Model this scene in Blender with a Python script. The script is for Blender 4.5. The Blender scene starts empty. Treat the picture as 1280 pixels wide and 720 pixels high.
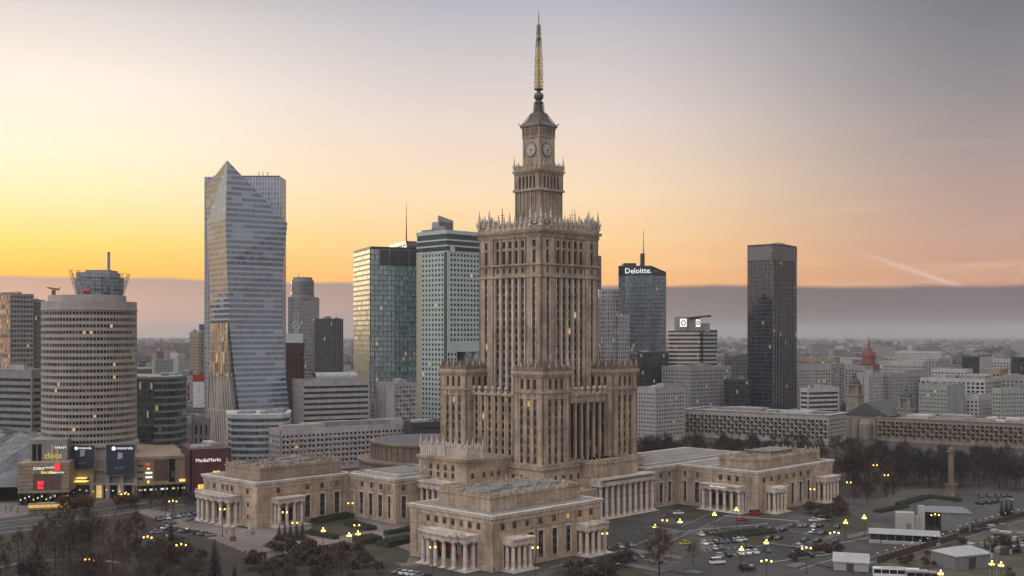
import bpy, math, random
from math import sin, cos, radians as R, pi
random.seed(7)
sc = bpy.context.scene
COL = sc.collection
# ------------------------------------------------------------------ camera, sky, sun, exposure
FPX, CX, HY, CH = 1403.0, 640.0, 418.0, 77.0        # focal length in px of a 1280 px wide frame, horizon row, eye height
cam = bpy.data.cameras.new('camera'); camo = bpy.data.objects.new('camera', cam); COL.objects.link(camo)
camo.location = (0, 0, CH); camo.rotation_euler = (R(90), 0, 0)
cam.sensor_width = 36; cam.lens = 36*FPX/1280; cam.shift_y = (HY-360)/1280
cam.clip_start = 1; cam.clip_end = 90000
sc.camera = camo
SUN_EL, SUN_AZ = 2.5, -33.0                          # degrees above horizon, degrees right of the view axis (+Y)
def lin(c):
    return tuple(((x/255.0)/12.92 if x/255.0 <= .04045 else ((x/255.0+.055)/1.055)**2.4) for x in c)
class NT:
    def __init__(s, nt): s.nt = nt; s.n = nt.nodes; s.l = nt.links
    def new(s, t, **k):
        n = s.n.new(t)
        for a, v in k.items(): setattr(n, a, v)
        return n
    def put(s, sock, v):
        if hasattr(v, 'is_output'): s.l.new(v, sock)
        elif isinstance(v, (tuple, list)) and len(v) == 3 and len(sock.default_value) == 4: sock.default_value = (*v, 1)
        else: sock.default_value = v
    def math(s, op, a, b=None, c=None, clamp=False):
        n = s.new('ShaderNodeMath', operation=op, use_clamp=clamp)
        for i, v in enumerate((a, b, c)):
            if v is not None: s.put(n.inputs[i], v)
        return n.outputs[0]
    def mix(s, f, a, b, mode='MIX'):
        n = s.new('ShaderNodeMix', data_type='RGBA', blend_type=mode)
        s.put(n.inputs[0], f); s.put(n.inputs[6], a); s.put(n.inputs[7], b)
        return n.outputs[2]
    def rng(s, v, a, b, c=0.0, d=1.0, smooth=True):
        n = s.new('ShaderNodeMapRange', interpolation_type='SMOOTHSTEP' if smooth else 'LINEAR')
        s.put(n.inputs[0], v)
        for i, x in enumerate((a, b, c, d)): s.put(n.inputs[i+1], x)
        return n.outputs[0]
    def ramp(s, f, stops):
        n = s.new('ShaderNodeValToRGB'); s.put(n.inputs[0], f)
        e = n.color_ramp.elements
        while len(e) > 1: e.remove(e[0])
        e[0].position = stops[0][0]; e[0].color = (*stops[0][1], 1)
        for p, c in stops[1:]:
            x = e.new(p); x.color = (*c, 1)
        return n.outputs[0]
    def noise(s, vec, scale, detail=3, rough=.5):
        n = s.new('ShaderNodeTexNoise'); n.inputs['Scale'].default_value = scale
        n.inputs['Detail'].default_value = detail; n.inputs['Roughness'].default_value = rough
        if vec is not None: s.l.new(vec, n.inputs['Vector'])
        return n.outputs[0]
    def xyz(s, v):
        n = s.new('ShaderNodeSeparateXYZ'); s.l.new(v, n.inputs[0]); return n.outputs
    def comb(s, x, y, z=0.0):
        n = s.new('ShaderNodeCombineXYZ')
        for i, v in enumerate((x, y, z)): s.put(n.inputs[i], v)
        return n.outputs[0]
    def white(s, v):
        n = s.new('ShaderNodeTexWhiteNoise', noise_dimensions='3D'); s.l.new(v, n.inputs['Vector']); return n.outputs

w = bpy.data.worlds.new('World'); sc.world = w; w.use_nodes = True
t = NT(w.node_tree); t.n.clear()
d = t.new('ShaderNodeTexCoord').outputs['Generated']
dx, dy, dz = t.xyz(d)
az = t.math('ARCTAN2', dx, dy)
hl = t.math('SQRT', t.math('ADD', t.math('MULTIPLY', dx, dx), t.math('MULTIPLY', dy, dy)))
el = t.math('DIVIDE', dz, t.math('MAXIMUM', hl, .02))        # tan of elevation
elc = t.math('MULTIPLY', el, 1/1.0, clamp=True)
def sky(stops): return t.ramp(elc, [((418-y)/FPX if y < 418 and y > -600 else (0 if y >= 418 else 1), lin(c)) for y, c in stops])
skyL = sky([(418, (250, 176, 66)), (345, (253, 186, 70)), (310, (255, 212, 112)), (260, (254, 231, 178)), (200, (255, 240, 212)), (120, (249, 236, 224)), (40, (222, 214, 209)), (0, (200, 193, 190)), (-300, (140, 142, 152)), (-700, (112, 122, 147))])
skyM = sky([(418, (240, 168, 108)), (345, (252, 188, 118)), (300, (252, 206, 148)), (240, (247, 217, 182)), (150, (228, 211, 202)), (50, (198, 192, 196)), (0, (180, 178, 188)), (-300, (140, 146, 166)), (-700, (115, 126, 156))])
skyR = sky([(418, (186, 128, 104)), (350, (197, 146, 124)), (300, (190, 152, 138)), (220, (168, 148, 145)), (120, (138, 133, 138)), (0, (113, 112, 121)), (-300, (105, 112, 132)), (-700, (105, 116, 146))])
skyF = t.mix(t.rng(az, -.40, -.02), skyL, skyM)
skyF = t.mix(t.rng(az, .04, .42), skyF, skyR)
gain = t.math('EXPONENT', t.math('DIVIDE', .0095, t.math('ADD', t.math('MAXIMUM', el, .0), .05)))     # the glow is strongest low down, behind the haze
skyF = t.mix(1.0, skyF, t.comb(gain, gain, gain), 'MULTIPLY')
# streaky thin cloud low over the glow
sv = t.new('ShaderNodeMapping'); t.l.new(d, sv.inputs[0]); sv.inputs['Scale'].default_value = (2.2, 2.2, 24)
cl = t.noise(sv.outputs[0], 2.3, 4, .55)
skyF = t.mix(t.math('MULTIPLY', t.rng(cl, .5, .75), t.rng(el, .22, .05, 0, .26)), skyF, lin((255, 226, 170)))
# contrail on the right
def streak(a0, e0, a1, e1, wdt, amt):
    global skyF
    L = math.hypot(a1-a0, e1-e0); ux, uy = (a1-a0)/L, (e1-e0)/L
    pa = t.math('SUBTRACT', az, a0); pe = t.math('SUBTRACT', el, e0)
    along = t.math('ADD', t.math('MULTIPLY', pa, ux), t.math('MULTIPLY', pe, uy))
    acr = t.math('ABSOLUTE', t.math('SUBTRACT', t.math('MULTIPLY', pa, uy), t.math('MULTIPLY', pe, ux)))
    f = t.math('MULTIPLY', t.rng(acr, wdt, 0.0), t.math('MULTIPLY', t.rng(along, -.01, .06), t.rng(along, L+.002, L-.004)))
    f = t.math('MULTIPLY', f, t.rng(cl, .3, .6, .5, 1))
    skyF = t.mix(t.math('MULTIPLY', f, amt), skyF, lin((226, 186, 170)))
streak(.285, .0757, .386, .0372, .0036, .95)
streak(.4175, .0365, .4320, .060, .0034, .9)
# far cloud bank standing on the horizon
bn = t.noise(t.comb(t.math('MULTIPLY', az, 5.0), 0.0, 0.0), 1.6, 4, .5)
edge = t.math('ADD', t.math('ADD', .0405, t.math('MULTIPLY', bn, .008)), t.math('MULTIPLY', az, -.010))
bank = t.math('MULTIPLY', t.rng(t.math('SUBTRACT', edge, el), -.0018, .0030), t.rng(t.math('ABSOLUTE', az), 1.0, .62))
bel = t.math('DIVIDE', el, .05)
bkL = t.ramp(bel, [(0, lin((192, 164, 152))), (.5, lin((188, 162, 154))), (1, lin((160, 146, 146)))])
bkR = t.ramp(bel, [(0, lin((106, 97, 99))), (.5, lin((108, 100, 104))), (1, lin((102, 100, 108)))])
skyF = t.mix(bank, skyF, t.mix(t.rng(az, -.35, .30), bkL, bkR))
# the rest of the sky, away from the afterglow: unseen, boosted to light the facades, more from the left
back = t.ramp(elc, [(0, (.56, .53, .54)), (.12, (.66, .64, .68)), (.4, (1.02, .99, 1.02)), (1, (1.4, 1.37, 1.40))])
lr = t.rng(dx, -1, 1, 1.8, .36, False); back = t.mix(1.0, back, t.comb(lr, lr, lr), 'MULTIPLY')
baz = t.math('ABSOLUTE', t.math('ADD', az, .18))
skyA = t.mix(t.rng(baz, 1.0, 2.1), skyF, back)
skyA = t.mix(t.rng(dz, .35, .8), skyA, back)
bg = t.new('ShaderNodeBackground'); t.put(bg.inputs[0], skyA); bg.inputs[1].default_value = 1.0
ns = t.new('ShaderNodeTexSky', sky_type='NISHITA', sun_disc=False, sun_elevation=R(SUN_EL), sun_rotation=R(SUN_AZ))
bg2 = t.new('ShaderNodeBackground'); t.l.new(ns.outputs[0], bg2.inputs[0]); bg2.inputs[1].default_value = .012
ad = t.new('ShaderNodeAddShader'); t.l.new(bg.outputs[0], ad.inputs[0]); t.l.new(bg2.outputs[0], ad.inputs[1])
t.l.new(ad.outputs[0], t.new('ShaderNodeOutputWorld').inputs[0])
sl = bpy.data.lights.new('sun', 'SUN'); sl.energy = .5; sl.angle = R(12); sl.color = (1, .72, .42)
so = bpy.data.objects.new('sun', sl); COL.objects.link(so)
so.rotation_euler = (R(90-SUN_EL-2), 0, R(180-SUN_AZ)-pi)    # light arrives from the afterglow, left of the view axis
so.rotation_euler = (R(90-SUN_EL-2), 0, R(180)-R(SUN_AZ))
sc.view_settings.view_transform = 'Standard'; sc.view_settings.look = 'None'
sc.view_settings.exposure = 0; sc.view_settings.gamma = 1; sc.view_settings.use_curve_mapping = False
cy = sc.cycles
cy.use_denoising = True; cy.max_bounces = 5; cy.diffuse_bounces = 3; cy.glossy_bounces = 2; cy.transmission_bounces = 3
cy.volume_bounces = 0; cy.transparent_max_bounces = 6; cy.caustics_reflective = False; cy.caustics_refractive = False
cy.sample_clamp_indirect = 3

# ------------------------------------------------------------------ pixel -> place helpers (measured from the photograph)
def gp(px, py, z=0.0):
    Y = FPX*(CH-z)/(py-HY); return ((px-CX)/FPX*Y, Y)
def xat(px, Y): return (px-CX)/FPX*Y
def zat(py, Y): return CH-(py-HY)/FPX*Y

# ------------------------------------------------------------------ materials
MATS = {}
def mat(name, col, rough=.7, var=.25, scale=.35, metal=0.0, spec=.5, ior=1.45, streak=0.0, emit=None, es=0.0, bump=0.0):
    if name in MATS: return MATS[name]
    m = bpy.data.materials.new(name); m.use_nodes = True; MATS[name] = m
    t = NT(m.node_tree); b = t.n['Principled BSDF']
    tc = t.new('ShaderNodeTexCoord').outputs['Object']
    n1 = t.noise(tc, scale, 5, .6)
    f = t.rng(n1, .25, .75, 1-var, 1+var, False)
    if streak:
        mp = t.new('ShaderNodeMapping'); t.l.new(tc, mp.inputs[0]); mp.inputs['Scale'].default_value = (1.3, 1.3, .07)
        f = t.math('MULTIPLY', f, t.rng(t.noise(mp.outputs[0], 1.0, 4, .6), .3, .7, 1-streak, 1+streak*.5, False))
    c = t.mix(1.0, col, t.comb(f, f, f), 'MULTIPLY')
    t.put(b.inputs['Base Color'], c)
    b.inputs['Roughness'].default_value = rough; b.inputs['Metallic'].default_value = metal
    b.inputs['IOR'].default_value = ior; b.inputs['Specular IOR Level'].default_value = spec
    if bump:
        bp = t.new('ShaderNodeBump'); bp.inputs['Strength'].default_value = bump
        t.l.new(t.noise(tc, 3.0, 4), bp.inputs['Height']); t.l.new(bp.outputs[0], b.inputs['Normal'])
    if emit:
        b.inputs['Emission Color'].default_value = (*emit, 1); b.inputs['Emission Strength'].default_value = es
    return m
def masonry(name, col, bw=1.6, bh=.8, var=.28, joint=.72, streak=.22):
    if name in MATS: return MATS[name]
    m = bpy.data.materials.new(name); m.use_nodes = True; MATS[name] = m
    t = NT(m.node_tree); b = t.n['Principled BSDF']
    uv = t.new('ShaderNodeUVMap').outputs[0]
    br = t.new('ShaderNodeTexBrick'); t.l.new(uv, br.inputs['Vector'])
    br.inputs['Scale'].default_value = 1; br.inputs['Brick Width'].default_value = bw; br.inputs['Row Height'].default_value = bh
    br.inputs['Mortar Size'].default_value = .03; br.inputs['Color1'].default_value = (1.1, 1.08, 1.05, 1); br.inputs['Color2'].default_value = (.86, .85, .85, 1)
    br.inputs['Mortar'].default_value = (joint, joint, joint, 1); br.inputs['Bias'].default_value = 0
    tc = t.new('ShaderNodeTexCoord').outputs['Object']
    f = t.rng(t.noise(tc, .13, 6, .65), .28, .72, 1-var, 1+var, False)
    mp = t.new('ShaderNodeMapping'); t.l.new(tc, mp.inputs[0]); mp.inputs['Scale'].default_value = (.9, .9, .05)
    f = t.math('MULTIPLY', f, t.rng(t.noise(mp.outputs[0], 1.0, 5, .65), .3, .7, 1-streak, 1+streak*.5, False))
    c = t.mix(1.0, t.mix(1.0, col, br.outputs[0], 'MULTIPLY'), t.comb(f, f, f), 'MULTIPLY')
    t.put(b.inputs['Base Color'], c); b.inputs['Roughness'].default_value = .82; b.inputs['Specular IOR Level'].default_value = .3
    return m
def facade(name, frame, glass, fw, fh, mx=.06, sy=.25, lit=.0, tilt=.02, ior=1.9, rough=.08, var=.5, run=1.0, pale=0.0, palecol=(.5, .5, .52), metal=0.0):
    """curtain wall: panes fw x fh metres with mullions and spandrels, each pane tilted and tinted a little"""
    if name in MATS: return MATS[name]
    m = bpy.data.materials.new(name); m.use_nodes = True; MATS[name] = m
    t = NT(m.node_tree); b = t.n['Principled BSDF']
    u, v, _ = t.xyz(t.new('ShaderNodeUVMap').outputs[0])
    us, vs = t.math('DIVIDE', u, fw), t.math('DIVIDE', v, fh)
    uf, vf = t.math('FRACT', us), t.math('FRACT', vs)
    cell = t.comb(t.math('FLOOR', t.math('DIVIDE', us, run)), t.math('FLOOR', vs), 3.0)
    wn = t.white(cell)
    cell1 = t.comb(t.math('FLOOR', us), t.math('FLOOR', vs), 9.0); wn1 = t.white(cell1)
    mask = t.math('MULTIPLY', t.math('MULTIPLY', t.math('GREATER_THAN', uf, mx), t.math('LESS_THAN', uf, 1-mx)), t.math('GREATER_THAN', vf, sy))
    k = t.rng(wn1[0], 0, 1, 1-var, 1+var, False)
    g = t.mix(1.0, glass, t.comb(k, k, k), 'MULTIPLY')
    if pale: g = t.mix(t.math('LESS_THAN', wn[0], pale), g, palecol)
    t.put(b.inputs['Base Color'], t.mix(mask, frame, g))
    t.put(b.inputs['Roughness'], t.rng(mask, 0, 1, .55, rough, False)); b.inputs['IOR'].default_value = ior
    t.put(b.inputs['Specular IOR Level'], t.rng(mask, 0, 1, .25, .5, False))
    if metal: t.put(b.inputs['Metallic'], t.math('MULTIPLY', mask, metal))
    ge = t.new('ShaderNodeNewGeometry')
    sb = t.new('ShaderNodeVectorMath', operation='SUBTRACT'); t.l.new(wn1[1], sb.inputs[0]); sb.inputs[1].default_value = (.5, .5, .5)
    scl = t.new('ShaderNodeVectorMath', operation='SCALE'); t.l.new(sb.outputs[0], scl.inputs[0]); t.put(scl.inputs['Scale'], t.math('MULTIPLY', mask, tilt))
    add = t.new('ShaderNodeVectorMath', operation='ADD'); t.l.new(ge.outputs['Normal'], add.inputs[0]); t.l.new(scl.outputs[0], add.inputs[1])
    nr = t.new('ShaderNodeVectorMath', operation='NORMALIZE'); t.l.new(add.outputs[0], nr.inputs[0]); t.l.new(nr.outputs[0], b.inputs['Normal'])
    if lit:
        on = t.math('MULTIPLY', t.math('LESS_THAN', wn1[0], lit*.6), mask)
        b.inputs['Emission Color'].default_value = (1, .66, .28, 1)
        t.put(b.inputs['Emission Strength'], t.math('MULTIPLY', on, .32))
    return m
def pane_mat():
    m = bpy.data.materials.new('window_glass'); m.use_nodes = True
    t = NT(m.node_tree); b = t.n['Principled BSDF']
    p = t.new('ShaderNodeNewGeometry').outputs['Position']
    sn = t.new('ShaderNodeVectorMath', operation='SNAP'); t.l.new(p, sn.inputs[0]); sn.inputs[1].default_value = (2.3, 2.3, 3.1)
    wv = t.white(sn.outputs[0])
    c = t.mix(t.math('GREATER_THAN', wv[0], .86), (.014, .012, .012), (.12, .105, .09))
    t.put(b.inputs['Base Color'], c); b.inputs['Roughness'].default_value = .12; b.inputs['IOR'].default_value = 1.4
    return m
STONE = masonry('palace_stone', (.392, .310, .238), var=.42, streak=.42)
STONE2 = masonry('palace_stone_pale', (.52, .465, .415), 2.2, .9, .32, .72, .34)
STONED = masonry('palace_stone_brown', (.19, .146, .112), 1.2, .6, .42, .72, .34)
STONEM = masonry('attic_stone', (.30, .235, .185), 1.2, .6, .35)
DARKVOID = mat('opening_shade', (.03, .024, .02), .9)  # near-black pane colour stands in for the shade inside openings
GLASS = pane_mat()
LIT = mat('lit_window_glass', (.3, .2, .1), .4, emit=(1, .62, .22), es=.6)
LIT2 = mat('bright_lamp', (.8, .6, .2), .4, emit=(1, .58, .10), es=7.0)
LIT3 = mat('orange_lamp', (.8, .5, .2), .4, emit=(1, .40, .06), es=7.0)
LITW = mat('white_sign_light', (.7, .7, .7), .4, emit=(1, .97, .9), es=.75)
LITY = mat('yellow_sign_light', (.8, .6, .2), .4, emit=(1, .72, .12), es=.9)
LITR = mat('red_sign_light', (.7, .05, .05), .4, emit=(1, .03, .05), es=.7)
WFRAME = mat('window_frame', (.16, .125, .10), .6)
WFRAMEL = mat('pale_window_frame', (.5, .5, .5), .5)
CONC = mat('grey_concrete', (.25, .238, .23), .85, .25, .2, streak=.2)
CONCL = mat('pale_concrete', (.37, .35, .335), .85, .2, .2, streak=.2)
CONCW = mat('white_render', (.46, .44, .42), .85, .2, .2, streak=.22)
CONCT = mat('tan_render', (.27, .215, .165), .85, .22, .2, streak=.25)
DARK = mat('dark_cladding', (.05, .05, .055), .5)
STEEL = mat('grey_steel', (.28, .28, .29), .4, metal=.6)
STEELD = mat('dark_steel', (.06, .055, .05), .5, metal=.4)
ROOF = mat('roof_felt', (.16, .15, .15), .9, .4, .12)
ROOFP = mat('roof_pale_gravel', (.185, .168, .155), .9, .35, .15)
COPPER = mat('green_copper', (.060, .070, .062), .7, .3, .4, streak=.3)
GREENMET = mat('weathered_metal', (.16, .16, .145), .6, .3, .8, streak=.3)

# ------------------------------------------------------------------ mesh builder
FACES = {'S': ((1, 0), (0, -1)), 'E': ((0, 1), (1, 0)), 'N': ((-1, 0), (0, 1)), 'W': ((0, -1), (-1, 0))}
def frame_of(side, e0, e1, n0, n1):
    """P (left foot seen from outside), T (to the right), N (outwards), width"""
    T, N = FACES[side]
    P = {'S': (e0, n0), 'E': (e1, n0), 'N': (e1, n1), 'W': (e0, n1)}[side]
    return (P, T, N, (e1-e0) if side in 'SN' else (n1-n0))
class MB:
    def __init__(s): s.v = []; s.f = []; s.m = []
    def face(s, pts, mi=0):
        i = len(s.v); s.v += [tuple(p) for p in pts]; s.f.append(tuple(range(i, i+len(pts)))); s.m.append(mi)
    def hexa(s, p, mi=0):       # 8 points: bottom ring ccw, top ring ccw
        i = len(s.v); s.v += [tuple(q) for q in p]
        for q in ((3, 2, 1, 0), (4, 5, 6, 7), (0, 1, 5, 4), (1, 2, 6, 5), (2, 3, 7, 6), (3, 0, 4, 7)):
            s.f.append(tuple(i+k for k in q)); s.m.append(mi)
        return s
    def box(s, x0, x1, y0, y1, z0, z1, mi=0):
        return s.hexa([(x0, y0, z0), (x1, y0, z0), (x1, y1, z0), (x0, y1, z0), (x0, y0, z1), (x1, y0, z1), (x1, y1, z1), (x0, y1, z1)], mi)
    def fbox(s, F, u0, u1, d0, d1, z0, z1, mi=0):
        P, T, N = F[:3]
        q = lambda u, d, z: (P[0]+T[0]*u+N[0]*d, P[1]+T[1]*u+N[1]*d, z)
        return s.hexa([q(u0, d1, z0), q(u1, d1, z0), q(u1, d0, z0), q(u0, d0, z0), q(u0, d1, z1), q(u1, d1, z1), q(u1, d0, z1), q(u0, d0, z1)], mi)
    def prism(s, poly, z0, z1, mi=0, top=None, cap=True, capmi=None):
        n = len(poly); i = len(s.v); top = top or poly
        s.v += [(x, y, z0) for x, y in poly] + [(p[0], p[1], p[2] if len(p) > 2 else z1) for p in top]
        for k in range(n):
            j = (k+1) % n; s.f.append((i+k, i+j, i+n+j, i+n+k)); s.m.append(mi)
        if cap:
            s.f.append(tuple(i+n+k for k in range(n))); s.m.append(mi if capmi is None else capmi)
            s.f.append(tuple(i+n-1-k for k in range(n))); s.m.append(mi)
        return s
    def lathe(s, cx, cy, prof, seg=12, mi=0, ph=0.0):
        i = len(s.v); n = len(prof)
        for r, z in prof:
            for k in range(seg):
                a = 2*pi*(k+ph)/seg; s.v.append((cx+r*cos(a), cy+r*sin(a), z))
        for j in range(n-1):
            for k in range(seg):
                k2 = (k+1) % seg; s.f.append((i+j*seg+k, i+j*seg+k2, i+(j+1)*seg+k2, i+(j+1)*seg+k)); s.m.append(mi)
        s.f.append(tuple(i+seg-1-k for k in range(seg))); s.m.append(mi)
        s.f.append(tuple(i+(n-1)*seg+k for k in range(seg))); s.m.append(mi)
        return s
    def tube(s, p, q, r, r2=None, seg=5, mi=0):
        r2 = r if r2 is None else r2
        ax = [q[k]-p[k] for k in range(3)]; L = math.sqrt(sum(c*c for c in ax)) or 1e-6; ax = [c/L for c in ax]
        o = (0, 0, 1) if abs(ax[2]) < .9 else (1, 0, 0)
        a = (ax[1]*o[2]-ax[2]*o[1], ax[2]*o[0]-ax[0]*o[2], ax[0]*o[1]-ax[1]*o[0]); l = math.sqrt(sum(c*c for c in a)); a = [c/l for c in a]
        b = (ax[1]*a[2]-ax[2]*a[1], ax[2]*a[0]-ax[0]*a[2], ax[0]*a[1]-ax[1]*a[0])
        i = len(s.v)
        for c, rr in ((p, r), (q, r2)):
            for k in range(seg):
                g = 2*pi*k/seg; s.v.append(tuple(c[m]+rr*(cos(g)*a[m]+sin(g)*b[m]) for m in range(3)))
        for k in range(seg):
            k2 = (k+1) % seg; s.f.append((i+k, i+k2, i+seg+k2, i+seg+k)); s.m.append(mi)
        s.f.append(tuple(i+seg-1-k for k in range(seg))); s.m.append(mi)
        s.f.append(tuple(i+seg+k for k in range(seg))); s.m.append(mi)
        return s
    def mesh(s, name, mats, smooth=False):
        me = bpy.data.meshes.new(name); me.from_pydata(s.v, [], s.f)
        for m in (mats if isinstance(mats, (list, tuple)) else [mats]): me.materials.append(m)
        me.polygons.foreach_set('material_index', s.m)
        if smooth: me.polygons.foreach_set('use_smooth', [True]*len(s.f))
        me.update()
        uvl = me.uv_layers.new(name='UVMap'); uv = [0.0]*(2*len(me.loops))
        V = s.v
        for p in me.polygons:
            nx, ny, nz = p.normal
            h = math.hypot(nx, ny)
            tx, ty = (-ny/h, nx/h) if h > .35 else (1, 0)
            for li in p.loop_indices:
                x, y, z = V[me.loops[li].vertex_index]
                if h > .35: uv[2*li] = x*tx+y*ty+500; uv[2*li+1] = z
                else: uv[2*li] = x+500; uv[2*li+1] = y+500
        uvl.data.foreach_set('uv', uv)
        return me
    def build(s, name, mats, parent=None, loc=(0, 0, 0), rz=0.0, smooth=False):
        return link(name, s.mesh(name, mats, smooth), parent, loc, rz)
def link(name, data, parent=None, loc=(0, 0, 0), rz=0.0, scale=None):
    o = bpy.data.objects.new(name, data); COL.objects.link(o)
    o.location = loc; o.rotation_euler = (0, 0, rz)
    if scale: o.scale = scale
    if parent: o.parent = parent
    return o
def tag(o, label=None, cat=None, group=None, kind=None):
    if label: o['label'] = label
    if cat: o['category'] = cat
    if group: o['group'] = group
    if kind: o['kind'] = kind
    return o
def thing(name, label, cat, loc=(0, 0, 0), rz=0.0, group=None):
    o = bpy.data.objects.new(name, None); COL.objects.link(o); o.empty_display_size = .5
    o.location = loc; o.rotation_euler = (0, 0, rz)
    return tag(o, label, cat, group)
KIDS = {}
def copy_tree(o, parent=None):
    c = o.copy(); COL.objects.link(c)
    if parent: c.parent = parent
    for ch in KIDS_OF(o): copy_tree(ch, c)
    return c
def KIDS_OF(o): return [x for x in o.children]
def text(body, size, m, parent, loc, rz=0.0, name='lettering', align='LEFT', ex=.05, tilt=90):
    cu = bpy.data.curves.new(name, 'FONT'); cu.body = body; cu.size = size; cu.extrude = ex; cu.align_x = align; cu.resolution_u = 2
    cu.materials.append(m)
    tmp = bpy.data.objects.new(name, cu); me = bpy.data.meshes.new_from_object(tmp); bpy.data.objects.remove(tmp)
    o = bpy.data.objects.new(name, me); COL.objects.link(o); o.parent = parent; o.location = loc; o.rotation_euler = (R(tilt), 0, rz)
    return o

# ------------------------------------------------------------------ windows as objects
WCACHE = {}
def win_mesh(w, h, style, lit, fm):
    k = (round(w, 2), round(h, 2), style, lit, fm.name)
    if k in WCACHE: return WCACHE[k]
    b = MB(); g = 1
    b.face([(-w/2, -.02, 0), (w/2, -.02, 0), (w/2, -.02, h), (-w/2, -.02, h)], 1)
    if style != 'plain':
        f = min(.14, w*.09)
        b.box(-w/2, -w/2+f, -.14, 0, 0, h); b.box(w/2-f, w/2, -.14, 0, 0, h)
        b.box(-w/2+f, w/2-f, -.14, 0, 0, f); b.box(-w/2+f, w/2-f, -.14, 0, h-f, h)
        if style in ('cross', 'tall'): b.box(-f/2, f/2, -.12, 0, f, h-f)
        if style == 'cross': b.box(-w/2+f, w/2-f, -.10, 0, h*.62, h*.62+f*.7)
        if style == 'tall':
            for q in (.3, .34, .64, .68): b.box(-w/2+f, w/2-f, -.11, 0, h*q, h*q+.12)
            b.box(-w/2-.45, -w/2, -.5, 0, -.2, h+.2, 2); b.box(w/2, w/2+.45, -.5, 0, -.2, h+.2, 2)
            b.box(-w/2-.45, w/2+.45, -.55, 0, h+.2, h+.7, 2)
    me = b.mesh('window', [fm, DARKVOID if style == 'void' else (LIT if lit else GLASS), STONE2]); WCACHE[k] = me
    return me
def root_tf(root):
    x, y, z = root.location; a = root.rotation_euler[2]
    return lambda p: (x+cos(a)*p[0]-sin(a)*p[1], y+sin(a)*p[0]+cos(a)*p[1], z+p[2])
def put_windows(root, parent, specs, fm=None, name='window', cap=100, d=.0, lit=.03, style='frame', rest='window_rows', seed=1):
    """specs: (F, u, z, w, h). The cap largest in view become objects, the others one mesh."""
    rnd = random.Random(seed); fm = fm or WFRAME; tf = root_tf(root); L = []
    for s in specs:
        F, u, z, ww, hh = s[:5]; P, T, N = F[:3]
        p = (P[0]+T[0]*u+N[0]*d, P[1]+T[1]*u+N[1]*d, z)
        q = tf(p); q2 = tf((p[0]+N[0], p[1]+N[1], p[2]))
        face = (q[0]-q2[0])*q[0]+(q[1]-q2[1])*q[1]
        if face <= 0: continue
        sx = CX+q[0]/q[1]*FPX
        vis = -10 < sx < 1290
        L.append(((0 if vis else 1), -ww*hh*face/q[1]**3, p, T, ww, hh, rnd.random() < lit))
    L.sort(key=lambda a: (a[0], a[1]))
    for a in L[:cap]:
        link(name, win_mesh(a[4], a[5], style, a[6], fm), parent, a[2], math.atan2(a[3][1], a[3][0]))
    if len(L) > cap:
        b = MB()
        for a in L[cap:]:
            x, y, z = a[2]; T = a[3]; ww, hh = a[4], a[5]; N = (T[1], -T[0])
            F = ((x, y), T, N)
            b.fbox(F, -ww/2, ww/2, -.02, .03, z, z+hh, 1 if a[6] else 0)
        o = b.build(rest, [DARKVOID if style == 'void' else GLASS, LIT], parent); o['kind'] = 'stuff'
def grid(mb, F, u0, u1, z0, z1, cols, rows, ww, wh, dp=.5, ds=.25, sill=.5, mp=0, ms=0, d0=0.0):
    """piers and spandrels standing proud of the plane F, leaving real recesses; returns the window specs"""
    out = []; cw = (u1-u0)/cols; rh = (z1-z0)/rows
    e = [u0]
    for c in range(cols): cc = u0+cw*(c+.5); e += [cc-ww/2, cc+ww/2]
    e.append(u1)
    for k in range(0, len(e), 2):
        if e[k+1]-e[k] > .02: mb.fbox(F, e[k], e[k+1], d0, d0+dp, z0, z1, mp)
    lo = (rh-wh)*sill
    for c in range(cols):
        cc = u0+cw*(c+.5)
        zz = z0
        for r in range(rows):
            zb = z0+rh*r+lo
            if zb-zz > .02: mb.fbox(F, cc-ww/2, cc+ww/2, d0, d0+ds, zz, zb, ms)
            out.append((F, cc, zb, ww, wh)); zz = zb+wh
        if z1-zz > .02: mb.fbox(F, cc-ww/2, cc+ww/2, d0, d0+ds, zz, z1, ms)
    return out
def ring(mb, e0, e1, n0, n1, z0, z1, out, th=None, mi=0):
    """a course round a block: proud by out"""
    th = th if th is not None else .4
    mb.box(e0-out, e1+out, n0-out, n0+th, z0, z1, mi); mb.box(e0-out, e1+out, n1-th, n1+out, z0, z1, mi)
    mb.box(e0-out, e0+th, n0+th, n1-th, z0, z1, mi); mb.box(e1-th, e1+out, n0+th, n1-th, z0, z1, mi)
def cornice(mb, e0, e1, n0, n1, z0, z1, out, mi=0, sides='SE', step=1.1):
    h = z1-z0
    ring(mb, e0, e1, n0, n1, z0, z0+h*.25, out*.3, mi=mi)
    ring(mb, e0, e1, n0, n1, z0+h*.55, z0+h*.8, out*.8, mi=mi); ring(mb, e0, e1, n0, n1, z0+h*.8, z1, out, mi=mi)
    for sd in sides:
        F = frame_of(sd, e0, e1, n0, n1); n = max(2, int(F[3]/step)); s_ = F[3]/n
        for k in range(n): mb.fbox(F, s_*(k+.25), s_*(k+.75), 0, out*.62, z0+h*.25, z0+h*.53, mi)
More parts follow.
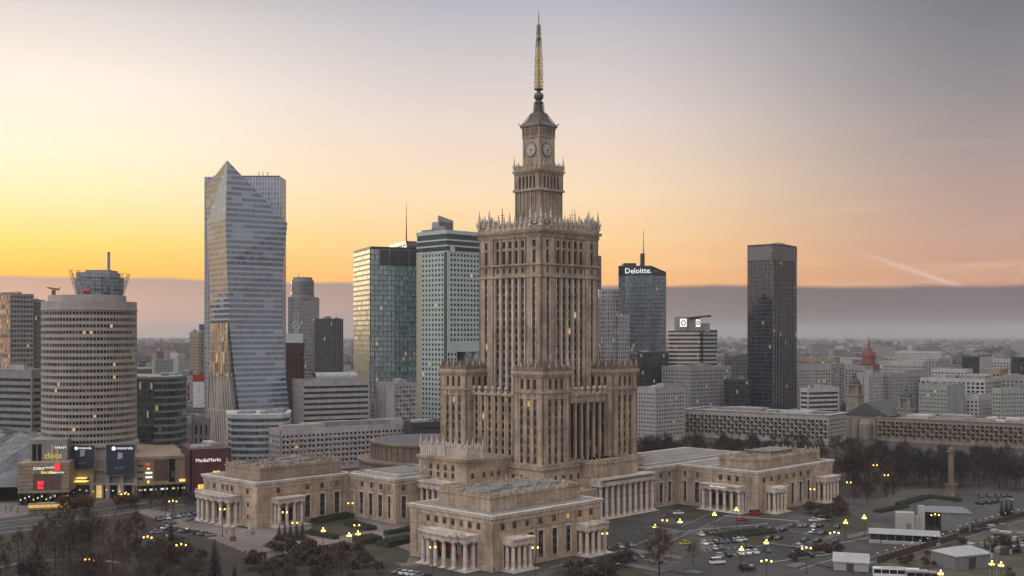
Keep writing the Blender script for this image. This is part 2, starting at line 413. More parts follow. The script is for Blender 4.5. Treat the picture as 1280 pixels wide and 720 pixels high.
def crest(mb, e0, e1, n0, n1, z, h, step=1.6, mi=0, th=.7, sides='SENW', rnd=random, var=.5):
    """toothed attic crest: merlons with pointed caps along the parapet"""
    for sd in sides:
        F = frame_of(sd, e0, e1, n0, n1); P, T, N, W = F
        n = max(2, int(W/step)); s_ = W/n
        for k in range(n):
            hh = h*(1-var+var*rnd.random()*1.6) if k % 2 else h*(.55-.2*var)
            u = s_*(k+.5); wd = s_*(.30 if k % 2 else .34)
            mb.fbox(F, u-wd, u+wd, -th, 0, z, z+hh*.5, mi)
            c = (P[0]+T[0]*u-N[0]*th/2, P[1]+T[1]*u-N[1]*th/2)
            i = len(mb.v); q = wd*.8
            mb.v += [(c[0]-q, c[1]-q, z+hh*.5), (c[0]+q, c[1]-q, z+hh*.5), (c[0]+q, c[1]+q, z+hh*.5), (c[0]-q, c[1]+q, z+hh*.5), (c[0], c[1], z+hh)]
            for a, b_ in ((0, 1), (1, 2), (2, 3), (3, 0)): mb.f.append((i+a, i+b_, i+4)); mb.m.append(mi)

# ------------------------------------------------------------------ ground, roads, paving
PTH = R(44.24); PX, PY = 12.0, 503.88
def pal(e, n, z=0.0): return (PX+e*cos(PTH)+n*sin(PTH), PY-e*sin(PTH)+n*cos(PTH), z)
def ground_mat(name, c1, c2, scale, rough=.95, c3=None, uvs=None):
    m = bpy.data.materials.new(name); m.use_nodes = True; t = NT(m.node_tree); b = t.n['Principled BSDF']
    tc = t.new('ShaderNodeTexCoord').outputs['Object']
    c = t.mix(t.rng(t.noise(tc, scale, 6, .62), .35, .65), c1, c2)
    if c3: c = t.mix(t.rng(t.noise(tc, scale*9, 4, .6), .5, .7), c, c3)
    if uvs:
        br = t.new('ShaderNodeTexBrick'); t.l.new(tc, br.inputs['Vector']); br.inputs['Scale'].default_value = 1
        br.inputs['Brick Width'].default_value = uvs; br.inputs['Row Height'].default_value = uvs; br.offset = 0
        br.inputs['Mortar Size'].default_value = .06; br.inputs['Color1'].default_value = (1, 1, 1, 1); br.inputs['Color2'].default_value = (.82, .82, .82, 1); br.inputs['Mortar'].default_value = (.6, .6, .6, 1)
        c = t.mix(1.0, c, br.outputs[0], 'MULTIPLY')
    t.put(b.inputs['Base Color'], c); b.inputs['Roughness'].default_value = rough; b.inputs['Specular IOR Level'].default_value = .25
    return m
M_EARTH = ground_mat('city_ground', (.042, .038, .036), (.070, .064, .06), .012, c3=(.05, .047, .045))
M_ASPH = ground_mat('asphalt', (.024, .024, .026), (.048, .046, .046), .035, .75, c3=(.034, .033, .034))
M_PAVE = ground_mat('paving', (.125, .106, .098), (.20, .17, .158), .04, .85, c3=(.155, .134, .125), uvs=3.0)
M_PAVED = ground_mat('dark_paving', (.040, .037, .036), (.080, .073, .069), .035, .8, c3=(.056, .053, .051), uvs=4.0)
M_LAWN = ground_mat('winter_lawn', (.028, .030, .016), (.048, .043, .026), .08, c3=(.042, .034, .022))
M_LEAF = ground_mat('leaf_litter', (.028, .023, .018), (.046, .036, .027), .09, c3=(.025, .024, .015))
M_SITE = ground_mat('bare_site', (.058, .048, .037), (.092, .078, .062), .06, c3=(.06, .062, .035))
M_LINE = mat('road_paint', (.62, .62, .60), .7, .3, .8)
M_KERB = mat('kerb_stone', (.26, .25, .24), .85)
ZS = [0.0]
def zup():
    ZS[0] += .004; return ZS[0]
def hull(P):
    P = sorted(set(P)); o = []
    for Q in (P, P[::-1]):
        h = []
        for p in Q:
            while len(h) > 1 and (h[-1][0]-h[-2][0])*(p[1]-h[-2][1])-(h[-1][1]-h[-2][1])*(p[0]-h[-2][0]) <= 0: h.pop()
            h.append(p)
        o += h[:-1]
    return o
def flat(name, pts, z, m):
    if name != 'plaza': pts = hull([tuple(p) for p in pts])
    z = zup(); b = MB(); b.face([(x, y, z) for x, y in pts])
    me = b.mesh(name, m); 
    if me.polygons[0].normal.z < 0: me.flip_normals()
    return tag(link(name, me), kind='structure')
b = MB(); b.face([(-24000, -800, 0), (24000, -800, 0), (24000, 26000, 0), (-24000, 26000, 0)]); tag(b.build('ground', M_EARTH), kind='structure')
def strip(name, pts, wd, z, m, kerb=0.0, dash=None):
    """a band of constant width along a line of ground points"""
    L, Rr = [], []; z = zup()
    for i, p in enumerate(pts):
        a = pts[max(0, i-1)]; c = pts[min(len(pts)-1, i+1)]
        tx, ty = c[0]-a[0], c[1]-a[1]; l = math.hypot(tx, ty); nx, ny = -ty/l, tx/l
        L.append((p[0]+nx*wd/2, p[1]+ny*wd/2)); Rr.append((p[0]-nx*wd/2, p[1]-ny*wd/2))
    b = MB()
    for i in range(len(pts)-1): b.face([(*Rr[i], z), (*Rr[i+1], z), (*L[i+1], z), (*L[i], z)])
    o = tag(b.build(name, m), kind='structure')
    if kerb:
        k = MB()
        for S_, sg in ((L, 1), (Rr, -1)):
            for i in range(len(S_)-1): k.tube((*S_[i], .06), (*S_[i+1], .06), .14, seg=4)
        tag(k.build('kerb', M_KERB), kind='structure')
    if dash:
        k = MB()
        for i in range(len(pts)-1):
            x0, y0 = pts[i]; x1, y1 = pts[i+1]; l = math.hypot(x1-x0, y1-y0); tx, ty = (x1-x0)/l, (y1-y0)/l
            q = 2.0
            while q < l-4:
                for off in dash:
                    ax, ay = x0+tx*q-ty*off, y0+ty*q+tx*off
                    k.face([(ax+ty*.09, ay-tx*.09, z+.002), (ax+tx*4+ty*.09, ay+ty*4-tx*.09, z+.002), (ax+tx*4-ty*.09, ay+ty*4+tx*.09, z+.002), (ax-ty*.09, ay+tx*.09, z+.002)])
                q += 9
        tag(k.build('road_markings', M_LINE), kind='structure')
    return o
G = lambda *a: [gp(*p) for p in a]
# street in front of the mall, running off to the left square
strip('road', G((-40, 661), (80, 648), (190, 632), (262, 622), (330, 606)), 17, .008, M_ASPH, .1, (-3.2, 0, 3.2))
flat('pavement', G((-60, 656), (60, 640), (180, 622), (240, 606), (150, 612), (40, 622), (-60, 636)), .004, M_PAVE)
flat('pavement', G((-60, 700), (0, 690), (90, 660), (190, 645), (300, 625), (262, 622), (190, 636), (80, 652), (-60, 666)), .004, M_PAVED)
# square and gardens round the palace
flat('park_ground', G((790, 560), (1110, 566), (1330, 590), (1330, 619), (1110, 622), (1040, 622), (800, 606)), .004, M_LEAF)
flat('plaza', [pal(*p)[:2] for p in ((-150, -128), (-150, -165), (-60, -215), (20, -215), (98, -150), (104, -60), (104, 118), (40, 112), (42, 26), (36, -60), (-8, -60), (-40, -75), (-80, -75))], .012, M_PAVED)
flat('plaza', [pal(*p)[:2] for p in ((-118, -126), (-90, -172), (-30, -172), (50, -145), (60, -118), (42, -115), (40, -60), (-10, -62), (-38, -76), (-42, -124))], .016, M_PAVE)
flat('park_ground', G((-80, 690), (30, 664), (170, 640), (200, 672), (280, 680), (330, 700), (350, 760), (-120, 760)), .020, M_LEAF)
flat('lawn', G((-60, 672), (-60, 705), (35, 690), (70, 672), (30, 668)), .026, M_LAWN)
flat('park_ground', G((322, 700), (420, 678), (500, 706), (520, 760), (300, 760)), .020, M_LEAF)
flat('lawn', G((390, 690), (470, 672), (514, 690), (508, 704), (430, 700)), .026, M_LAWN)
flat('park_ground', G((690, 716), (760, 690), (870, 694), (900, 712), (880, 760), (680, 760)), .020, M_LEAF)
flat('lawn', G((760, 712), (800, 700), (890, 702), (905, 716), (860, 735), (760, 735)), .026, M_LAWN)
strip('path', G((-20, 714), (28, 703), (90, 698), (150, 703)), 2.6, .032, M_PAVE)
strip('path', G((-20, 668), (30, 663), (90, 655)), 3, .030, M_PAVE)
# gardens in the court behind the nearest wing
flat('lawn', G((392, 652), (436, 644), (466, 662), (418, 672), (385, 668)), .026, M_LAWN)
flat('lawn', G((478, 668), (512, 656), (524, 672), (490, 682)), .026, M_LAWN)
# right-hand square: asphalt, planted oval, lawns, fenced site
flat('car_park', G((745, 690), (840, 655), (960, 652), (1060, 668), (1110, 700), (1100, 760), (900, 760), (790, 700)), .020, M_ASPH)
flat('lawn', G((885, 668), (930, 660), (975, 666), (990, 676), (950, 684), (900, 680)), .026, M_LAWN)
flat('lawn', G((838, 642), (876, 634), (900, 640), (880, 650), (845, 652)), .026, M_LAWN)
flat('lawn', G((1012, 652), (1075, 636), (1120, 644), (1100, 662), (1040, 668)), .026, M_LAWN)
flat('lawn', G((1088, 645), (1130, 633), (1170, 640), (1150, 655), (1100, 658)), .026, M_LAWN)
flat('lawn', G((1128, 627), (1150, 620), (1200, 625), (1188, 632), (1150, 634)), .026, M_LAWN)
flat('pavement', G((1060, 640), (1130, 612), (1330, 604), (1330, 640), (1215, 652), (1195, 674), (1100, 664)), .008, M_PAVED)
flat('building_site', G((1095, 704), (1198, 674), (1240, 662), (1330, 640), (1330, 760), (1080, 760)), .014, M_SITE)
strip('road', G((1096, 700), (1198, 670), (1262, 651), (1340, 632)), 7, .024, M_ASPH, .1)
strip('road', G((700, 712), (790, 690), (880, 652), (905, 640)), 8, .028, M_ASPH, .1)

# ------------------------------------------------------------------ the palace
pr = thing('palace', 'tall brown stone stepped palace tower with clock stage, spire and columned low wings', 'palace', (PX, PY, 0), -PTH)
COLUMNS = {}
def column_mesh(h, r):
    k = (round(h, 1), round(r, 2))
    if k not in COLUMNS:
        b = MB(); b.box(-r*1.3, r*1.3, -r*1.3, r*1.3, 0, .3)
        b.lathe(0, 0, [(r*1.2, .3), (r*1.2, .55), (r, .7), (r*1.02, h*.35), (r*.86, h-.9), (r*.95, h-.8), (r*1.25, h-.4)], 14)
        b.box(-r*1.35, r*1.35, -r*1.35, r*1.35, h-.4, h)
        COLUMNS[k] = b.mesh('column', STONE2)
    return COLUMNS[k]
def pinnacle_mesh():
    b = MB(); b.box(-.55, .55, -.55, .55, 0, 1.3); b.box(-.72, .72, -.72, .72, 1.3, 1.55); b.box(-.45, .45, -.45, .45, 1.55, 2.1)
    b.lathe(0, 0, [(.3, 2.1), (.55, 2.5), (.5, 3.0), (.25, 3.3), (.4, 3.5), (.22, 4.6), (.06, 5.6), (.14, 5.7), (.03, 6.0)], 8)
    for sx in (-.62, .62):
        for sy in (-.62, .62): b.lathe(sx, sy, [(.14, 1.5), (.16, 1.9), (.02, 2.7)], 5)
    return b.mesh('pinnacle', STONE2)
PINM = pinnacle_mesh()
def pinnacle(parent, e, n, z, s=1.0, wd=1.0): return link('pinnacle', PINM, parent, (e, n, z), 0, (wd, wd, s))
# main shaft
A, AC = 18.9, 17.9
b = MB(); b.box(-AC, AC, -AC, AC, 12, 121, 1)
ws, wl, wb = [], [], []
for sd in 'SENW':
    F = frame_of(sd, -AC, AC, -AC, AC); W = F[3]
    vis = sd in 'SE'
    for z0, z1, rows, wh in ((23, 101.6, 22, 2.45),):
        s1 = grid(b, F, -1.0, 7.6, z0, z1, 1, rows, 1.7, wh, 1.0, .5, mp=0, ms=1) + grid(b, F, W-7.6, W+1.0, z0, z1, 1, rows, 1.7, wh, 1.0, .5, mp=0, ms=1)
        s2 = grid(b, F, 8.4, W-8.4, z0, z1, 5, rows, 1.85, wh, .75, .3, mp=0, ms=1)
        for k in range(6):       # slim shafts standing on the pilasters
            u = 8.4+(W-16.8)/5*k; b.fbox(F, max(8.4, u-.45), min(W-8.4, u+.45), .76, 1.05, z0, z1-.5, 2)
        for u in (2.1, 4.5, W-4.5, W-2.1): b.fbox(F, u-.2, u+.2, 1.0, 1.14, z0, z1-.4, 2)
        if vis: ws += s1+s2
    # band of small windows under the loggia
    s3 = grid(b, F, -1.0, 7.6, 102.6, 106.8, 1, 1, 1.4, 2.2, 1.0, .6) + grid(b, F, W-7.6, W+1, 102.6, 106.8, 1, 1, 1.4, 2.2, 1.0, .6) + grid(b, F, 8.4, W-8.4, 102.6, 106.8, 5, 1, 1.5, 2.2, .6, .4)
    if vis: wb += s3
    # tall loggia
    for (u0, u1, c, dp) in ((-1, 7.6, 1, 1.0), (8.4, W-8.4, 5, .7), (W-7.6, W+1, 1, 1.0)):
        s4 = grid(b, F, u0, u1, 107.6, 114.0, c, 1, 2.0, 5.8, dp, dp-.25, sill=.1)
        s5 = grid(b, F, u0, u1, 114.0, 118.9, c, 1, 2.0, 3.0, dp, dp-.2, sill=.3)
        if vis: wl += s4+s5
        for k in range(c+1):
            u = u0+(u1-u0)/c*k
            if c > 1: b.fbox(F, max(u0, u-.5), min(u1, u+.5), dp, dp+.35, 107.6, 118.4, 0)
for z0, z1, o in ((101.6, 102.6, .35), (106.8, 107.6, .4), (118.9, 119.4, .2)): ring(b, -A, A, -A, A, z0, z1, o, 1.2, 0)
shaft = b.build('tower_shaft', [STONE, STONED, STONE2], pr)
rr = random.Random(3)
for s in ((F, W) for F, W in ()): pass
put_windows(pr, shaft, ws, style='frame', lit=.014, cap=100, d=.01)
put_windows(pr, shaft, wb, style='frame', lit=0, name='small_window', rest='small_window_rows')
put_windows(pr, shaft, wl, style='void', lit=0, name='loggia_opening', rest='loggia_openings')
b = MB(); cornice(b, -A, A, -A, A, 118.9+.5, 122.2, 1.3, sides='SENW', step=1.2); b.box(-A+.4, A-.4, -A+.4, A-.4, 121, 122.0, 1)
ring(b, -A, A, -A, A, 122.2, 123.9, .3, .5); crest(b, -A-.2, A+.2, -A-.2, A+.2, 123.9, 3.6, 1.5)
for sx in (-1, 1):
    for sy in (-1, 1):      # corner blocks of the crown
        cx_, cy_ = sx*(A-3.2), sy*(A-3.2); b.box(cx_-3.4, cx_+3.4, cy_-3.4, cy_+3.4, 122.2, 126.3, 0)
        crest(b, cx_-3.3, cx_+3.3, cy_-3.3, cy_+3.3, 126.3, 2.6, 1.3)
crown = b.build('tower_crown', [STONE, ROOF], pr)
for sx in (-1, 1):
    for sy in (-1, 1):
        for ox, oy, s_ in ((0, 0, 1.45), (-6.2, 0, 1.45), (0, -6.2, 1.45), (-3.1, -.2, .9), (-.2, -3.1, .9), (-6, -6, 1.2)):
            pinnacle(crown, sx*(A-.1+ox), sy*(A-.1+oy), 123.4 if s_ > 1 else 124.6, s_, 1.5)
for k in (-9.6, -6.6, -3.4, 0, 3.4, 6.6, 9.6):
    for (e, n) in ((k, -A+.2), (A-.2, k), (k, A-.2), (-A+.2, k)): pinnacle(crown, e, n, 122.6, 1.0+.35*rr.random()*(1 if abs(k) < 4 else .3), 1.25)
# antennas on the terrace
b = MB()
for (e, n) in ((-11, -12), (-12.2, -11), (12, 9), (11, 12), (-13, 6)):
    b.tube((e, n, 122), (e, n, 131+rr.random()*3), .14, .08)
    for k in range(3): b.tube((e-.9, n, 128+k*1.2), (e+.9, n, 128+k*1.2), .09)
b.build('terrace_antenna', STEELD, pr)
# first upper tier: ribbed, with an arcade
B1 = 7.75
b = MB(); b.box(-B1+.7, B1-.7, -B1+.7, B1-.7, 120, 150, 1); wa = []
for sd in 'SENW':
    F = frame_of(sd, -B1+.7, B1-.7, -B1+.7, B1-.7); W = F[3]
    for k in range(13):
        u = W*k/12; b.fbox(F, max(-.7, u-.33), min(W+.7, u+.33), 0, .55 if k % 2 else .7, 120, 140.6, 0)
    for (u0, u1, c) in ((-.7, 1.6, 0), (1.6, W-1.6, 5), (W-1.6, W+.7, 0)):
        if c:
            q = grid(b, F, u0, u1, 141.6, 148.2, c, 1, 1.35, 5.4, .7, .5, sill=.2)
            if sd in 'SE': wa += q
        else: b.fbox(F, u0, u1, 0, .7, 141.6, 148.2, 0)
ring(b, -B1, B1, -B1, B1, 140.6, 141.6, .55, .9); cornice(b, -B1, B1, -B1, B1, 148.2, 149.8, .8, sides='SE', step=.9)
ring(b, -B1, B1, -B1, B1, 149.8, 151.4, .15, .5); crest(b, -B1, B1, -B1, B1, 151.4, 2.2, .9)
b.box(-B1+.5, B1-.5, -B1+.5, B1-.5, 149.5, 150.2, 1)
tier = b.build('arcaded_stage', [STONE, STONED], pr)
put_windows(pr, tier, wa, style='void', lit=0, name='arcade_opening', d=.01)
for sx in (-1, 1):
    for sy in (-1, 1): pinnacle(tier, sx*B1, sy*B1, 150.2, 1.1, .8); pinnacle(tier, sx*(B1-2.6), sy*B1, 150.6, .6, .7); pinnacle(tier, sx*B1, sy*(B1-2.6), 150.6, .6, .7)
# clock stage
B2 = 4.95
b = MB(); b.box(-B2, B2, -B2, B2, 149, 169.6, 0)
for sd in 'SENW':
    F = frame_of(sd, -B2, B2, -B2, B2); W = F[3]
    b.fbox(F, 0, 1.1, 0, .25, 150, 165, 0); b.fbox(F, W-1.1, W, 0, .25, 150, 165, 0)
    for k in range(7): b.fbox(F, W*k/6-.22, W*k/6+.22, .0, .4, 165.4, 168.6, 0)
    for k in range(6): b.fbox(F, W*(k+.5)/6-.45, W*(k+.5)/6+.45, 0, .06, 165.6, 168, 1)
ring(b, -B2, B2, -B2, B2, 164.8, 165.4, .35, .3); ring(b, -B2, B2, -B2, B2, 168.6, 169.6, .5, .3)
crest(b, -B2-.3, B2+.3, -B2-.3, B2+.3, 150, 3.2, .9)
clk = b.build('clock_stage', [STONE, STONED], pr)
CF = mat('clock_face', (.44, .40, .35), .5, .1, 2)
for sd in 'SENW':
    F = frame_of(sd, -B2, B2, -B2, B2); P, T, N, W = F
    c = (P[0]+T[0]*W/2, P[1]+T[1]*W/2); rzz = math.atan2(T[1], T[0])
    f = MB()
    def disc(r, y0, y1, mi, seg=40):
        i = len(f.v)
        for yy in (y0, y1):
            for k in range(seg): f.v.append((r*cos(2*pi*k/seg), yy, r*sin(2*pi*k/seg)))
        for k in range(seg): f.f.append((i+k, i+(k+1) % seg, i+seg+(k+1) % seg, i+seg+k)); f.m.append(mi)
        f.f.append(tuple(i+seg+k for k in range(seg))); f.m.append(mi)
    disc(3.3, 0, -.30, 1); disc(2.95, -.30, -.36, 0)
    for k in range(12):
        a = pi/6*k; ca, sa = cos(a), sin(a); r0, r1, hw = 2.15, 2.8, .15
        f.face([(r0*sa+hw*ca, -.38, r0*ca-hw*sa), (r1*sa+hw*ca, -.38, r1*ca-hw*sa), (r1*sa-hw*ca, -.38, r1*ca+hw*sa), (r0*sa-hw*ca, -.38, r0*ca+hw*sa)], 1)
    face = f.build('clock_face', [CF, STEELD], clk, (c[0], c[1], 159.3), rzz)
    for (a, r1, hw) in ((R(100), 1.7, .16), (R(178), 2.4, .12)):
        h_ = MB(); ca, sa = cos(a), sin(a); y = -.44 if r1 < 2 else -.5
        # hands share the clock stage as parts so that each stays a piece of its own
        p = [(-.4*sa+hw*ca, y, -.4*ca-hw*sa), (r1*sa+hw*.4*ca, y, r1*ca-hw*.4*sa), (r1*sa-hw*.4*ca, y, r1*ca+hw*.4*sa), (-.4*sa-hw*ca, y, -.4*ca+hw*sa)]
        h_.hexa(p+[(q[0], q[1]-.05, q[2]) for q in p]); h_.build('clock_hand', STEELD, clk, (c[0], c[1], 159.3), rzz)
# helm roof, lantern, ball, mast
b = MB()
lv = [(6.0, 169.6), (5.9, 170.3), (4.4, 172.0), (3.2, 174.0), (2.5, 176.3)]
for (r0, z0), (r1, z1) in zip(lv, lv[1:]): b.prism([(-r0, -r0), (r0, -r0), (r0, r0), (-r0, r0)], z0, z1, 0, [(-r1, -r1), (r1, -r1), (r1, r1), (-r1, r1)])
for sx in (-1, 1):
    for sy in (-1, 1):
        b.tube((sx*5.4, sy*5.4, 170.2), (sx*6.6, sy*6.6, 171.6), .45, .1, 5); b.tube((sx*5.6, sy*5.6, 170.5), (sx*2.3, sy*2.3, 176.3), .18, .18, 4)
    for k in range(4): b.tube((sx*5.3, -3.6+2.4*k, 170.8), (sx*2.3, -1.6+1.07*k, 176.2), .1, .1, 4); b.tube((-3.6+2.4*k, sx*5.3, 170.8), (-1.6+1.07*k, sx*2.3, 176.2), .1, .1, 4)
b.build('helm_roof', mat('helm_metal', (.125, .112, .090), .7, .35, .5, streak=.35), pr)
b = MB(); b.lathe(0, 0, [(2.7, 176.0), (2.7, 176.8), (1.5, 177.0), (1.4, 180.5), (2.0, 180.8), (1.9, 181.5), (1.0, 181.8), (2.1, 183.0), (2.3, 184.0), (1.9, 185.0), (.9, 185.6), (.8, 186.3), (2.1, 186.8), (2.1, 187.2), (.8, 187.4)], 12)
for k in range(8):
    a = pi/4*k; b.tube((2.1*cos(a), 2.1*sin(a), 176.8), (2.0*cos(a), 2.0*sin(a), 181), .22, .22, 5)
    b.tube((2.6*cos(a), 2.6*sin(a), 176.8), (2.6*cos(a), 2.6*sin(a), 179.8), .08, .05, 4)
b.build('lantern', [mat('dark_bronze', (.10, .085, .075), .5)], pr)
YEL = mat('yellow_mast_paint', (.50, .38, .06), .55); GRY = mat('grey_mast_paint', (.20, .185, .12), .6)
b = MB()
def lattice(z0, z1, r0, r1, n, mi):
    for k in range(n):
        za, zb = z0+(z1-z0)*k/n, z0+(z1-z0)*(k+1)/n; ra, rb = r0+(r1-r0)*k/n, r0+(r1-r0)*(k+1)/n
        ca = [(ra, ra), (-ra, ra), (-ra, -ra), (ra, -ra)]; cb = [(rb, rb), (-rb, rb), (-rb, -rb), (rb, -rb)]
        for j in range(4):
            j2 = (j+1) % 4
            b.tube((*ca[j], za), (*cb[j], zb), .17, seg=4, mi=mi); b.tube((*ca[j], za), (*cb[j2], zb), .1, seg=4, mi=mi); b.tube((*cb[j], zb), (*cb[j2], zb), .1, seg=4, mi=mi)
lattice(187.2, 206, 1.3, 1.0, 13, 0); b.lathe(0, 0, [(.7, 187.2), (.55, 203.5)], 8, 0)
lattice(206, 209, .95, .8, 3, 1); lattice(211, 216, .75, .5, 4, 1); b.lathe(0, 0, [(.5, 203), (.45, 208.5), (1.0, 209.2), (1.25, 209.9), (1.0, 210.6), (.5, 211.2), (.42, 215.5), (.26, 216.2), (.22, 219), (.12, 222)], 8, 1)
mast = b.build('spire_mast', [YEL, GRY], pr)
b = MB()
for k in range(9):
    z = 188.4+k*1.75
    for j in range(4):
        a = pi/2*j+pi/4*(k % 2); c_, s_ = cos(a), sin(a)
        b.tube((.6*c_, .6*s_, z), (2.0*c_, 2.0*s_, z), .08, seg=4); b.tube((2.0*c_, 2.0*s_, z-.6), (2.0*c_, 2.0*s_, z+.6), .14, seg=4)
b.build('mast_antennas', mat('antenna_white', (.42, .38, .3), .5), pr)

# corner turrets
TS, TW = 31.3, 16.95
def turret(sx, sy):
    e0, e1 = sorted((sx*TS, sx*(TS-TW))); n0, n1 = sorted((sy*TS, sy*(TS-TW)))
    g = .8; E0, E1, N0, N1 = e0+g, e1-g, n0+g, n1-g
    b = MB(); b.box(E0, E1, N0, N1, 12, 61, 1); w1, w2, w3 = [], [], []
    for sd in 'SENW':
        F = frame_of(sd, E0, E1, N0, N1); W = F[3]
        b.fbox(F, -g, 1.9, 0, g, 20, 52.6, 0); b.fbox(F, W-1.9, W+g, 0, g, 20, 52.6, 0)
        w1 += grid(b, F, 1.9, W-1.9, 23, 50.2, 3, 7, 1.9, 2.7, .6, .2, mp=0, ms=1)
        w3 += grid(b, F, 1.9, W-1.9, 50.2, 52.6, 3, 1, .7, .9, g-.1, g-.15)
        b.fbox(F, -g, 2.3, 0, g, 53.4, 59.4, 0); b.fbox(F, W-2.3, W+g, 0, g, 53.4, 59.4, 0)
        w2 += grid(b, F, 2.3, W-2.3, 53.4, 59.4, 3, 1, 1.8, 4.2, g-.15, g-.25, sill=.4)
    ring(b, e0, e1, n0, n1, 52.6, 53.4, .35, 1.0); ring(b, e0, e1, n0, n1, 59.4, 60.3, .35, 1.0); ring(b, e0, e1, n0, n1, 60.3, 61.7, .75, 1.0)
    t_ = b.build('corner_turret', [STONE, STONED], pr)
    put_windows(pr, t_, w1, style='cross', lit=.012, d=.01); put_windows(pr, t_, w3, style='void', lit=0, name='small_window'); put_windows(pr, t_, w2, style='void', lit=0, name='loggia_opening')
    c = MB(); ring(c, e0, e1, n0, n1, 61.7, 63.0, .1, .5); c.box(e0+.5, e1-.5, n0+.5, n1-.5, 61, 61.9, 1)
    for q in (0, .9, 1.9): crest(c, e0+q, e1-q, n0+q, n1-q, 63.0-q*.2, 2.4, .95, var=.8)
    crest(c, e0+4, e1-4, n0+4, n1-4, 61.9, 5.0, 1.2, var=.8)
    tc_ = c.build('turret_crown', [STONED, ROOF], pr)
    for k in range(5):
        u = -TW/2+.3+(TW-.6)/4*k; ce, cn = (e0+e1)/2, (n0+n1)/2; h_ = .55 if k % 2 else .72
        pinnacle(tc_, ce+u, n0+.3, 62.0, h_, .62); pinnacle(tc_, e1-.3, cn+u, 62.0, h_, .62)
        if 0 < k < 4: pinnacle(tc_, ce+u, n1-.3, 62.0, h_, .62); pinnacle(tc_, e0+.3, cn+u, 62.0, h_, .62)
for sx, sy in ((1, -1), (-1, -1), (1, 1), (-1, 1)): turret(sx, sy)
# blocks between the turrets
IN = TS-TW
BALLM = MB().box(-.55, .55, -.55, .55, 0, .9).lathe(0, 0, [(.3, .9), (.6, 1.2), (.95, 1.9), (.75, 2.6), (.2, 2.9)], 10).mesh('urn', STONE2)
for sd, (e0, e1, n0, n1) in (('S', (-IN, IN, -26.5, -17)), ('N', (-IN, IN, 17, 26.5)), ('E', (17, 26.5, -IN, IN)), ('W', (-26.5, -17, -IN, IN))):
    b = MB(); b.box(e0, e1, n0, n1, 12, 51.4, 1); F = frame_of(sd, e0, e1, n0, n1); W = F[3]; wv = []
    if sd in 'SNW':
        wv = grid(b, F, 0, W, 21, 50.6, 7, 8, 1.7, 2.5, .6, .2, ms=1)
        for k in range(8): b.fbox(F, max(0, W/7*k-.35), min(W, W/7*k+.35), .6, .95, 21, 50.6, 0)
    else:
        b.fbox(F, 0, W, 0, .9, 47.6, 50.6, 0)
        wv = grid(b, F, 0, W, 21, 47.6, 7, 1, 2.6, 25.4, .25, .1, mp=1, ms=1)
        for k in range(8): b.fbox(F, max(0, W/7*k-.5), min(W, W/7*k+.5), .15, 1.0, 21, 47.6, 0)
    b.fbox(F, 0, W, 0, 1.3, 50.6, 51.7, 0)
    o = b.build('linking_block', [STONE, STONED], pr)
    put_windows(pr, o, wv, style='frame', lit=.015, d=.01)
    for k in range(8):
        P, T, N, _ = F; u = min(W-.7, max(.7, W/7*k)); link('urn', BALLM, o, (P[0]+T[0]*u+N[0]*.6, P[1]+T[1]*u+N[1]*.6, 51.7))
# base block
b = MB(); b.box(-33.4, 33.4, -33.4, 33.4, 0, 22.4, 0); b.box(-32.4, 32.4, -32.4, 32.4, 22.4, 23.3, 0)
ring(b, -33.4, 33.4, -33.4, 33.4, 21.4, 22.4, .5, .3); b.box(-33, 33, -33, 33, 22.3, 22.45, 1)
base = b.build('base_block', [STONE, ROOF], pr)
wv = []
for sd in 'SE':
    F = frame_of(sd, -33.4, 33.4, -33.4, 33.4)
    for k in range(14): wv.append((F, 3+k*4.7, 16.5, 1.5, 2.2))
put_windows(pr, base, wv, style='cross', lit=.03, d=.03)

def portico(parent, F, u0, u1, n, h, depth, ent=2.2, r=.72, side_cols=1, step=.5, doors=True, bow=0.0, rail=True):
    """columns standing out from the face F under an entablature"""
    P, T, N = F[:3]
    b = MB(); b.fbox(F, u0-1.4, u1+1.4, .02, depth+1.6, 0, step, 0); b.fbox(F, u0-2.2, u1+2.2, .02, depth+2.4, 0, step*.5, 0)
    segs = 1 if not bow else 8
    for k in range(segs):
        ua, ub = u0-1.1+(u1-u0+2.2)*k/segs, u0-1.1+(u1-u0+2.2)*(k+1)/segs
        uc = ((ua+ub)/2-(u0+u1)/2)/((u1-u0)/2+1.1); d = depth+1.0+bow*(1-uc*uc)
        b.fbox(F, ua, ub, .02, d, h, h+ent*.4, 0); b.fbox(F, ua, ub, .02, d-.15, h+ent*.4, h+ent*.75, 0); b.fbox(F, ua-.0, ub+.0, .02, d+.5, h+ent*.75, h+ent, 0)
        if rail:
            b.fbox(F, ua, ub, d-.3, d, h+ent, h+ent+.25, 0); b.fbox(F, ua, ub, d-.3, d, h+ent+.8, h+ent+1.0, 0)
            q = int((ub-ua)/1.1)+1
            for j in range(q): b.fbox(F, ua+(ub-ua)*(j+.35)/q, ua+(ub-ua)*(j+.65)/q, d-.25, d-.05, h+ent+.25, h+ent+.8, 0)
    for u in (u0-1.2, u1+.5): b.fbox(F, u, u+.7, .02, .5, step, h, 0)
    o = b.build('portico', [STONE2], parent)
    q = lambda u, d: (P[0]+T[0]*u+N[0]*d, P[1]+T[1]*u+N[1]*d)
    cm = column_mesh(h-step, r)
    for k in range(n):
        u = u0+(u1-u0)*k/(n-1); uc = (u-(u0+u1)/2)/((u1-u0)/2+1.1)
        x, y = q(u, depth+bow*(1-uc*uc)); link('column', cm, o, (x, y, step), 0)
    for u in (u0, u1):
        for j in range(1, side_cols+1):
            x, y = q(u, depth*(1-j/(side_cols+.6))); link('column', cm, o, (x, y, step))
    return o
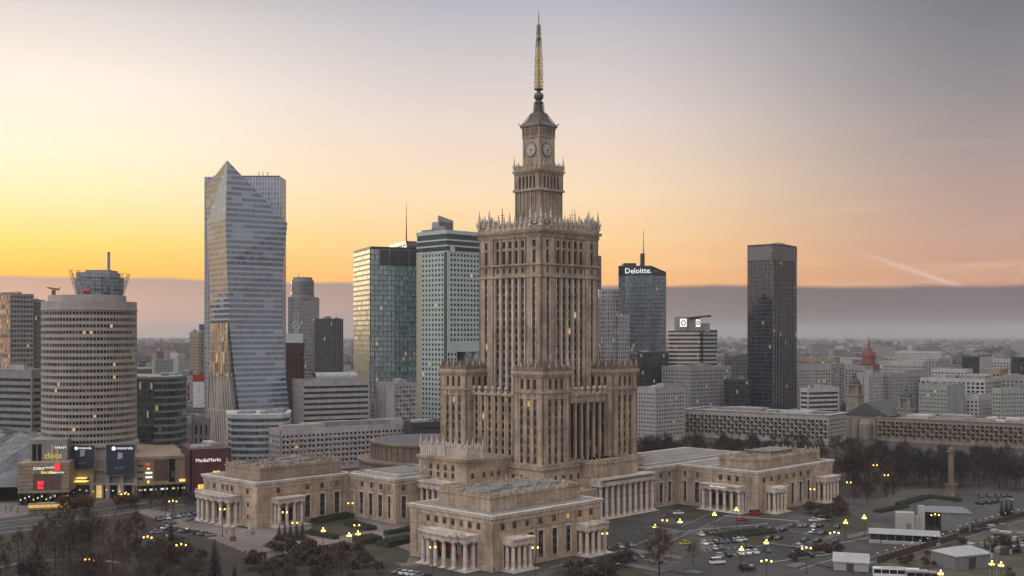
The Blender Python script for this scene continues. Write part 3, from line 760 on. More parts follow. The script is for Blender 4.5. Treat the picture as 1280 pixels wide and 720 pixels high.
def pavilion(name, e0, e1, n0, n1, zt, attic, zat_, faces, sides='SE', crest_h=1.5):
    b = MB(); b.box(e0, e1, n0, n1, 0, zt-.4, 0); b.box(e0+.5, e1-.5, n0+.5, n1-.5, zt-.4, zt-.1, 1)
    ring(b, e0, e1, n0, n1, 0, 1.6, .35, .3, 0); ring(b, e0, e1, n0, n1, 12.2, 12.6, .18, .3)
    cornice(b, e0, e1, n0, n1, zt-2.6, zt, 1.1, 2, sides, 1.25)
    for sd in sides:
        F = frame_of(sd, e0, e1, n0, n1); W = F[3]
        b.fbox(F, -.2, 3.2, .02, .25, 1.6, zt-2.6, 0); b.fbox(F, W-3.2, W+.2, .02, .25, 1.6, zt-2.6, 0)
    o = b.build(name, [STONE, ROOFP, STONE2], pr)
    if attic:
        a0, a1, c0, c1 = attic
        a = MB(); a.box(a0, a1, c0, c1, zt-.2, zat_-.6, 0); ring(a, a0, a1, c0, c1, zat_-.5, zat_, .3, .5); ring(a, a0, a1, c0, c1, zt-.1, zt+.6, .25, .3)
        a.box(a0+.5, a1-.5, c0+.5, c1-.5, zat_-.6, zat_-.45, 1); crest(a, a0, a1, c0, c1, zat_, crest_h, 1.25, 0, .5, var=.7); crest(a, a0+1.2, a1-1.2, c0+1.2, c1-1.2, zat_-.5, crest_h*.8, 1.5, 0, .5, var=.8)
        at_ = a.build('attic', [STONE if name != 'museum_wing' else STONEM, GREENMET], pr)
        rb = random.Random(len(name))
        for k in range(16):
            x, y = a0+3+rb.random()*(a1-a0-6), c0+3+rb.random()*(c1-c0-6); q = MB(); w1, w2, hh = 1+rb.random()*2.4, 1+rb.random()*3, .4+rb.random()*.9
            q.box(-w1, w1, -w2, w2, 0, hh); q.box(-w1*.9, w1*.9, -w2*.9, w2*.9, hh, hh+.12, 1)
            q.build('roof_hatch', [CONC, GREENMET], at_, (x, y, zat_-.45), rb.choice((0, 0, .1)))
    tall, up = [], []
    for sd, kind, *a in faces:
        F = frame_of(sd, e0, e1, n0, n1)
        if kind == 'portico': portico(o, F, *a[0], **a[1])
        elif kind == 'tall': tall += [(F, u, 1.9, 2.5, 8.8) for u in a[0]]
        elif kind == 'up': up += [(F, u, 13.1, 1.7, 2.1) for u in a[0]]
        elif kind == 'door': tall_d = [(F, u, .5, 2.2, 6.4) for u in a[0]]; put_windows(pr, o, tall_d, style='cross', lit=.10, name='entrance_door', d=.03)
        elif kind == 'small': put_windows(pr, o, [(F, u, z, 1.1, 1.9) for u, z in a[0]], style='frame', lit=0, name='small_window', d=.03)
    put_windows(pr, o, tall, style='tall', lit=.0, name='tall_window', d=.03); put_windows(pr, o, up, style='cross', lit=.01, name='upper_window', d=.03)
    return o
fl = lambda a, b_, n: [a+(b_-a)*k/(n-1) for k in range(n)]
# nearest wing (south-east)
theatre = pavilion('theatre_wing', 44.8, 85.2, -113.6, -59.6, 18.3, (52.5, 78.2, -108, -62.5), 23.0, [
    ('S', 'portico', (12.7, 33.2, 6, 9.4, 5.0), dict(bow=2.4, r=.78)), ('S', 'door', fl(14.7, 31.2, 5)), ('S', 'up', fl(9, 38, 8)), ('S', 'small', [(37.6, 8), (37.6, 3), (8, 8)]),
    ('E', 'portico', (5.2, 13.2, 4, 8.6, 4.2), dict(rail=False)), ('E', 'portico', (41.5, 51.0, 4, 8.8, 4.6), dict()), ('E', 'door', (7, 11, 43.5, 46.5, 49.5)),
    ('E', 'tall', (17.5, 22.5, 29.5, 36.5)), ('E', 'up', (4.5, 10, 16, 22.5, 29.5, 36.5, 43, 49)),
    ('W', 'portico', (8, 20, 4, 8.8, 3.6), dict()), ('W', 'up', fl(5, 49, 8))], 'SEW', 1.9)
BAN = mat('red_banner', (.25, .05, .06), .8, .4, 2); BAN2 = mat('cream_banner', (.4, .33, .26), .8, .4, 2)
F = frame_of('S', 44.8, 85.2, -113.6, -59.6)
for u, m in ((18.8, BAN), (22.9, BAN), (27.1, BAN2)):
    b = MB(); b.fbox(F, u-1.1, u+1.1, 2.3, 2.45, 4.4, 9.0); b.build('banner', m, theatre)
# south-west wing
museum = pavilion('museum_wing', -79.7, -40.0, -121.1, -75.3, 18.3, (-69, -43.5, -117.6, -77.5), 23.0, [
    ('S', 'portico', (4.0, 27.0, 6, 9.8, 4.6), dict(bow=1.6, r=.85)), ('S', 'door', fl(7, 24, 5)), ('S', 'up', (8, 14.5, 18, 21.5, 33)), ('S', 'small', [(33.4, 8), (33.4, 3)]),
    ('E', 'portico', (7.6, 18.4, 4, 9.6, 4.2), dict(rail=False)), ('E', 'door', (10, 13, 16)), ('E', 'tall', (24, 31.5, 39)), ('E', 'up', (10, 24, 31.5, 39, 43.6))], 'SE', 2.4)
b = MB()
for k in range(80):     # figures on the museum attic
    e, n = -69+25.5*random.random(), -117.6+40*random.random()
    b.lathe(e, n, [(.2, 22.5), (.16, 23.4), (.05, 24.2+random.random()*.8)], 4)
b.build('roof_finials', STONED, museum)
# its link to the tower
link1 = pavilion('linking_wing', -40.0, -9.5, -75.3, -30, 18.3, None, 0, [('S', 'tall', (2.5, 8.7, 15, 21.2, 27.4)), ('S', 'up', (2.5, 8.7, 15, 21.2, 27.4)), ('E', 'tall', (4,)), ('E', 'up', (4,))], 'SE')
b = MB(); b.box(-37, -14, -70, -48, 18.2, 19.0, 0); b.box(-35, -16, -68, -50, 19.0, 19.3, 1); ring(b, -39, -10.5, -74, -40, 18.25, 18.9, .1, .4)
b.build('skylight', [CONCL, GREENMET], link1)
# congress hall drum
b = MB(); b.lathe(-76, 6, [(38, 0), (38, 15), (38.8, 15.2), (38.8, 16.2), (32, 16.3), (31.8, 23.4), (32.8, 23.6), (32.8, 24.6), (31.2, 24.7)], 64, 0); b.lathe(-76, 6, [(31.2, 24.65), (24, 25.3), (4, 26), (.5, 26.1)], 48, 1)
hall = b.build('round_hall', [STONED, mat('dark_dome_roof', (.07, .068, .07), .7, .3)], pr, smooth=False)
for k in range(28):
    a = -pi*.95+k*pi*.95/27+.2; c_ = MB(); c_.box(-.6, .6, -.4, .4, 16.3, 23.3); c_.build('buttress', STONED, hall, (-76+31.9*cos(a), 6+31.9*sin(a), 0), a+pi/2)
# south porch with its tall pinnacled crown
b = MB(); b.box(-16, 13.4, -57, -30, 0, 26, 0); cornice(b, -16, 13.4, -57, -48, 23.6, 26.4, 1.0, 0, 'SE', 1.1); ring(b, -16, 13.4, -48, -30, 25, 26, .4, .3)
b.box(-15.5, 12.9, -48, -31, 25.9, 26.15, 1); ring(b, -16, 13.4, -57, -30, 16.6, 17.1, .4, .3)
porch = b.build('south_porch', [STONE, ROOFP], pr)
F = frame_of('S', -16, 13.4, -57, -30)
put_windows(pr, porch, [(F, u, z, 1.7, 2.2) for u in (7.5, 12, 16.5, 21) for z in (17.9, 21)], style='cross', lit=.03, d=.03)
F2 = frame_of('E', -16, 13.4, -57, -30)
put_windows(pr, porch, [(F2, u, z, 1.6, 2.1) for u in (3, 9.5, 14, 18, 24.5) for z in (14.2, 18.4)], style='cross', lit=.03, d=.03)
portico(porch, F, 5.2, 22.8, 6, 14.2, 6.0, ent=2.6, r=.9, side_cols=2)
b = MB(); ring(b, -15.6, 13, -56.6, -47.5, 26.4, 30.2, .1, .5); b.fbox(F, 12.2, 16.6, -.2, .45, 26.6, 31.0, 0)
crest(b, -15.6, 13, -56.6, -47.5, 30.2, 2.0, 1.2)
for k in range(22): b.fbox(F, .6+k*1.32, 1.1+k*1.32, -.28, -.02, 26.8, 30.0, 0)
pc = b.build('porch_crown', [STONE2], pr)
for k in range(9): pinnacle(pc, -15.6+28.6/8*k, -56.5, 29.6, .95 if k % 2 == 0 else .7, .8)
for k in range(1, 4): pinnacle(pc, 12.9, -56.5+9/3*k, 29.6, .95 if k % 2 else .7, .8); pinnacle(pc, -15.4, -56.5+9/3*k, 29.6, .8, .8)
# east portico and attic
b = MB(); b.box(28, 39.6, -11, 26.5, 0, 16.6, 0); b.box(20, 42.2, -9.5, 17.5, 16.8, 23.3, 0); ring(b, 20, 42.2, -9.5, 17.5, 22.6, 23.4, .35, .4)
crest(b, 20, 42.2, -9.5, 17.5, 23.4, 2.3, 1.2, 0, .5); b.box(26, 44, -60, -11.5, 0, 13, 0)
b.box(28.2, 44.5, -10.8, 26.3, 16.55, 16.75, 1)
eb = b.build('east_block', [STONE, ROOFP], pr)
F = frame_of('E', 28, 39.6, -11, 26.5)
ep = portico(eb, F, 1.2, 36.4, 10, 14.0, 4.4, ent=2.9, r=.95, side_cols=1, rail=False)
put_windows(pr, eb, [(F, 3+3.9*k, .8, 2.3, 9.5) for k in range(9)], style='cross', lit=.12, name='tall_window', d=.03)
DB = mat('dark_frieze', (.10, .085, .075), .8)
b = MB()
for k in range(26): b.fbox(F, 2+k*1.32, 2.9+k*1.32, 5.28, 5.36, 15.3, 16.0)
b.build('frieze_relief', DB, eb)
CB = [mat('blue_poster', (.08, .08, .2), .8), mat('yellow_poster', (.34, .27, .1), .8)]
for u, m in ((4.8, CB[0]), (8.5, CB[1])):
    b = MB(); b.fbox(F, u-.9, u+.9, 2.2, 2.3, 3, 12); b.build('banner', m, eb)
# north link and north-east wing
link2 = pavilion('linking_wing', 0, 40.9, 26.6, 112, 18.3, None, 0, [('E', 'tall', (3, 9.2, 15.6)), ('E', 'up', (3, 9.2, 15.6))], 'SE')
b = MB(); b.box(4, 36, 32, 108, 18.2, 18.8, 0); b.box(6, 34, 34, 106, 18.8, 19.0, 1); b.build('skylight', [CONCL, ROOFP], link2)
link3 = pavilion('linking_wing', 41.2, 56.4, 48.9, 112, 18.2, None, 0, [('S', 'tall', (3.5, 10.5)), ('S', 'up', (3.5, 10.5))], 'S')
youth = pavilion('youth_wing', 56.7, 83.0, 48.6, 112.7, 18.3, (60.5, 79, 53, 108.5), 22.2, [
    ('S', 'portico', (1.2, 19.5, 6, 9.4, 4.2), dict(r=.75, rail=False)), ('S', 'door', fl(4, 17, 5)), ('S', 'up', (7.4, 11.8, 16.0)),
    ('E', 'portico', (6.5, 15.0, 4, 9.0, 4.0), dict(rail=False)), ('E', 'tall', (21, 28, 35, 42)), ('E', 'up', fl(4.5, 42, 7)), ('E', 'portico', (49, 61, 5, 9.6, 4.4), dict(rail=False)), ('E', 'door', (9, 12.5, 52, 55, 58))], 'SE', 2.3)
b = MB(); b.box(64, 75, 70, 92, 21.7, 24.2, 0); b.box(63.4, 75.6, 69.4, 92.6, 24.2, 24.6, 1); b.build('roof_house', [STONE, ROOF], youth)
F = frame_of('S', 56.7, 83, 48.6, 112.7); P, T, N = F[:3]
text('PAŁAC MŁODZIEŻY', 1.0, LITW, youth, (P[0]+T[0]*5.2+N[0]*5.35, P[1]+T[1]*5.2+N[1]*5.35, 10.4), math.atan2(T[1], T[0]))
F = frame_of('E', 56.7, 83, 48.6, 112.7); b = MB(); b.fbox(F, 7.5, 13.8, 5.2, 5.3, 10.5, 11.1); b.build('light_strip', LITW, youth)

# ------------------------------------------------------------------ city blocks and towers
def corner(pl, pc, pr_, D, th=44):
    """near corner at column pc and distance D; returns (x, y), left length, right length for a plan turned by th"""
    c, s = cos(R(th)), sin(R(th)); X = xat(pc, D)
    k = (pl-CX)/FPX; L1 = (X-k*D)/(c+k*s) if c+k*s > .08 else 18.0
    k = (pr_-CX)/FPX; L2 = (k*D-X)/(s-k*c)
    return (X, D), L1, L2
def roof_stuff(parent, e0, e1, n0, n1, z, n, rnd, hmax=2.6):
    for k in range(n):
        a, c, h = 1+rnd.random()*(e1-e0)*.16, 1+rnd.random()*(n1-n0)*.16, .8+rnd.random()*hmax
        x, y = e0+(e1-e0)*(.14+.72*rnd.random()), n0+(n1-n0)*(.14+.72*rnd.random())
        b = MB(); b.box(-a, a, -c, c, 0, h); b.box(-a*.8, a*.8, -c*.8, c*.8, h, h+.25)
        if rnd.random() < .4: b.tube((a*.5, 0, h), (a*.5, 0, h+2.5), .08)
        b.build('roof_plant', rnd.choice((CONC, STEEL, CONCL)), parent, (x, y, z))
def rnd_of(label): return random.Random(sum(ord(c)*(i+1) for i, c in enumerate(label)))
def block(name, label, cat, pl, pc, pr_, ytop, D, style, th=44, wall=CONC, glass=None, fh=3.3, bay=3.2, ww=1.6, wh=1.6, lit=.012, group=None, plant=4, parapet=.9, cols=None, z=None, ground_floor=3.5, cap=100, ledge=.25, bal=None, fm=None):
    (X, Y), L1, L2 = corner(pl, pc, pr_, D, th); H = z or zat(ytop, D)
    L1, L2 = min(max(L1, 6), 260), max(L2, 6)
    root = thing(name, label, cat, (X, Y, 0), -R(th), group); rnd = rnd_of(label)
    e0, e1, n0, n1 = -L1, 0, 0, L2
    b = MB(); wl = []; rib = []
    if style == 'glass':
        b.box(e0, e1, n0, n1, 0, H-1.2, 0)
        nf = max(2, int((H-2)/fh))
        body = b.build('glass_facade', [glass], root)
        b = MB()
        for k in range(1, nf+1): ring(b, e0, e1, n0, n1, k*fh-.12, k*fh+.12, ledge, .02)
        for sd in 'SE':
            F = frame_of(sd, e0, e1, n0, n1); q = max(1, int(F[3]/(bay*2)))
            for k in range(q+1): b.fbox(F, max(0, F[3]*k/q-.1), min(F[3], F[3]*k/q+.1), ledge, ledge+.12, 0, H-1.2)
        ring(b, e0, e1, n0, n1, H-1.2, H+.6, .1, .4); b.box(e0+.4, e1-.4, n0+.4, n1-.4, H-1.2, H-.9)
        b.build('mullion_frame', [wall], root)
        body_ = body
    else:
        g = .45; b.box(e0+g, e1-g, n0+g, n1-g, 0, H-.6, 0)
        for sd in 'SENW':
            F = frame_of(sd, e0+g, e1-g, n0+g, n1-g); W = F[3]
            if sd in 'NW' or W < 4: b.fbox(F, -g if sd in 'NW' else 0, W+(g if sd in 'NW' else 0), 0, g, 0, H, 0); continue
            nf = max(1, int((H-ground_floor-.8)/fh)); zt = ground_floor+nf*fh; st = style
            if isinstance(style, tuple): st = style[0] if sd == 'S' else style[1]
            b.fbox(F, -g if sd == 'E' else -g, W+(g if sd == 'S' else 0), 0, g, zt, H, 0); b.fbox(F, -g, W+(g if sd == 'S' else 0), 0, g-.05, 0, ground_floor, 0)
            if st == 'blank':
                b.fbox(F, -g, W+g, 0, g, ground_floor, zt, 0)
                b.fbox(F, W*.45, W*.45+.9, g, g+.03, ground_floor, zt, 1)
            elif st == 'bands':
                for k in range(nf+1):
                    zz = ground_floor+k*fh
                    b.fbox(F, -g, W+(g if sd == 'S' else 0), 0, g, zz-(fh-wh)*.5 if k else ground_floor, zz+(fh-wh)*.5 if k < nf else zt, 0)
                    if k < nf: rib.append((F, W/2, zz+(fh-wh)*.5, W-.1, wh))
                b.fbox(F, -g, .4, 0, g-.02, ground_floor, zt, 0); b.fbox(F, W-.4, W+(g if sd == 'S' else 0), 0, g-.02, ground_floor, zt, 0)
            else:
                nc = max(1, int((W-1)/bay)); b.fbox(F, -g, .4, 0, g, ground_floor, zt, 0); b.fbox(F, W-.4, W+(g if sd == 'S' else 0), 0, g, ground_floor, zt, 0)
                wl += grid(b, F, .4, W-.4, ground_floor, zt, nc, nf, min(ww, (W-.8)/nc*.8), wh, g, g-.06)
                if bal and sd in bal[0]:
                    for c in range(nc):
                        for r in range(nf):
                            if (c+bal[1]*r) % bal[2] == 0:
                                u = .4+(W-.8)/nc*(c+.5); zz = ground_floor+r*fh; hw = (W-.8)/nc*.5*bal[3]
                                b.fbox(F, u-hw, u+hw, g+.02, g+1.15, zz-.1, zz+.08, 0); b.fbox(F, u-hw, u+hw, g+1.05, g+1.15, zz+.08, zz+1.05, bal[4] if len(bal) > 4 else 0)
                                b.fbox(F, u-hw, u-hw+.12, g+.02, g+1.05, zz+.08, zz+2.5, 0)
        ring(b, e0, e1, n0, n1, H, H+parapet, .08, .35); b.box(e0+.3, e1-.3, n0+.3, n1-.3, H-.6, H+.1, 1)
        if isinstance(style, str) or True:
            body_ = b.build('wall', [wall, ROOF, DARK, CONCW], root)
        if wl: put_windows(root, root, wl, fm or WFRAMEL, style='frame' if D < 1100 else 'plain', lit=lit, cap=cap, d=.01, seed=len(label))
        if rib:
            gm = glass or RIBBON
            for (F, u, zz, wd, hh) in rib:
                P, T, N = F[:3]; q = MB(); q.face([(-wd/2, -.03, 0), (wd/2, -.03, 0), (wd/2, -.03, hh), (-wd/2, -.03, hh)])
                q.build('ribbon_window', gm, root, (P[0]+T[0]*u, P[1]+T[1]*u, zz), math.atan2(T[1], T[0]))
    roof_stuff(root, e0, e1, n0, n1, H if style != 'glass' else H-.9, plant, rnd)
    return root, e0, e1, n0, n1, H
RIBBON = facade('ribbon_glass', (.16, .16, .16), (.025, .027, .03), 1.5, 40, .10, 0, .02, .03, 1.35, .15, .7)
G_WFC = facade('teal_curtain_wall', (.24, .29, .29), (.20, .28, .28), 1.5, 3.6, .05, .22, .012, .03, 2.3, .06, .5)
G_WFC2 = facade('glow_tinted_curtain_wall', (.26, .26, .21), (.17, .19, .15), 1.5, 3.6, .10, .34, .01, .08, 1.45, .3, .5)  # yellow tint stands in for the sky reflected on this side
G_Z44 = facade('sail_tower_glass', (.33, .37, .43), (.095, .12, .155), 1.7, 3.3, .0, .36, .0, .03, 2.8, .06, .35, 4.0, .14, (.25, .29, .345))
G_Q22 = facade('blue_grey_glass', (.16, .18, .20), (.12, .145, .165), 1.4, 3.8, .05, .12, .012, .018, 2.2, .06, .35)
G_COS = facade('black_tower_glass', (.07, .072, .08), (.022, .029, .040), 1.7, 3.4, .06, .16, .008, .03, 1.8, .06, .7)
G_DRK = facade('dark_office_glass', (.045, .05, .05), (.03, .04, .042), 1.5, 3.6, .06, .2, .02, .03, 1.7, .08, .6)
G_FAR = facade('hazy_tower_glass', (.16, .155, .15), (.07, .075, .08), 1.8, 3.6, .12, .3, .01, .05, 1.9, .1, .5)
G_STR = facade('striped_tower_glass', (.34, .29, .26), (.08, .085, .09), 2.4, 3.5, .10, .38, .012, .06, 2.0, .1, .6)
G_VERT = facade('ribbed_dark_glass', (.13, .13, .135), (.05, .052, .056), 2.0, 3.4, .25, .0, .008, .03, 1.6, .12, .4)

# --- glass sail tower (stacked plan polygons)
Dz = 690.0
def zlev(y, xa, xb, xc, da=26, dc=24, dd=52, kd=.80):
    z_ = zat(y, Dz); A_ = (xat(xa, Dz+da), Dz+da); B_ = (xat(xb, Dz), Dz); C_ = (xat(xc, Dz+dc), Dz+dc); D_ = (xat(xa+(xc-xa)*kd, Dz+dd), Dz+dd)
    return z_, [A_, B_, C_, D_]
lev = [zlev(*q) for q in ((580, 257.0, 300, 363.5), (513, 258.5, 299, 361.5), (470, 260.5, 293.5, 357), (408, 262.5, 286.5, 353.2), (368, 262.5, 285, 352.6), (330, 261, 283.5, 354.2), (274, 258.5, 282, 359.2))]
cx0, cy0 = xat(310, Dz+25), Dz+25
rt = thing('glass_tower', 'tall twisted pale blue glass tower with a pointed sloping top and a golden lower flank', 'tower', (cx0, cy0, 0))
loc = lambda p: (p[0]-cx0, p[1]-cy0)
def interp(z_):
    for (z0, p0), (z1, p1) in zip(lev, lev[1:]):
        if z_ <= z1 or (z1, p1) == lev[-1]:
            f = (z_-z0)/(z1-z0); return [loc((a[0]+(c[0]-a[0])*f, a[1]+(c[1]-a[1])*f)) for a, c in zip(p0, p1)]
b = MB(); zs = [lev[0][0]]+[l[0] for l in lev[1:]]
for (z0, p0), (z1, p1) in zip(lev, lev[1:]): b.prism([loc(p) for p in p0], z0, z1, 0, [loc(p) for p in p1], cap=False)
pt = [loc(p) for p in lev[-1][1]]; zt = lev[-1][0]
apex = (*loc((xat(284, Dz+1), Dz+1)), zat(200, Dz)); As = (*loc((xat(257, Dz+24), Dz+24)), zat(228, Dz)); Cs = (*pt[2], zt); Ds = (*loc((xat(340, Dz+52), Dz+52)), zat(262, Dz))
mid = (*loc((xat(302, Dz+8), Dz+8)), zat(221, Dz))
b.prism(pt, zt, 0, 0, [As, apex, (pt[2][0], pt[2][1], zt+.02), Ds])
b.build('glass_facade', [G_Z44], rt)
b = MB(); z_ = 5.0
while z_ < zt:
    p = interp(z_); n = 4; cxm, cym = sum(q[0] for q in p)/4, sum(q[1] for q in p)/4
    o = [(q[0]+(q[0]-cxm)*.006, q[1]+(q[1]-cym)*.006) for q in p]
    b.prism(o, z_-.08, z_+.08, 0); z_ += 3.3
b.build('floor_ledges', [STEEL], rt)
b = MB(); k0 = loc((xat(255.5, Dz+54), Dz+54)); k1 = loc((xat(351.5, Dz+54), Dz+54))
b.box(k0[0], k1[0], k0[1], k0[1]+16, 0, zat(221, Dz+54), 0); bk = b.build('rear_slab', [facade('rear_slab_glass', (.36, .37, .40), (.16, .175, .20), 2.0, 3.3, .2, .2, 0, .03, 2.0, .12, .4)], rt)
b = MB()
for px in (322, 327, 333): q = loc((xat(px, Dz+56), Dz+56)); b.tube((q[0], q[1]+4, zat(222, Dz+54)), (q[0], q[1]+4, zat(213, Dz+54)), .25)
b.box(k0[0]+6, k1[0]-1, k0[1]+.5, k0[1]+1, zat(221, Dz+54), zat(219.4, Dz+54)); b.build('roof_railing', [STEELD], rt)
# the lower flank sail: vertical fins; upper glass leaned and tinted gold for the reflected afterglow
G_GLOW = facade('glow_tinted_flank_glass', (.36, .30, .23), (.74, .62, .44), 2.2, 6.6, .12, .08, .0, .09, 2.0, .12, .7, metal=.85)
G_FLANK = facade('striped_flank_glass', (.36, .33, .30), (.16, .13, .11), 2.6, 30.0, .22, .03, .0, .04, 2.2, .12, .6)
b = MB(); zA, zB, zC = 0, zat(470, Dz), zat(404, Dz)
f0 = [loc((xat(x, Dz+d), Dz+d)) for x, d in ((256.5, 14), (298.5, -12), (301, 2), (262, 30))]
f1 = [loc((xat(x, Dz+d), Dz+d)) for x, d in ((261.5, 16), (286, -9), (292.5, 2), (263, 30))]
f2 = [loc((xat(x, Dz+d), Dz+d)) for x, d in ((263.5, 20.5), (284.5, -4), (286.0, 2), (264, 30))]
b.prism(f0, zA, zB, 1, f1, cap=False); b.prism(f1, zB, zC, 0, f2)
fk = b.build('lower_flank', [G_GLOW, G_FLANK], rt)
b = MB()
for k in range(7):
    f = k/6; L3 = lambda a, c: (a[0]+(c[0]-a[0])*f, a[1]+(c[1]-a[1])*f-.5)
    p0, p1, p2 = L3(f0[0], f0[1]), L3(f1[0], f1[1]), L3(f2[0], f2[1])
    b.tube((*p0, zA), (*p1, zB), .3, .25, 4); b.tube((*p1, zB), (*p2, zC), .2, .15, 4)
b.build('flank_fins', [CONCL], fk)
# podium of the sail tower
Dp = 640
pts = [(283, 40), (284.5, 12), (290, 2), (318, 0), (352, 4), (362, 14), (364, 44)]
pl_ = [(xat(x, Dp+d), Dp+d) for x, d in pts]
pd = thing('podium_block', 'low banded glass block with rounded corners at the foot of the sail shaped tower', 'building', (xat(322, Dp), Dp, 0))
q_ = [(x-xat(322, Dp), y-Dp) for x, y in pl_]; Hp = zat(523, Dp)
b = MB(); b.prism(q_, 0, Hp-.5, 0); b.build('glass_facade', [facade('podium_glass', (.3, .3, .3), (.08, .11, .125), 1.8, 3.6, .04, .05, .015, .03, 2.0, .08, .6)], pd)
nf = int(Hp/3.6)
for k in range(nf+1):
    b = MB(); o = [(x*1.012, (y-20)*1.012+20) for x, y in q_]; b.prism(o, k*3.6, k*3.6+(1.5 if k < nf else 2.4)); b.build('spandrel_band', [mat('pale_metal_panel', (.46, .46, .47), .45, .2, .4)], pd)
roof_stuff(pd, -14, 12, 6, 34, nf*3.6+2.4, 6, random.Random(5), 1.2)

# --- round office tower with glass lantern
Ds_ = 525.0; Rs = (xat(171, Ds_+20)-xat(53, Ds_+20))/2*.95; ctr = (xat(112, Ds_+21), Ds_+21)
rd = thing('round_tower', 'round pale concrete office tower with rows of small windows and a glass roof lantern', 'tower', (*ctr, 0))
SEG = 44; zr = zat(376, Ds_); z0 = zat(557, Ds_)
b = MB(); b.lathe(0, 0, [(Rs-.7, 0), (Rs-.7, zr-.5)], SEG, 1)
nF = 21; fh = (zr-4.2-z0)/nF
FL = []
for k in range(SEG):
    a0 = 2*pi*k/SEG; a1 = 2*pi*(k+1)/SEG
    p0 = (Rs*.985*cos(a0), Rs*.985*sin(a0)); p1 = (Rs*.985*cos(a1), Rs*.985*sin(a1)); W = math.hypot(p1[0]-p0[0], p1[1]-p0[1])
    T = ((p1[0]-p0[0])/W, (p1[1]-p0[1])/W); N = (T[1], -T[0]); F = (p0, T, N, W)
    if sin((a0+a1)/2) > .3: b.fbox(F, 0, W, -.4, .4, z0, zr-4.2); continue
    for z_a, fl_ in ((z0, nF),):
        FL += grid(b, F, -.03, W+.03, z_a, z_a+fh*fl_, 2, fl_, 1.28, 1.5, .42, .41)
b.lathe(0, 0, [(Rs+.5, zr-4.2), (Rs+.5, zr-3.6), (Rs+.1, zr-3.5), (Rs+.1, zr), (Rs-.8, zr)], SEG, 0); b.lathe(0, 0, [(Rs+1.2, z0-1.2), (Rs+1.2, z0), (Rs, z0+.1)], SEG, 0)
b.lathe(0, 0, [(Rs+.05, 10), (Rs+.05, z0-1.2)], SEG, 0)
b.lathe(-1, 0, [(Rs*.82, zr-.6), (Rs*.82, zr+3.0), (Rs*.80, zr+3.1)], SEG, 0)
tw = b.build('wall', [mat('tower_concrete', (.345, .31, .28), .85, .2, .1, streak=.2), DARK], rd)
put_windows(rd, rd, FL, WFRAME, style='frame', lit=.015, d=.0, seed=9)
zl = zr+3.0; zq = zat(334, Ds_)
b = MB(); r0, r1 = xat(151, Ds_+20)-ctr[0]-.6, xat(155, Ds_+20)-ctr[0]
for k in range(16):
    a = 2*pi*k/16; a2 = 2*pi*(k+1)/16; hz = zq-2.2*(1+cos(a+.4))*.5 if True else zq; hz2 = zq-2.2*(1+cos(a2+.4))*.5
    c0, c1 = (5+r0*.72*cos(a), r0*.72*sin(a)), (5+r1*.82*cos(a), r1*.82*sin(a)); e0_, e1_ = (5+r0*.72*cos(a2), r0*.72*sin(a2)), (5+r1*.82*cos(a2), r1*.82*sin(a2))
    b.tube((*c0, zl), (*c1, hz), .16, seg=4)
    for q in range(7):
        f = q/6; m_ = lambda u, v, zt_: (u[0]+(v[0]-u[0])*f, u[1]+(v[1]-u[1])*f, zl+(zt_-zl)*f)
        b.tube(m_(c0, c1, hz), m_(e0_, e1_, hz2), .11, seg=4)
lan = b.build('lantern_frame', STEEL, rd)
b = MB(); b.lathe(5, 0, [(r0*.70, zl), (r0*.76, zq-4.0)], 8, 0, .5); b.box(5-r0*.56, 5+r0*.50, -r0*.55, r0*.5, zq-5.0, zq-1.6, 1); b.box(5-r0*.3, 5+r0*.45, -r0*.45, r0*.4, zq-1.7, zq-.4, 1)
b.lathe(9.6, -1, [(.75, zq-1), (.75, zat(311, Ds_))], 8, 2)
b.build('lantern_core', [facade('lantern_glass', (.26, .28, .30), (.15, .185, .20), 1.6, 1.5, .06, .08, .03, .05, 1.9, .1, .6), mat('plant_room', (.22, .23, .245), .7), STEEL], rd)
b = MB(); b.box(0.5, 4.5, -r0*.80, -r0*.745, zl+2.0, zl+3.2); b.build('red_sign', [mat('dull_red_light', (.35, .06, .05), .5, emit=(1, .15, .12), es=.1)], rd)
ck = thing('roof_crane', 'small rusty cleaning cradle crane standing on the roof edge of the round tower', 'crane', (xat(67, Ds_+9), Ds_+9, zr)); b = MB(); b.box(-.7, .7, -.7, .7, 0, 5.4); b.build('mast', mat('rust_brown', (.16, .09, .05), .8), ck); b = MB(); b.tube((-3, 0, 6.6), (2.4, 0, 5.6), .35, .5, 5); b.tube((2.4, 0, 5.6), (2.8, 0, 6.7), .4, .3, 4); b.build('jib', mat('rust_brown', (.16, .09, .05), .8), ck)
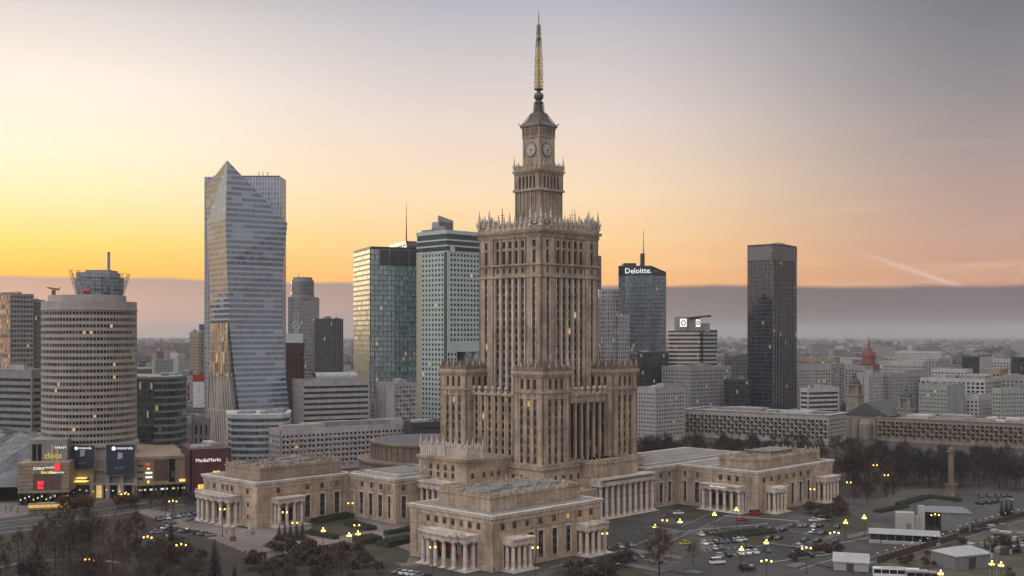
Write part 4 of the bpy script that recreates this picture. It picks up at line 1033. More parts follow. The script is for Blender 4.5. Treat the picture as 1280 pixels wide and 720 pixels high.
# banners and canopy at the foot of the round tower
BN = mat('navy_banner', (.022, .026, .045), .6, .2, .3); BGL = mat('banner_pale_print', (.30, .33, .40), .6, .5, 2.0)
def banner(px0, px1, y0, y1, d, lbl, big):
    Y = Ds_+d; X0, X1 = xat(px0, Y), xat(px1, Y); zt_, zb = zat(y0, Y), zat(y1, Y); w_ = X1-X0
    o = thing('advertising_banner', lbl, 'banner', ((X0+X1)/2, Y, zb), R(3 if big else -4), 'advertising banners on the round tower'); hgt = zt_-zb
    b = MB(); b.box(-w_/2, w_/2, 0, .25, 0, hgt); b.build('sheet', BN, o)
    b = MB(); b.box(-w_/2-.3, w_/2+.3, .25, .6, -.3, hgt+.3); b.build('frame', STEEL, o)
    text('motorola', w_*.15, LITW, o, (-w_*.12 if big else -w_*.18, -.1, hgt*.85))
    b = MB(); b.lathe(0, 0, [(w_*.075, -.06), (w_*.075, 0)], 20); q = b.build('emblem', LITW, o, (-w_*.23 if big else -w_*.28, -.02, hgt*.88)); q.rotation_euler = (R(90), 0, 0)
    b = MB(); b.hexa([(-1.2, -.1, 0), (1.0, -.1, .4), (1.0, 0, .4), (-1.2, 0, 0), (-1.0, -.1, 3.2), (1.2, -.1, 3.0), (1.2, 0, 3.0), (-1.0, 0, 3.2)]); b.build('printed_phone', BGL, o, (0, -.03, hgt*.52), 0)
    text('razr 50', w_*.10, BGL, o, (-w_*.18, -.1, hgt*.22))
    for k in range(3): b = MB(); b.tube((-w_*.3+w_*.3*k, -.1, hgt+.4), (-w_*.3+w_*.3*k, -1.6, hgt+.9), .06); b.box(-w_*.3+w_*.3*k-.25, -w_*.3+w_*.3*k+.25, -1.9, -1.4, hgt+.75, hgt+1.0); b.build('floodlight', STEEL, o)
banner(88.5, 118, 557, 586, -4.2, 'narrower navy advertising banner on the left of the round tower base', False)
banner(133, 167.5, 556, 594, -3.6, 'wider navy advertising banner on the right of the round tower base', True)

# --- shopping mall round the tower
def mall(name, label, pl, pc, pr_, yt, D, th, wall):
    (X, Y), L1, L2 = corner(pl, pc, pr_, D, th); H = zat(yt, D)
    o = thing(name, label, 'building', (X, Y, 0), -R(th)); return o, L1, L2, H
WOOD = mat('timber_cladding', (.26, .20, .14), .7, .35, .3, streak=.15); GRIB = mat('grey_roof_rib', (.13, .13, .13), .6)
WOODD = mat('brown_panel', (.10, .062, .052), .6, .2, .5); REDB = mat('wine_red_cladding', (.085, .030, .032), .6, .25, .3, streak=.15)
GREYP = mat('grey_panel', (.24, .225, .21), .6, .2, .3, streak=.2)
o, L1, L2, H = mall('sign_block', 'grey panelled block with a thin yellow signature sign beside the round tower', 34, 38, 84, 550, 513, 78, GREYP)
b = MB(); b.box(-L1, 0, 0, L2, 0, H); F = frame_of('E', -L1, 0, 0, L2)
for k in range(1, 5): b.fbox(F, L2*k/5-.05, L2*k/5+.05, 0, .06, 8, H, 1)
b.fbox(F, .8, 2.6, .0, .05, 12, H-2, 2); b.fbox(F, 3.0, 4.8, .0, .05, 12, H-2, 2); b.build('wall', [GREYP, STEELD, GLASS], o)
SGY = mat('dull_yellow_light', (.4, .3, .06), .5, emit=(1, .75, .15), es=.45)
rz = pi/2
text('złote', 4.0, SGY, o, (.12, 5.8, H-8.6), rz); text('TARASY', 1.5, LITW, o, (.12, 10.2, H-4.2), rz)
b = MB(); b.fbox(F, 9.2, 9.4, .05, .15, H-11, H-2.2); b.fbox(F, 11.6, 11.75, .05, .15, H-12.5, H-4.5); b.build('sign_stroke', SGY, o)
o, L1, L2, H = mall('shop_block', 'timber clad corner shop block with lit shop signs at the street square', 13, 22, 86, 579, 505, 80, WOOD)
b = MB(); b.box(-L1, 0, 0, L2, 5.4, H, 0); b.box(-L1+1, -1.2, 1, L2-1, 0, 5.4, 1); F = frame_of('E', -L1, 0, 0, L2)
for k in range(1, 8): b.fbox(F, 0, L2, 0, .08, 5.4+(H-5.4)*k/8-.08, 5.4+(H-5.4)*k/8+.08, 2)
b.fbox(F, L2*.30, L2*.84, .08, .2, 6.8, H-5, 3)
for k in range(7): b.fbox(F, .2+L2/7*k, .7+L2/7*k, -.8, -.2, 0, 5.4, 2)
b.build('wall', [WOOD, GLASS, STEELD, WOODD], o)
text('ZARA', 1.9, LITW, o, (.18, L2*.30, H-3.2), rz); text('Bershka', 1.9, LITY, o, (.18, L2*.46, H-5.0), rz); text('Stradivarius', 1.25, LITW, o, (.18, L2*.64, H-4.9), rz); text('MASSIMO', 1.2, LITW, o, (.18, L2*.53, H-2.6), rz)
b = MB(); b.fbox(F, L2*.72, L2*.83, .08, .3, H-3.6, H-.4); b.fbox(F, L2*.39, L2*.51, .2, .35, 7.2, 10.8); b.build('red_sign', LITR, o)
text('H&M', 1.5, REDB, o, (.4, L2*.405, 8.2), rz)
for k in range(12): b = MB(); b.fbox(F, 1+L2/12*k, 1.5+L2/12*k, -.15, -.05, 2.2+(k % 3)*.7, 2.8+(k % 3)*.7); b.build('shop_light', LITW if k % 3 else LITY, o)
# entrance canopy under the banners
o = thing('entrance_block', 'stone entrance front with a yellow lit canopy between the two banners', 'building', (xat(118, 522.5), 522.5, 0), R(0))
b = MB(); hw = xat(170, 522.5)-xat(118, 522.5); b.box(-hw*.62, hw*.98, 4, 18, 0, 18.6); b.box(-hw*.62, hw*.98, 2.4, 4, 13.2, 14.2); b.box(-hw*.62, hw*.98, 1.5, 4, 6.6, 7.6)
for u in (-.60, -.1, .28, .62, .95): b.box(hw*u-.9, hw*u+.9, 1.6, 4.0, 0, 18.6)
b.build('wall', [mat('entrance_stone', (.30, .27, .24), .8, .2, .3, streak=.2)], o)
for k in range(8): b = MB(); u = hw*(-.5+.18*k); b.box(u-1.3, u+1.3, 3.85, 3.97, .4, 6.2); b.build('entrance_window', [GLASS if k % 3 else LIT], o)
b = MB(); b.box(-hw*.50, -hw*.16, -2.4, 1.4, 8.4, 8.9); b.box(-hw*.42, -hw*.2, -1.4, 1.4, 9.8, 10.4); b.build('lit_canopy', [LITY], o)
for k in range(9): b = MB(); b.box(-hw*.55+k*3.1, -hw*.55+k*3.1+.5, 1.2, 1.5, 3.0+(k*7 % 4)*.4, 3.5+(k*7 % 4)*.4); b.build('shop_light', LITY if k % 2 else LITW, o)
# long low wing
o, L1, L2, H = mall('mall_wing', 'long low beige mall wing with stacked lit signs right of the round tower', 150, 168, 236, 571.5, 524, 66, WOOD)
b = MB(); b.box(-L1, 0, 0, L2, 6.5, H, 0); b.box(-L1, -1.5, .5, L2-.5, 0, 6.5, 1); F = frame_of('E', -L1, 0, 0, L2)
b.fbox(F, 0, L2, 0, 1.6, 6.3, 7.2, 0); b.fbox(F, 0, L2, 0, .5, H-1.4, H, 0); b.fbox(F, L2*.36, L2*.62, .02, .15, 8.2, H-2, 3); b.fbox(F, L2*.63, L2*.74, .02, .2, 7.2, H-1.6, 1)
for k in range(3): b.fbox(F, 1, L2*.16, .02, .1, 9+k*3, 10+k*3, 2)
for k in range(9): b.fbox(F, L2*k/9, L2*k/9+.5, -.8, .1, 0, 6.4, 2)
b.build('wall', [WOOD, GLASS, STEELD, WOODD], o)
for k, (m, a0, a1) in enumerate(((LITR, .21, .28), (LITY, .23, .28), (LITW, .20, .325), (LITW, .20, .325), (LITY, .23, .27))):
    zz = H-3.2-k*2.0; b = MB(); b.fbox(F, L2*a0, L2*a1, .1, .3, zz-(.9 if k != 4 else 1.6), zz); b.build('shop_sign', [m], o)
for k in range(9): b = MB(); u = 2+L2/10*k; b.fbox(F, u, u+1.6-.8*(k % 2), -1.2, -1.1, 3.6, 4.4); b.build('shop_light', LITW if k % 3 else LITY, o)
b = MB(); b.fbox(F, L2*.82, L2*.94, .2, .5, 6.8, 8.4); b.build('shop_sign', [LITY], o)
# wine red electronics shop
o, L1, L2, H = mall('red_shop_block', 'wine red windowless shop block with a white lit name high on its front', 228, 237, 289, 562, 520, 66, REDB)
b = MB(); b.box(-L1-6, 0, 0, L2, 3, H, 0); b.box(-L1-6, -.5, .3, L2-.3, 0, 3, 1); F = frame_of('E', -L1, 0, 0, L2)
b.fbox(F, L2*.0, L2*.05, 0, .3, 3, H, 1); b.fbox(F, L2*.48, L2, 0, .05, 3, 7.5, 2); b.build('wall', [REDB, GLASS, DARK], o)
text('MediaMarkt', 2.4, LITW, o, (.15, L2*.14, H-6.0), rz)
for a0, a1, z0_, z1_ in ((.56, .72, 9.0, 13.2), (.20, .40, 3.0, 7.2)):
    b = MB(); b.fbox(F, L2*a0, L2*a1, .1, .6, z0_, z1_)
    s_ = b.build('yellow_window', [LITY], o)
    b = MB()
    for k in range(1, 4): b.fbox(F, L2*(a0+(a1-a0)*k/4)-.12, L2*(a0+(a1-a0)*k/4)+.12, .6, .7, z0_, z1_)
    b.fbox(F, L2*a0, L2*a1, .6, .7, (z0_+z1_)/2-.12, (z0_+z1_)/2+.12); b.build('sign_bar', [WOODD], o)
roof_stuff(o, -L1, 0, 2, L2-2, H, 7, random.Random(8), 1.6)
# curved glass roof
GR = facade('glass_roof_panes', (.12, .12, .12), (.03, .036, .042), 2.6, 2.6, .06, .06, .0, .12, 1.5, .1, .6)
o = thing('glass_roof', 'wavy glass and steel roof flowing down beside the sign block', 'glass roof', (xat(10, 560), 560, 0))
b = MB(); nx, ny = 30, 22; P_ = {}
for i in range(nx+1):
    for j in range(ny+1):
        x, y = -46+78*i/nx, -46+92*j/ny
        h = 19+5.5*sin(x*.13+1.2)*cos(y*.10)+4*sin(y*.07+x*.05)+(x+20)*.10; h *= min(1, .35+(y+46)/26); P_[i, j] = (x, y, max(1, h))
for i in range(nx):
    for j in range(ny): b.face([P_[i, j], P_[i+1, j], P_[i+1, j+1], P_[i, j+1]])
b.build('glass_panes', [GR], o, smooth=True)
b = MB()
for i in range(nx+1):
    for j in range(ny+1):
        if i < nx: b.tube(P_[i, j], P_[i+1, j], .12, seg=3)
        if j < ny: b.tube(P_[i, j], P_[i, j+1], .12, seg=3)
        if i < nx and j < ny and (i+j) % 2: b.tube(P_[i, j], P_[i+1, j+1], .08, seg=3)
b.build('steel_ribs', [GRIB], o)

# --- other left-hand buildings
r_, e0, e1, n0, n1, H = block('office_tower', 'striped tower at the left edge whose side reflects the orange glow', 'tower', -24, 14, 42, 368, 800, 'glass', 40, CONC, G_STR, 3.5, 3.2, ledge=.35)
F = frame_of('S', e0, e1, n0, n1); b = MB(); b.fbox(F, .05, F[3]-.05, .5, .6, .5, H-.5); b.build('afterglow_tinted_side', [facade('afterglow_tinted_glass', (.30, .25, .22), (.55, .36, .28), 2.4, 3.5, .14, .34, 0, .22, 1.9, .12, .4, metal=.8)], r_)  # orange tint put into the glass to imitate the reflected afterglow
block('office_tower', 'lower grey striped tower end beside the orange reflecting tower', 'tower', 36, 43, 56, 376, 815, 'glass', 40, CONC, G_FAR, 3.5, 3.2)
block('low_office_block', 'long grey banded office block low at the left edge behind the round tower', 'building', -90, 40, 62, 464, 610, 'bands', 20, CONC, None, 3.6, wh=1.7, plant=8)
# dark rounded office
D5 = 582; o = thing('dark_office', 'dark glass office with rounded front and pale floor bands right of the round tower', 'building', (xat(200, D5), D5, 0))
pts = [(166, 30), (168, 10), (193, 0), (206, 1.5), (218, 5), (227, 11), (233, 20), (234, 46), (172, 46)]
q_ = [(xat(x, D5+d)-xat(200, D5), d) for x, d in pts]; H = zat(474, D5)
b = MB(); b.prism(q_, 0, H, 0, capmi=1); b.build('glass_facade', [facade('dark_round_glass', (.06, .065, .065), (.03, .042, .045), 1.6, 3.7, .05, .1, .03, .03, 1.7, .08, .6), ROOF], o)
for k in range(1, int(H/3.7)+1):
    b = MB(); oo = [(x*1.01, y-.25) for x, y in q_[2:8]]; ii = [(x*.97, y+1.2) for x, y in reversed(q_[2:8])]; b.prism(oo+ii, k*3.7-.75, k*3.7+.55); b.build('floor_band', [mat('grey_green_band', (.17, .175, .165), .6, .2, .3)], o)
b = MB(); b.prism([(x*1.012, y*1.0-.3) for x, y in q_], H, H+1.2); b.build('parapet', [mat('grey_green_band', (.17, .175, .165), .6)], o); roof_stuff(o, -8, 10, 12, 38, H+1.2, 5, random.Random(2), 1.5)
block('residential_tower', 'slim brownish tower block in the haze left of the sail shaped tower', 'tower', 237, 249, 252, 416, 1090, 'grid', 60, CONCT, None, 3.1, 3.0, cap=60, fm=WFRAME)
block('residential_tower', 'dark slim tower block directly behind the left flank of the sail shaped tower', 'tower', 249, 256, 272, 406, 1120, 'glass', 44, DARK, G_DRK)
o_, e0, e1, n0, n1, H = block('advert_block', 'grey block carrying a tall red and white poster near the sail shaped tower', 'building', 222, 232, 262, 508, 760, 'grid', 66, CONC, None, 3.2, 2.8, plant=5)
b = MB(); b.box(-.4, 0, 4.5, 16, H-2, H+24, 0); b.build('poster_frame', [CONC], o_); b = MB(); b.box(0.03, .15, 4.9, 15.6, H-1, H+16.5); b.build('white_poster', [mat('white_poster', (.74, .70, .70), .7, .3, .4)], o_); b = MB(); b.box(0.03, .18, 4.9, 15.6, H+16.6, H+23); b.build('red_poster', [mat('red_poster', (.38, .06, .04), .7, .2, .4)], o_)
block('columned_block', 'grey block with tall white pilasters left of the sail shaped tower foot', 'building', 231, 240, 263, 525, 640, 'grid', 60, CONC, None, 7.5, 2.4, 1.2, 6.2, plant=6)
# two towers right of the sail
D9 = 1100; o = thing('stepped_tower', 'hazy stepped blue grey tower with curved crown right of the sail shaped tower', 'tower', (xat(375, D9), D9, 0))
b = MB(); S9 = D9/FPX
b.lathe(0, 14, [(11.2, 0), (11.2, zat(352, D9)), (10.6, zat(349, D9))], 28); b.box(-14*S9-2, 17.5*S9, 6, 30, 0, zat(371, D9)); b.box(0, 18*S9, 2, 26, 0, zat(376, D9)); b.build('glass_facade', [G_FAR], o)
b = MB(); b.lathe(0, 14, [(11.4, zat(372, D9)), (11.4, zat(369, D9))], 28); b.lathe(0, 14, [(9.5, zat(349, D9)), (9.5, zat(346, D9))], 28); b.tube((-4, 14, zat(346, D9)), (-4, 14, zat(341, D9)), .3); b.build('crown', [CONC], o)
block('ribbed_tower', 'dark tower of close vertical ribs between the stepped tower and the teal glass tower', 'tower', 391, 393, 429, 399, 1000, 'glass', 75, mat('dark_rib', (.07, .07, .075), .6), G_VERT, 3.4, 1.6)
o_, e0, e1, n0, n1, H = block('brown_block', 'dark brown block with white roof panel and star emblem at the stepped tower foot', 'building', 352, 356, 380.5, 430, 850, 'grid', 70, mat('brown_cladding', (.085, .048, .042), .7), None, 3.3, 2.6, plant=0, fm=WFRAME)
b = MB(); b.box(-.4, 0, 1, n1-1, H, H+8, 0); b.build('white_panel', [mat('white_board', (.62, .62, .63), .6)], o_)
b = MB(); c_ = (0, n1*.58, H+14)
for k in range(28):
    a, a2 = 2*pi*k/28, 2*pi*(k+1)/28; b.tube((0, c_[1]+2.9*cos(a), c_[2]+2.9*sin(a)), (0, c_[1]+2.9*cos(a2), c_[2]+2.9*sin(a2)), .3, seg=4)
for a in (90, 210, 330): b.tube((0, c_[1], c_[2]), (0, c_[1]+2.8*cos(R(a)), c_[2]+2.8*sin(R(a))), .45, .1, 4)
for k in range(6): b.tube((0, c_[1]-1.5+k*.6, H+8), (0, c_[1]-1.5+k*.6, H+11), .12, seg=4)
b.tube((0, c_[1]-1.6, H+8), (0, c_[1]-1.6, H+24), .15); b.tube((0, c_[1]+1.6, H+8), (0, c_[1]+1.6, H+24), .15)
b.build('star_emblem', [mat('chrome_sign', (.5, .52, .55), .4)], o_)
o_, e0, e1, n0, n1, H = block('ribbon_office', 'pale office slab with eight dark ribbon window rows behind the long balcony block', 'building', 365, 378.5, 462, 477, 700, ('grid', 'bands'), 62, CONCL, None, 3.5, 3.4, wh=1.6, plant=5)
b = MB(); nseg = 10; Lh = n1*.62
for k in range(nseg):
    a, a2 = pi*k/nseg, pi*(k+1)/nseg; q = lambda a: (-5-5*cos(a), 3.4*sin(a))
    (x0, z0_), (x1, z1_) = q(a), q(a2); b.face([(x0, n1*.2, H+2+z0_), (x0, n1*.2+Lh, H+2+z0_), (x1, n1*.2+Lh, H+2+z1_), (x1, n1*.2, H+2+z1_)])
b.box(-10, 0, n1*.2, n1*.2+Lh, H, H+2); b.build('vaulted_roof', [mat('pale_roof_sheet', (.30, .31, .31), .6, .25, .3)], o_)
o_, e0, e1, n0, n1, H = block('balcony_block', 'long pale pink grey apartment slab with recessed balconies behind the left palace wing', 'building', 336, 350, 517, 539, 622, 'grid', 55, mat('pinkish_render', (.47, .42, .41), .85, .2, .2, streak=.25), None, 3.0, 2.6, 1.7, 1.5, plant=12, bal=('E', 0, 2, 1.0, 3), lit=.02)
block('white_slab', 'pale apartment slab with one blank end wall at the foot of the teal glass tower', 'building', 470.5, 493.5, 521, 480.5, 720, ('blank', 'grid'), 48, CONCL, None, 2.9, 2.5, 1.4, 1.4, bal=('E', 1, 3, .9, 3), plant=4)
block('small_white_block', 'small white block squeezed between the ribbon window office and the pale slab', 'building', 455, 461, 471, 503, 745, 'grid', 50, CONCW, None, 3, 2.6, plant=2)
block('low_dark_block', 'low dark grey flat roofed block behind the round hall', 'building', 505, 514, 552, 530, 650, 'bands', 70, DARK, None, 3.4, wh=1.5, plant=3)
# teal glass tower
D6 = 790; o_, e0, e1, n0, n1, H = block('glass_office_tower', 'teal glass tower with dark louvre squares at the top and a yellow reflecting edge', 'tower', 442.5, 463, 520, 309, D6, 'glass', 68, STEELD, G_WFC, 3.6, 1.5, plant=6, ledge=.12)
F = frame_of('E', e0, e1, n0, n1); b = MB()
for k in range(4): b.fbox(F, 7+k*7.2, 13.4+k*7.2, .3, .6, H-12, H-1.6)
b.build('louvre', [DARK], o_)
F = frame_of('S', e0, e1, n0, n1); b = MB(); b.fbox(F, .05, F[3]-.05, .3, .42, .5, H-.5); b.build('glow_tinted_side', [G_WFC2], o_)
b = MB(); b.box(e0, e1-1, n1*.80, n1+9, 0, H+3.4); b.box(e0+2, e1-3, n1*.8, n1+6, H+3.4, H+5.5); b.build('rear_core', [G_FAR], o_)
b = MB(); mz = zat(258, D6+30); b.tube((e1-6, n1*.84, H+2), (e1-6, n1*.84, H+14), .5, .4, 6); b.tube((e1-6, n1*.84, H+14), (e1-6, n1*.84, mz), .35, .12, 6); b.tube((e1-7.6, n1*.84, H+9), (e1-4.4, n1*.84, H+9), .15); b.build('mast', [STEELD], o_)
# hotel tower with the cut-out
D7 = 750; (X, Y), L1, L2 = corner(520.5, 558.5, 602, D7, 46); Ht = zat(287, D7); zc = zat(440, D7)
o = thing('hotel_tower', 'pale green grey tower with square windows, a roof fin and a cut out corner', 'tower', (X, Y, 0), -R(46))
PG = mat('pale_green_cladding', (.44, .51, .48), .55, .15, .2, streak=.12); PGD = mat('shadow_soffit', (.06, .07, .075), .6)
b = MB(); wv = []; L2b = L2*.30; zlo = Ht-15; g = .35
b.box(-L1+g, -g, g, L2b-g, 0, Ht-1, 1); b.box(-L1+g, -g, L2b-g, L2-g, zc, Ht-1, 1)
F = frame_of('S', -L1+g, -g, g, L2-g); nf = int((zlo-4)/3.35)
W = F[3]; b.fbox(F, -g, 5.2, 0, g, 0, zlo, 2); b.fbox(F, W-2.6, W-.1, 0, g, 0, zlo, 1)
wv += grid(b, F, 5.2, W-2.6, zlo-nf*3.35, zlo, 7, nf, 1.75, 1.65, g, g-.08); b.fbox(F, 5.2, W-2.6, 0, g, 0, zlo-nf*3.35, 0)
F = frame_of('E', -L1+g, -g, g, L2-g); W = F[3]; nf2 = int((zlo-zc-5)/3.35)
b.fbox(F, 0, 2.4, 0, g, zc, zlo, 0); wv += grid(b, F, 2.4, W-1.4, zlo-nf2*3.35, zlo, 9, nf2, 1.8, 1.65, g, g-.08); b.fbox(F, W-1.4, W+g, 0, g, zc, zlo, 0); b.fbox(F, 2.4, W-1.4, 0, g, zc, zlo-nf2*3.35, 0)
Fb = frame_of('E', -L1+g, -g, g, L2b-g); nf3 = int((zc-5)/3.35); wv += grid(b, Fb, 0, Fb[3], zc-nf3*3.35, zc, 3, nf3, 1.75, 1.65, g, g-.08)
b.box(-L1+4, -4, L2*.62, L2*.66, 0, zc, 0); b.box(-5, -1.5, L2-5, L2-1.5, 0, zc, 0)
for z_ in (zlo, zlo+3.9, zlo+7.8): ring(b, -L1, 0, 0, L2, z_, z_+1.1, .1, .3, 0)
ring(b, -L1, 0, 0, L2, Ht-2.6, Ht, .05, .4, 0)
body = b.build('wall', [PG, PGD, mat('yellow_lit_cladding', (.42, .40, .29), .5, .12, .2)], o)  # yellow evening light is tinted into the left strip of cladding
put_windows(o, o, wv, WFRAMEL, style='plain', lit=.01, d=.02)
b = MB(); b.hexa([(-13, L2*.10, Ht), (-12.2, L2*.10, Ht), (-12.2, L2*.52, Ht), (-13, L2*.52, Ht)] + [(-13, L2*.10, zat(267, D7)), (-12.2, L2*.10, zat(267, D7)), (-12.2, L2*.52, zat(272, D7)), (-13, L2*.52, zat(272, D7))]); b.box(-20, -12.2, L2*.12, L2*.5, Ht-1, Ht+6.5); b.build('roof_fin', [mat('fin_panel', (.34, .32, .32), .6, .1, .2)], o)
b = MB(); b.box(-L1*.6, -6, 3, L2*.1, Ht-1, Ht+3.2); b.box(-L1+2, -L1*.5, 3, 8, Ht-1, Ht+1.6); b.build('roof_plant', [STEEL], o)
LT = mat('dark_lettering', (.07, .08, .085), .5)
text('INTERCONTINENTAL', 3.4, LT, o, (.25, L2*.22, zlo+1.2), pi/2, ex=.1); text('INTERCONTINENTAL', 2.5, LT, o, (-L1*.78, -.25, zlo+1.2), 0, ex=.1)
b = MB(); b.lathe(0, 0, [(2.2, -.1), (2.2, .1)], 20); q = b.build('emblem', [mat('pale_emblem', (.5, .53, .52), .5)], o, (.3, L2*.15, zlo+2.2)); q.rotation_euler = (R(90), 0, R(90))

# --- right-hand towers
block('office_tower', 'sliver of a grey tower showing behind the right edge of the palace tower', 'tower', 722, 741, 751.5, 320, 1010, 'glass', 55, CONC, G_FAR)
D8 = 900; o = thing('round_striped_tower', 'rounded grey tower with white floor stripes just right of the palace tower', 'tower', (xat(763, D8), D8, 0))
b = MB(); zt = zat(361, D8); z2 = zat(392, D8); b.lathe(0, 16, [(10.4, 0), (10.4, zt-6), (9, zt-6), (9, zt)], 32); b.box(0, xat(788.5, D8)-xat(763, D8), 8, 30, 0, z2); b.box(-14, 2, 10, 30, 0, zat(376, D8)); b.build('glass_facade', [facade('grey_stripe_glass', (.30, .29, .29), (.075, .08, .085), 1.6, 3.5, .16, .3, .02, .05, 1.8, .1, .6)], o)
b = MB()
for k in range(int(zt/3.5)-1): b.lathe(0, 16, [(10.7, k*3.5), (10.7, k*3.5+.7)], 32)
for k in range(int(z2/3.5)): b.box(6, xat(788.9, D8)-xat(763, D8), 7.7, 8.2, k*3.5, k*3.5+.7)
b.build('floor_stripes', [CONC], o)
D10 = 1050; S = lambda px, d=0: xat(px, D10+d)-xat(803, D10)
o = thing('faceted_glass_tower', 'blue grey faceted glass tower with a white company name and a mast', 'tower', (xat(803, D10), D10, 0))
zt1, zt2 = zat(330, D10), zat(339, D10)
lowp = [(S(775.5, 10), 10), (S(806, 0), 0), (S(832.5, 12), 12), (S(834, 40), 44), (S(778, 44), 44)]; topp = [(S(773, 10), 10), (S(814, 0), 0), (S(832.5, 12), 12), (S(833, 44), 44), (S(775, 44), 44)]
b = MB(); zk = zt2-4; b.prism(lowp, 0, zk, 0, topp, cap=False); b.build('glass_facade', [G_Q22], o)
b = MB(); b.prism(topp, zk, 0, 0, [(*topp[0], zt1-1), (*topp[1], zt1-1.5), (*topp[2], zt2), (*topp[3], zt2), (*topp[4], zt1-1)]); cr = b.build('dark_crown', [mat('crown_glass', (.03, .035, .042), .15)], o)
b = MB(); zz = 3.8
while zz < zk:
    f = zz/zk; p = [(a[0]+(c[0]-a[0])*f, a[1]+(c[1]-a[1])*f) for a, c in zip(lowp, topp)]; b.prism([(x*1.006, (y-22)*1.006+22) for x, y in p], zz-.1, zz+.1); zz += 3.8
b.build('floor_ledges', [STEELD], o)
dx_, dy_ = topp[1][0]-topp[0][0], topp[1][1]-topp[0][1]; aa = math.atan2(dy_, dx_)
text('Deloitte.', 7.2, LITW, o, (topp[0][0]+dx_*.20-.2, topp[0][1]+dy_*.2-.35, zt1-8.4), aa, ex=.1)
text('CBRE', 3.4, STEEL, o, (topp[1][0]+1.5, topp[1][1]+.6, zt1-8), math.atan2(12, topp[2][0]-topp[1][0]), ex=.1)
b = MB(); mx = S(803.5, 20); b.box(mx-2.2, mx+1.6, 18, 24, zt1-2, zat(315, D10)); b.tube((mx+.8, 21, zat(315, D10)), (mx+.8, 21, zat(284, D10)), .5, .15, 6); b.box(S(781), S(797), 12, 30, zt1-2, zt1+1.6); b.build('mast', [STEELD], o)
block('dark_glass_block', 'dark glass block low in front of the faceted glass tower', 'building', 786, 797, 836, 441, 930, 'glass', 70, DARK, G_DRK, 3.6, 2)
# striped office with the tilted roof
D11 = 950; o = thing('striped_office', 'cream striped office tower with rounded corner, lit square signs and a tilted roof wing', 'tower', (xat(868, D11), D11, 0)); S = lambda px, d=0: xat(px, D11+d)-xat(868, D11)
q_ = [(S(834.5, 14), 14), (S(837, 5), 5), (S(846, 1), 1), (S(862, 0), 0), (S(874, 2), 2), (S(877, 8), 8), (S(877, 40), 40), (S(835, 40), 40)]
H = zat(412, D11); b = MB(); b.prism(q_, 0, H-1); b.box(S(874), S(884), 8, 34, 0, H+3); b.build('glass_facade', [G_DRK], o)
sb = mat('cream_band', (.47, .41, .36), .7, .15, .3)
for k in range(int(H/3.5)):
    b = MB(); b.prism([(x*1.012, (y-20)*1.012+20) for x, y in q_], k*3.5, k*3.5+1.7); b.build('floor_band', [sb], o)
q2 = [(S(880), 5), (S(900), 12), (S(900), 40), (S(880), 40)]; H2 = zat(411, D11); b = MB(); b.prism([(x, y+.2) for x, y in q2], 0, H2-1); b.build('rear_glass', [G_DRK], o)
for k in range(int(H2/3.5)):
    b = MB(); b.prism(q2, k*3.5, k*3.5+1.6); b.build('floor_band', [CONCL], o)
b = MB(); zt = zat(396, D11); b.box(S(847), S(860), 3, 20, H-2, zt, 0); b.box(S(861), S(877), 5, 24, H-2, zt-.6, 0); b.box(S(877), S(889), 6, 24, H-2, zat(404, D11), 0); b.build('roof_storey', [CONC], o)
for p0, p1, y0, y1, dd in ((850.6, 859, 398.5, 408.5, 2.9), (871, 876.5, 399, 408.5, 4.8)):
    X0, X1, z0_, z1_ = S(p0), S(p1), zat(y1, D11), zat(y0, D11); b = MB(); b.box(X0, X1, dd-.5, dd, z0_, z1_); sg = b.build('lit_sign', [LITW], o)
    b = MB(); cx_, cz_, rr_ = (X0+X1)/2, (z0_+z1_)/2, (X1-X0)*.30
    for k in range(20):
        a, a2 = 2*pi*k/20, 2*pi*(k+1)/20; b.tube((cx_+rr_*cos(a), dd-.7, cz_+rr_*1.15*sin(a)), (cx_+rr_*cos(a2), dd-.7, cz_+rr_*1.15*sin(a2)), .35, seg=4)
    b.build('sign_ring', [DARK], o)
b = MB(); b.hexa([(S(862), 2, zat(397.5, D11)), (S(889), 0, zat(396.2, D11)), (S(889), 22, zat(396.2, D11)), (S(862), 24, zat(397.5, D11)), (S(862), 2, zat(396.3, D11)), (S(889), 0, zat(393.6, D11)), (S(889), 22, zat(393.6, D11)), (S(862), 24, zat(396.3, D11))]); b.build('tilted_roof', [STEELD], o)
PINKG = mat('grey_lilac_render', (.275, .262, .275), .85, .2, .2, streak=.2)
block('apartment_slab', 'grey lilac apartment slab below the cream striped office tower', 'building', 827, 864, 914, 460, 900, 'grid', 50, PINKG, None, 3.0, 2.8, 1.5, 1.5, plant=8)
block('apartment_slab', 'farther grey slab just left of the black glass tower', 'building', 897, 906, 937, 446, 1010, 'grid', 60, PINKG, None, 3.0, 2.8, 1.5, 1.5, plant=5, cap=80)
block('dark_glass_block', 'low dark green glass block beside the foot of the black glass tower', 'building', 905, 913, 937, 475, 900, 'glass', 70, DARK, G_DRK, 3.5, 2)
block('white_slab', 'two white joined apartment slabs nearest to the right turret of the palace', 'building', 785, 820, 856, 487, 800, 'grid', 46, CONCL, None, 2.9, 2.5, 1.5, 1.4, plant=5, lit=.01)
o_, e0, e1, n0, n1, H = block('black_glass_tower', 'tall black glass tower standing alone right of centre', 'tower', 934.5, 966, 995.5, 305.5, 950, 'glass', 44, mat('black_mullion', (.035, .036, .04), .5), G_COS, 3.4, 1.7, plant=5, ledge=.30)
F = frame_of('E', e0, e1, n0, n1); b = MB()
for k in range(9): b.fbox(F, F[3]*k/8-.12 if k else 0, F[3]*k/8+.12 if k < 8 else F[3], .4, .7, 0, H)
b.build('vertical_fins', [CONC], o_)
b = MB()
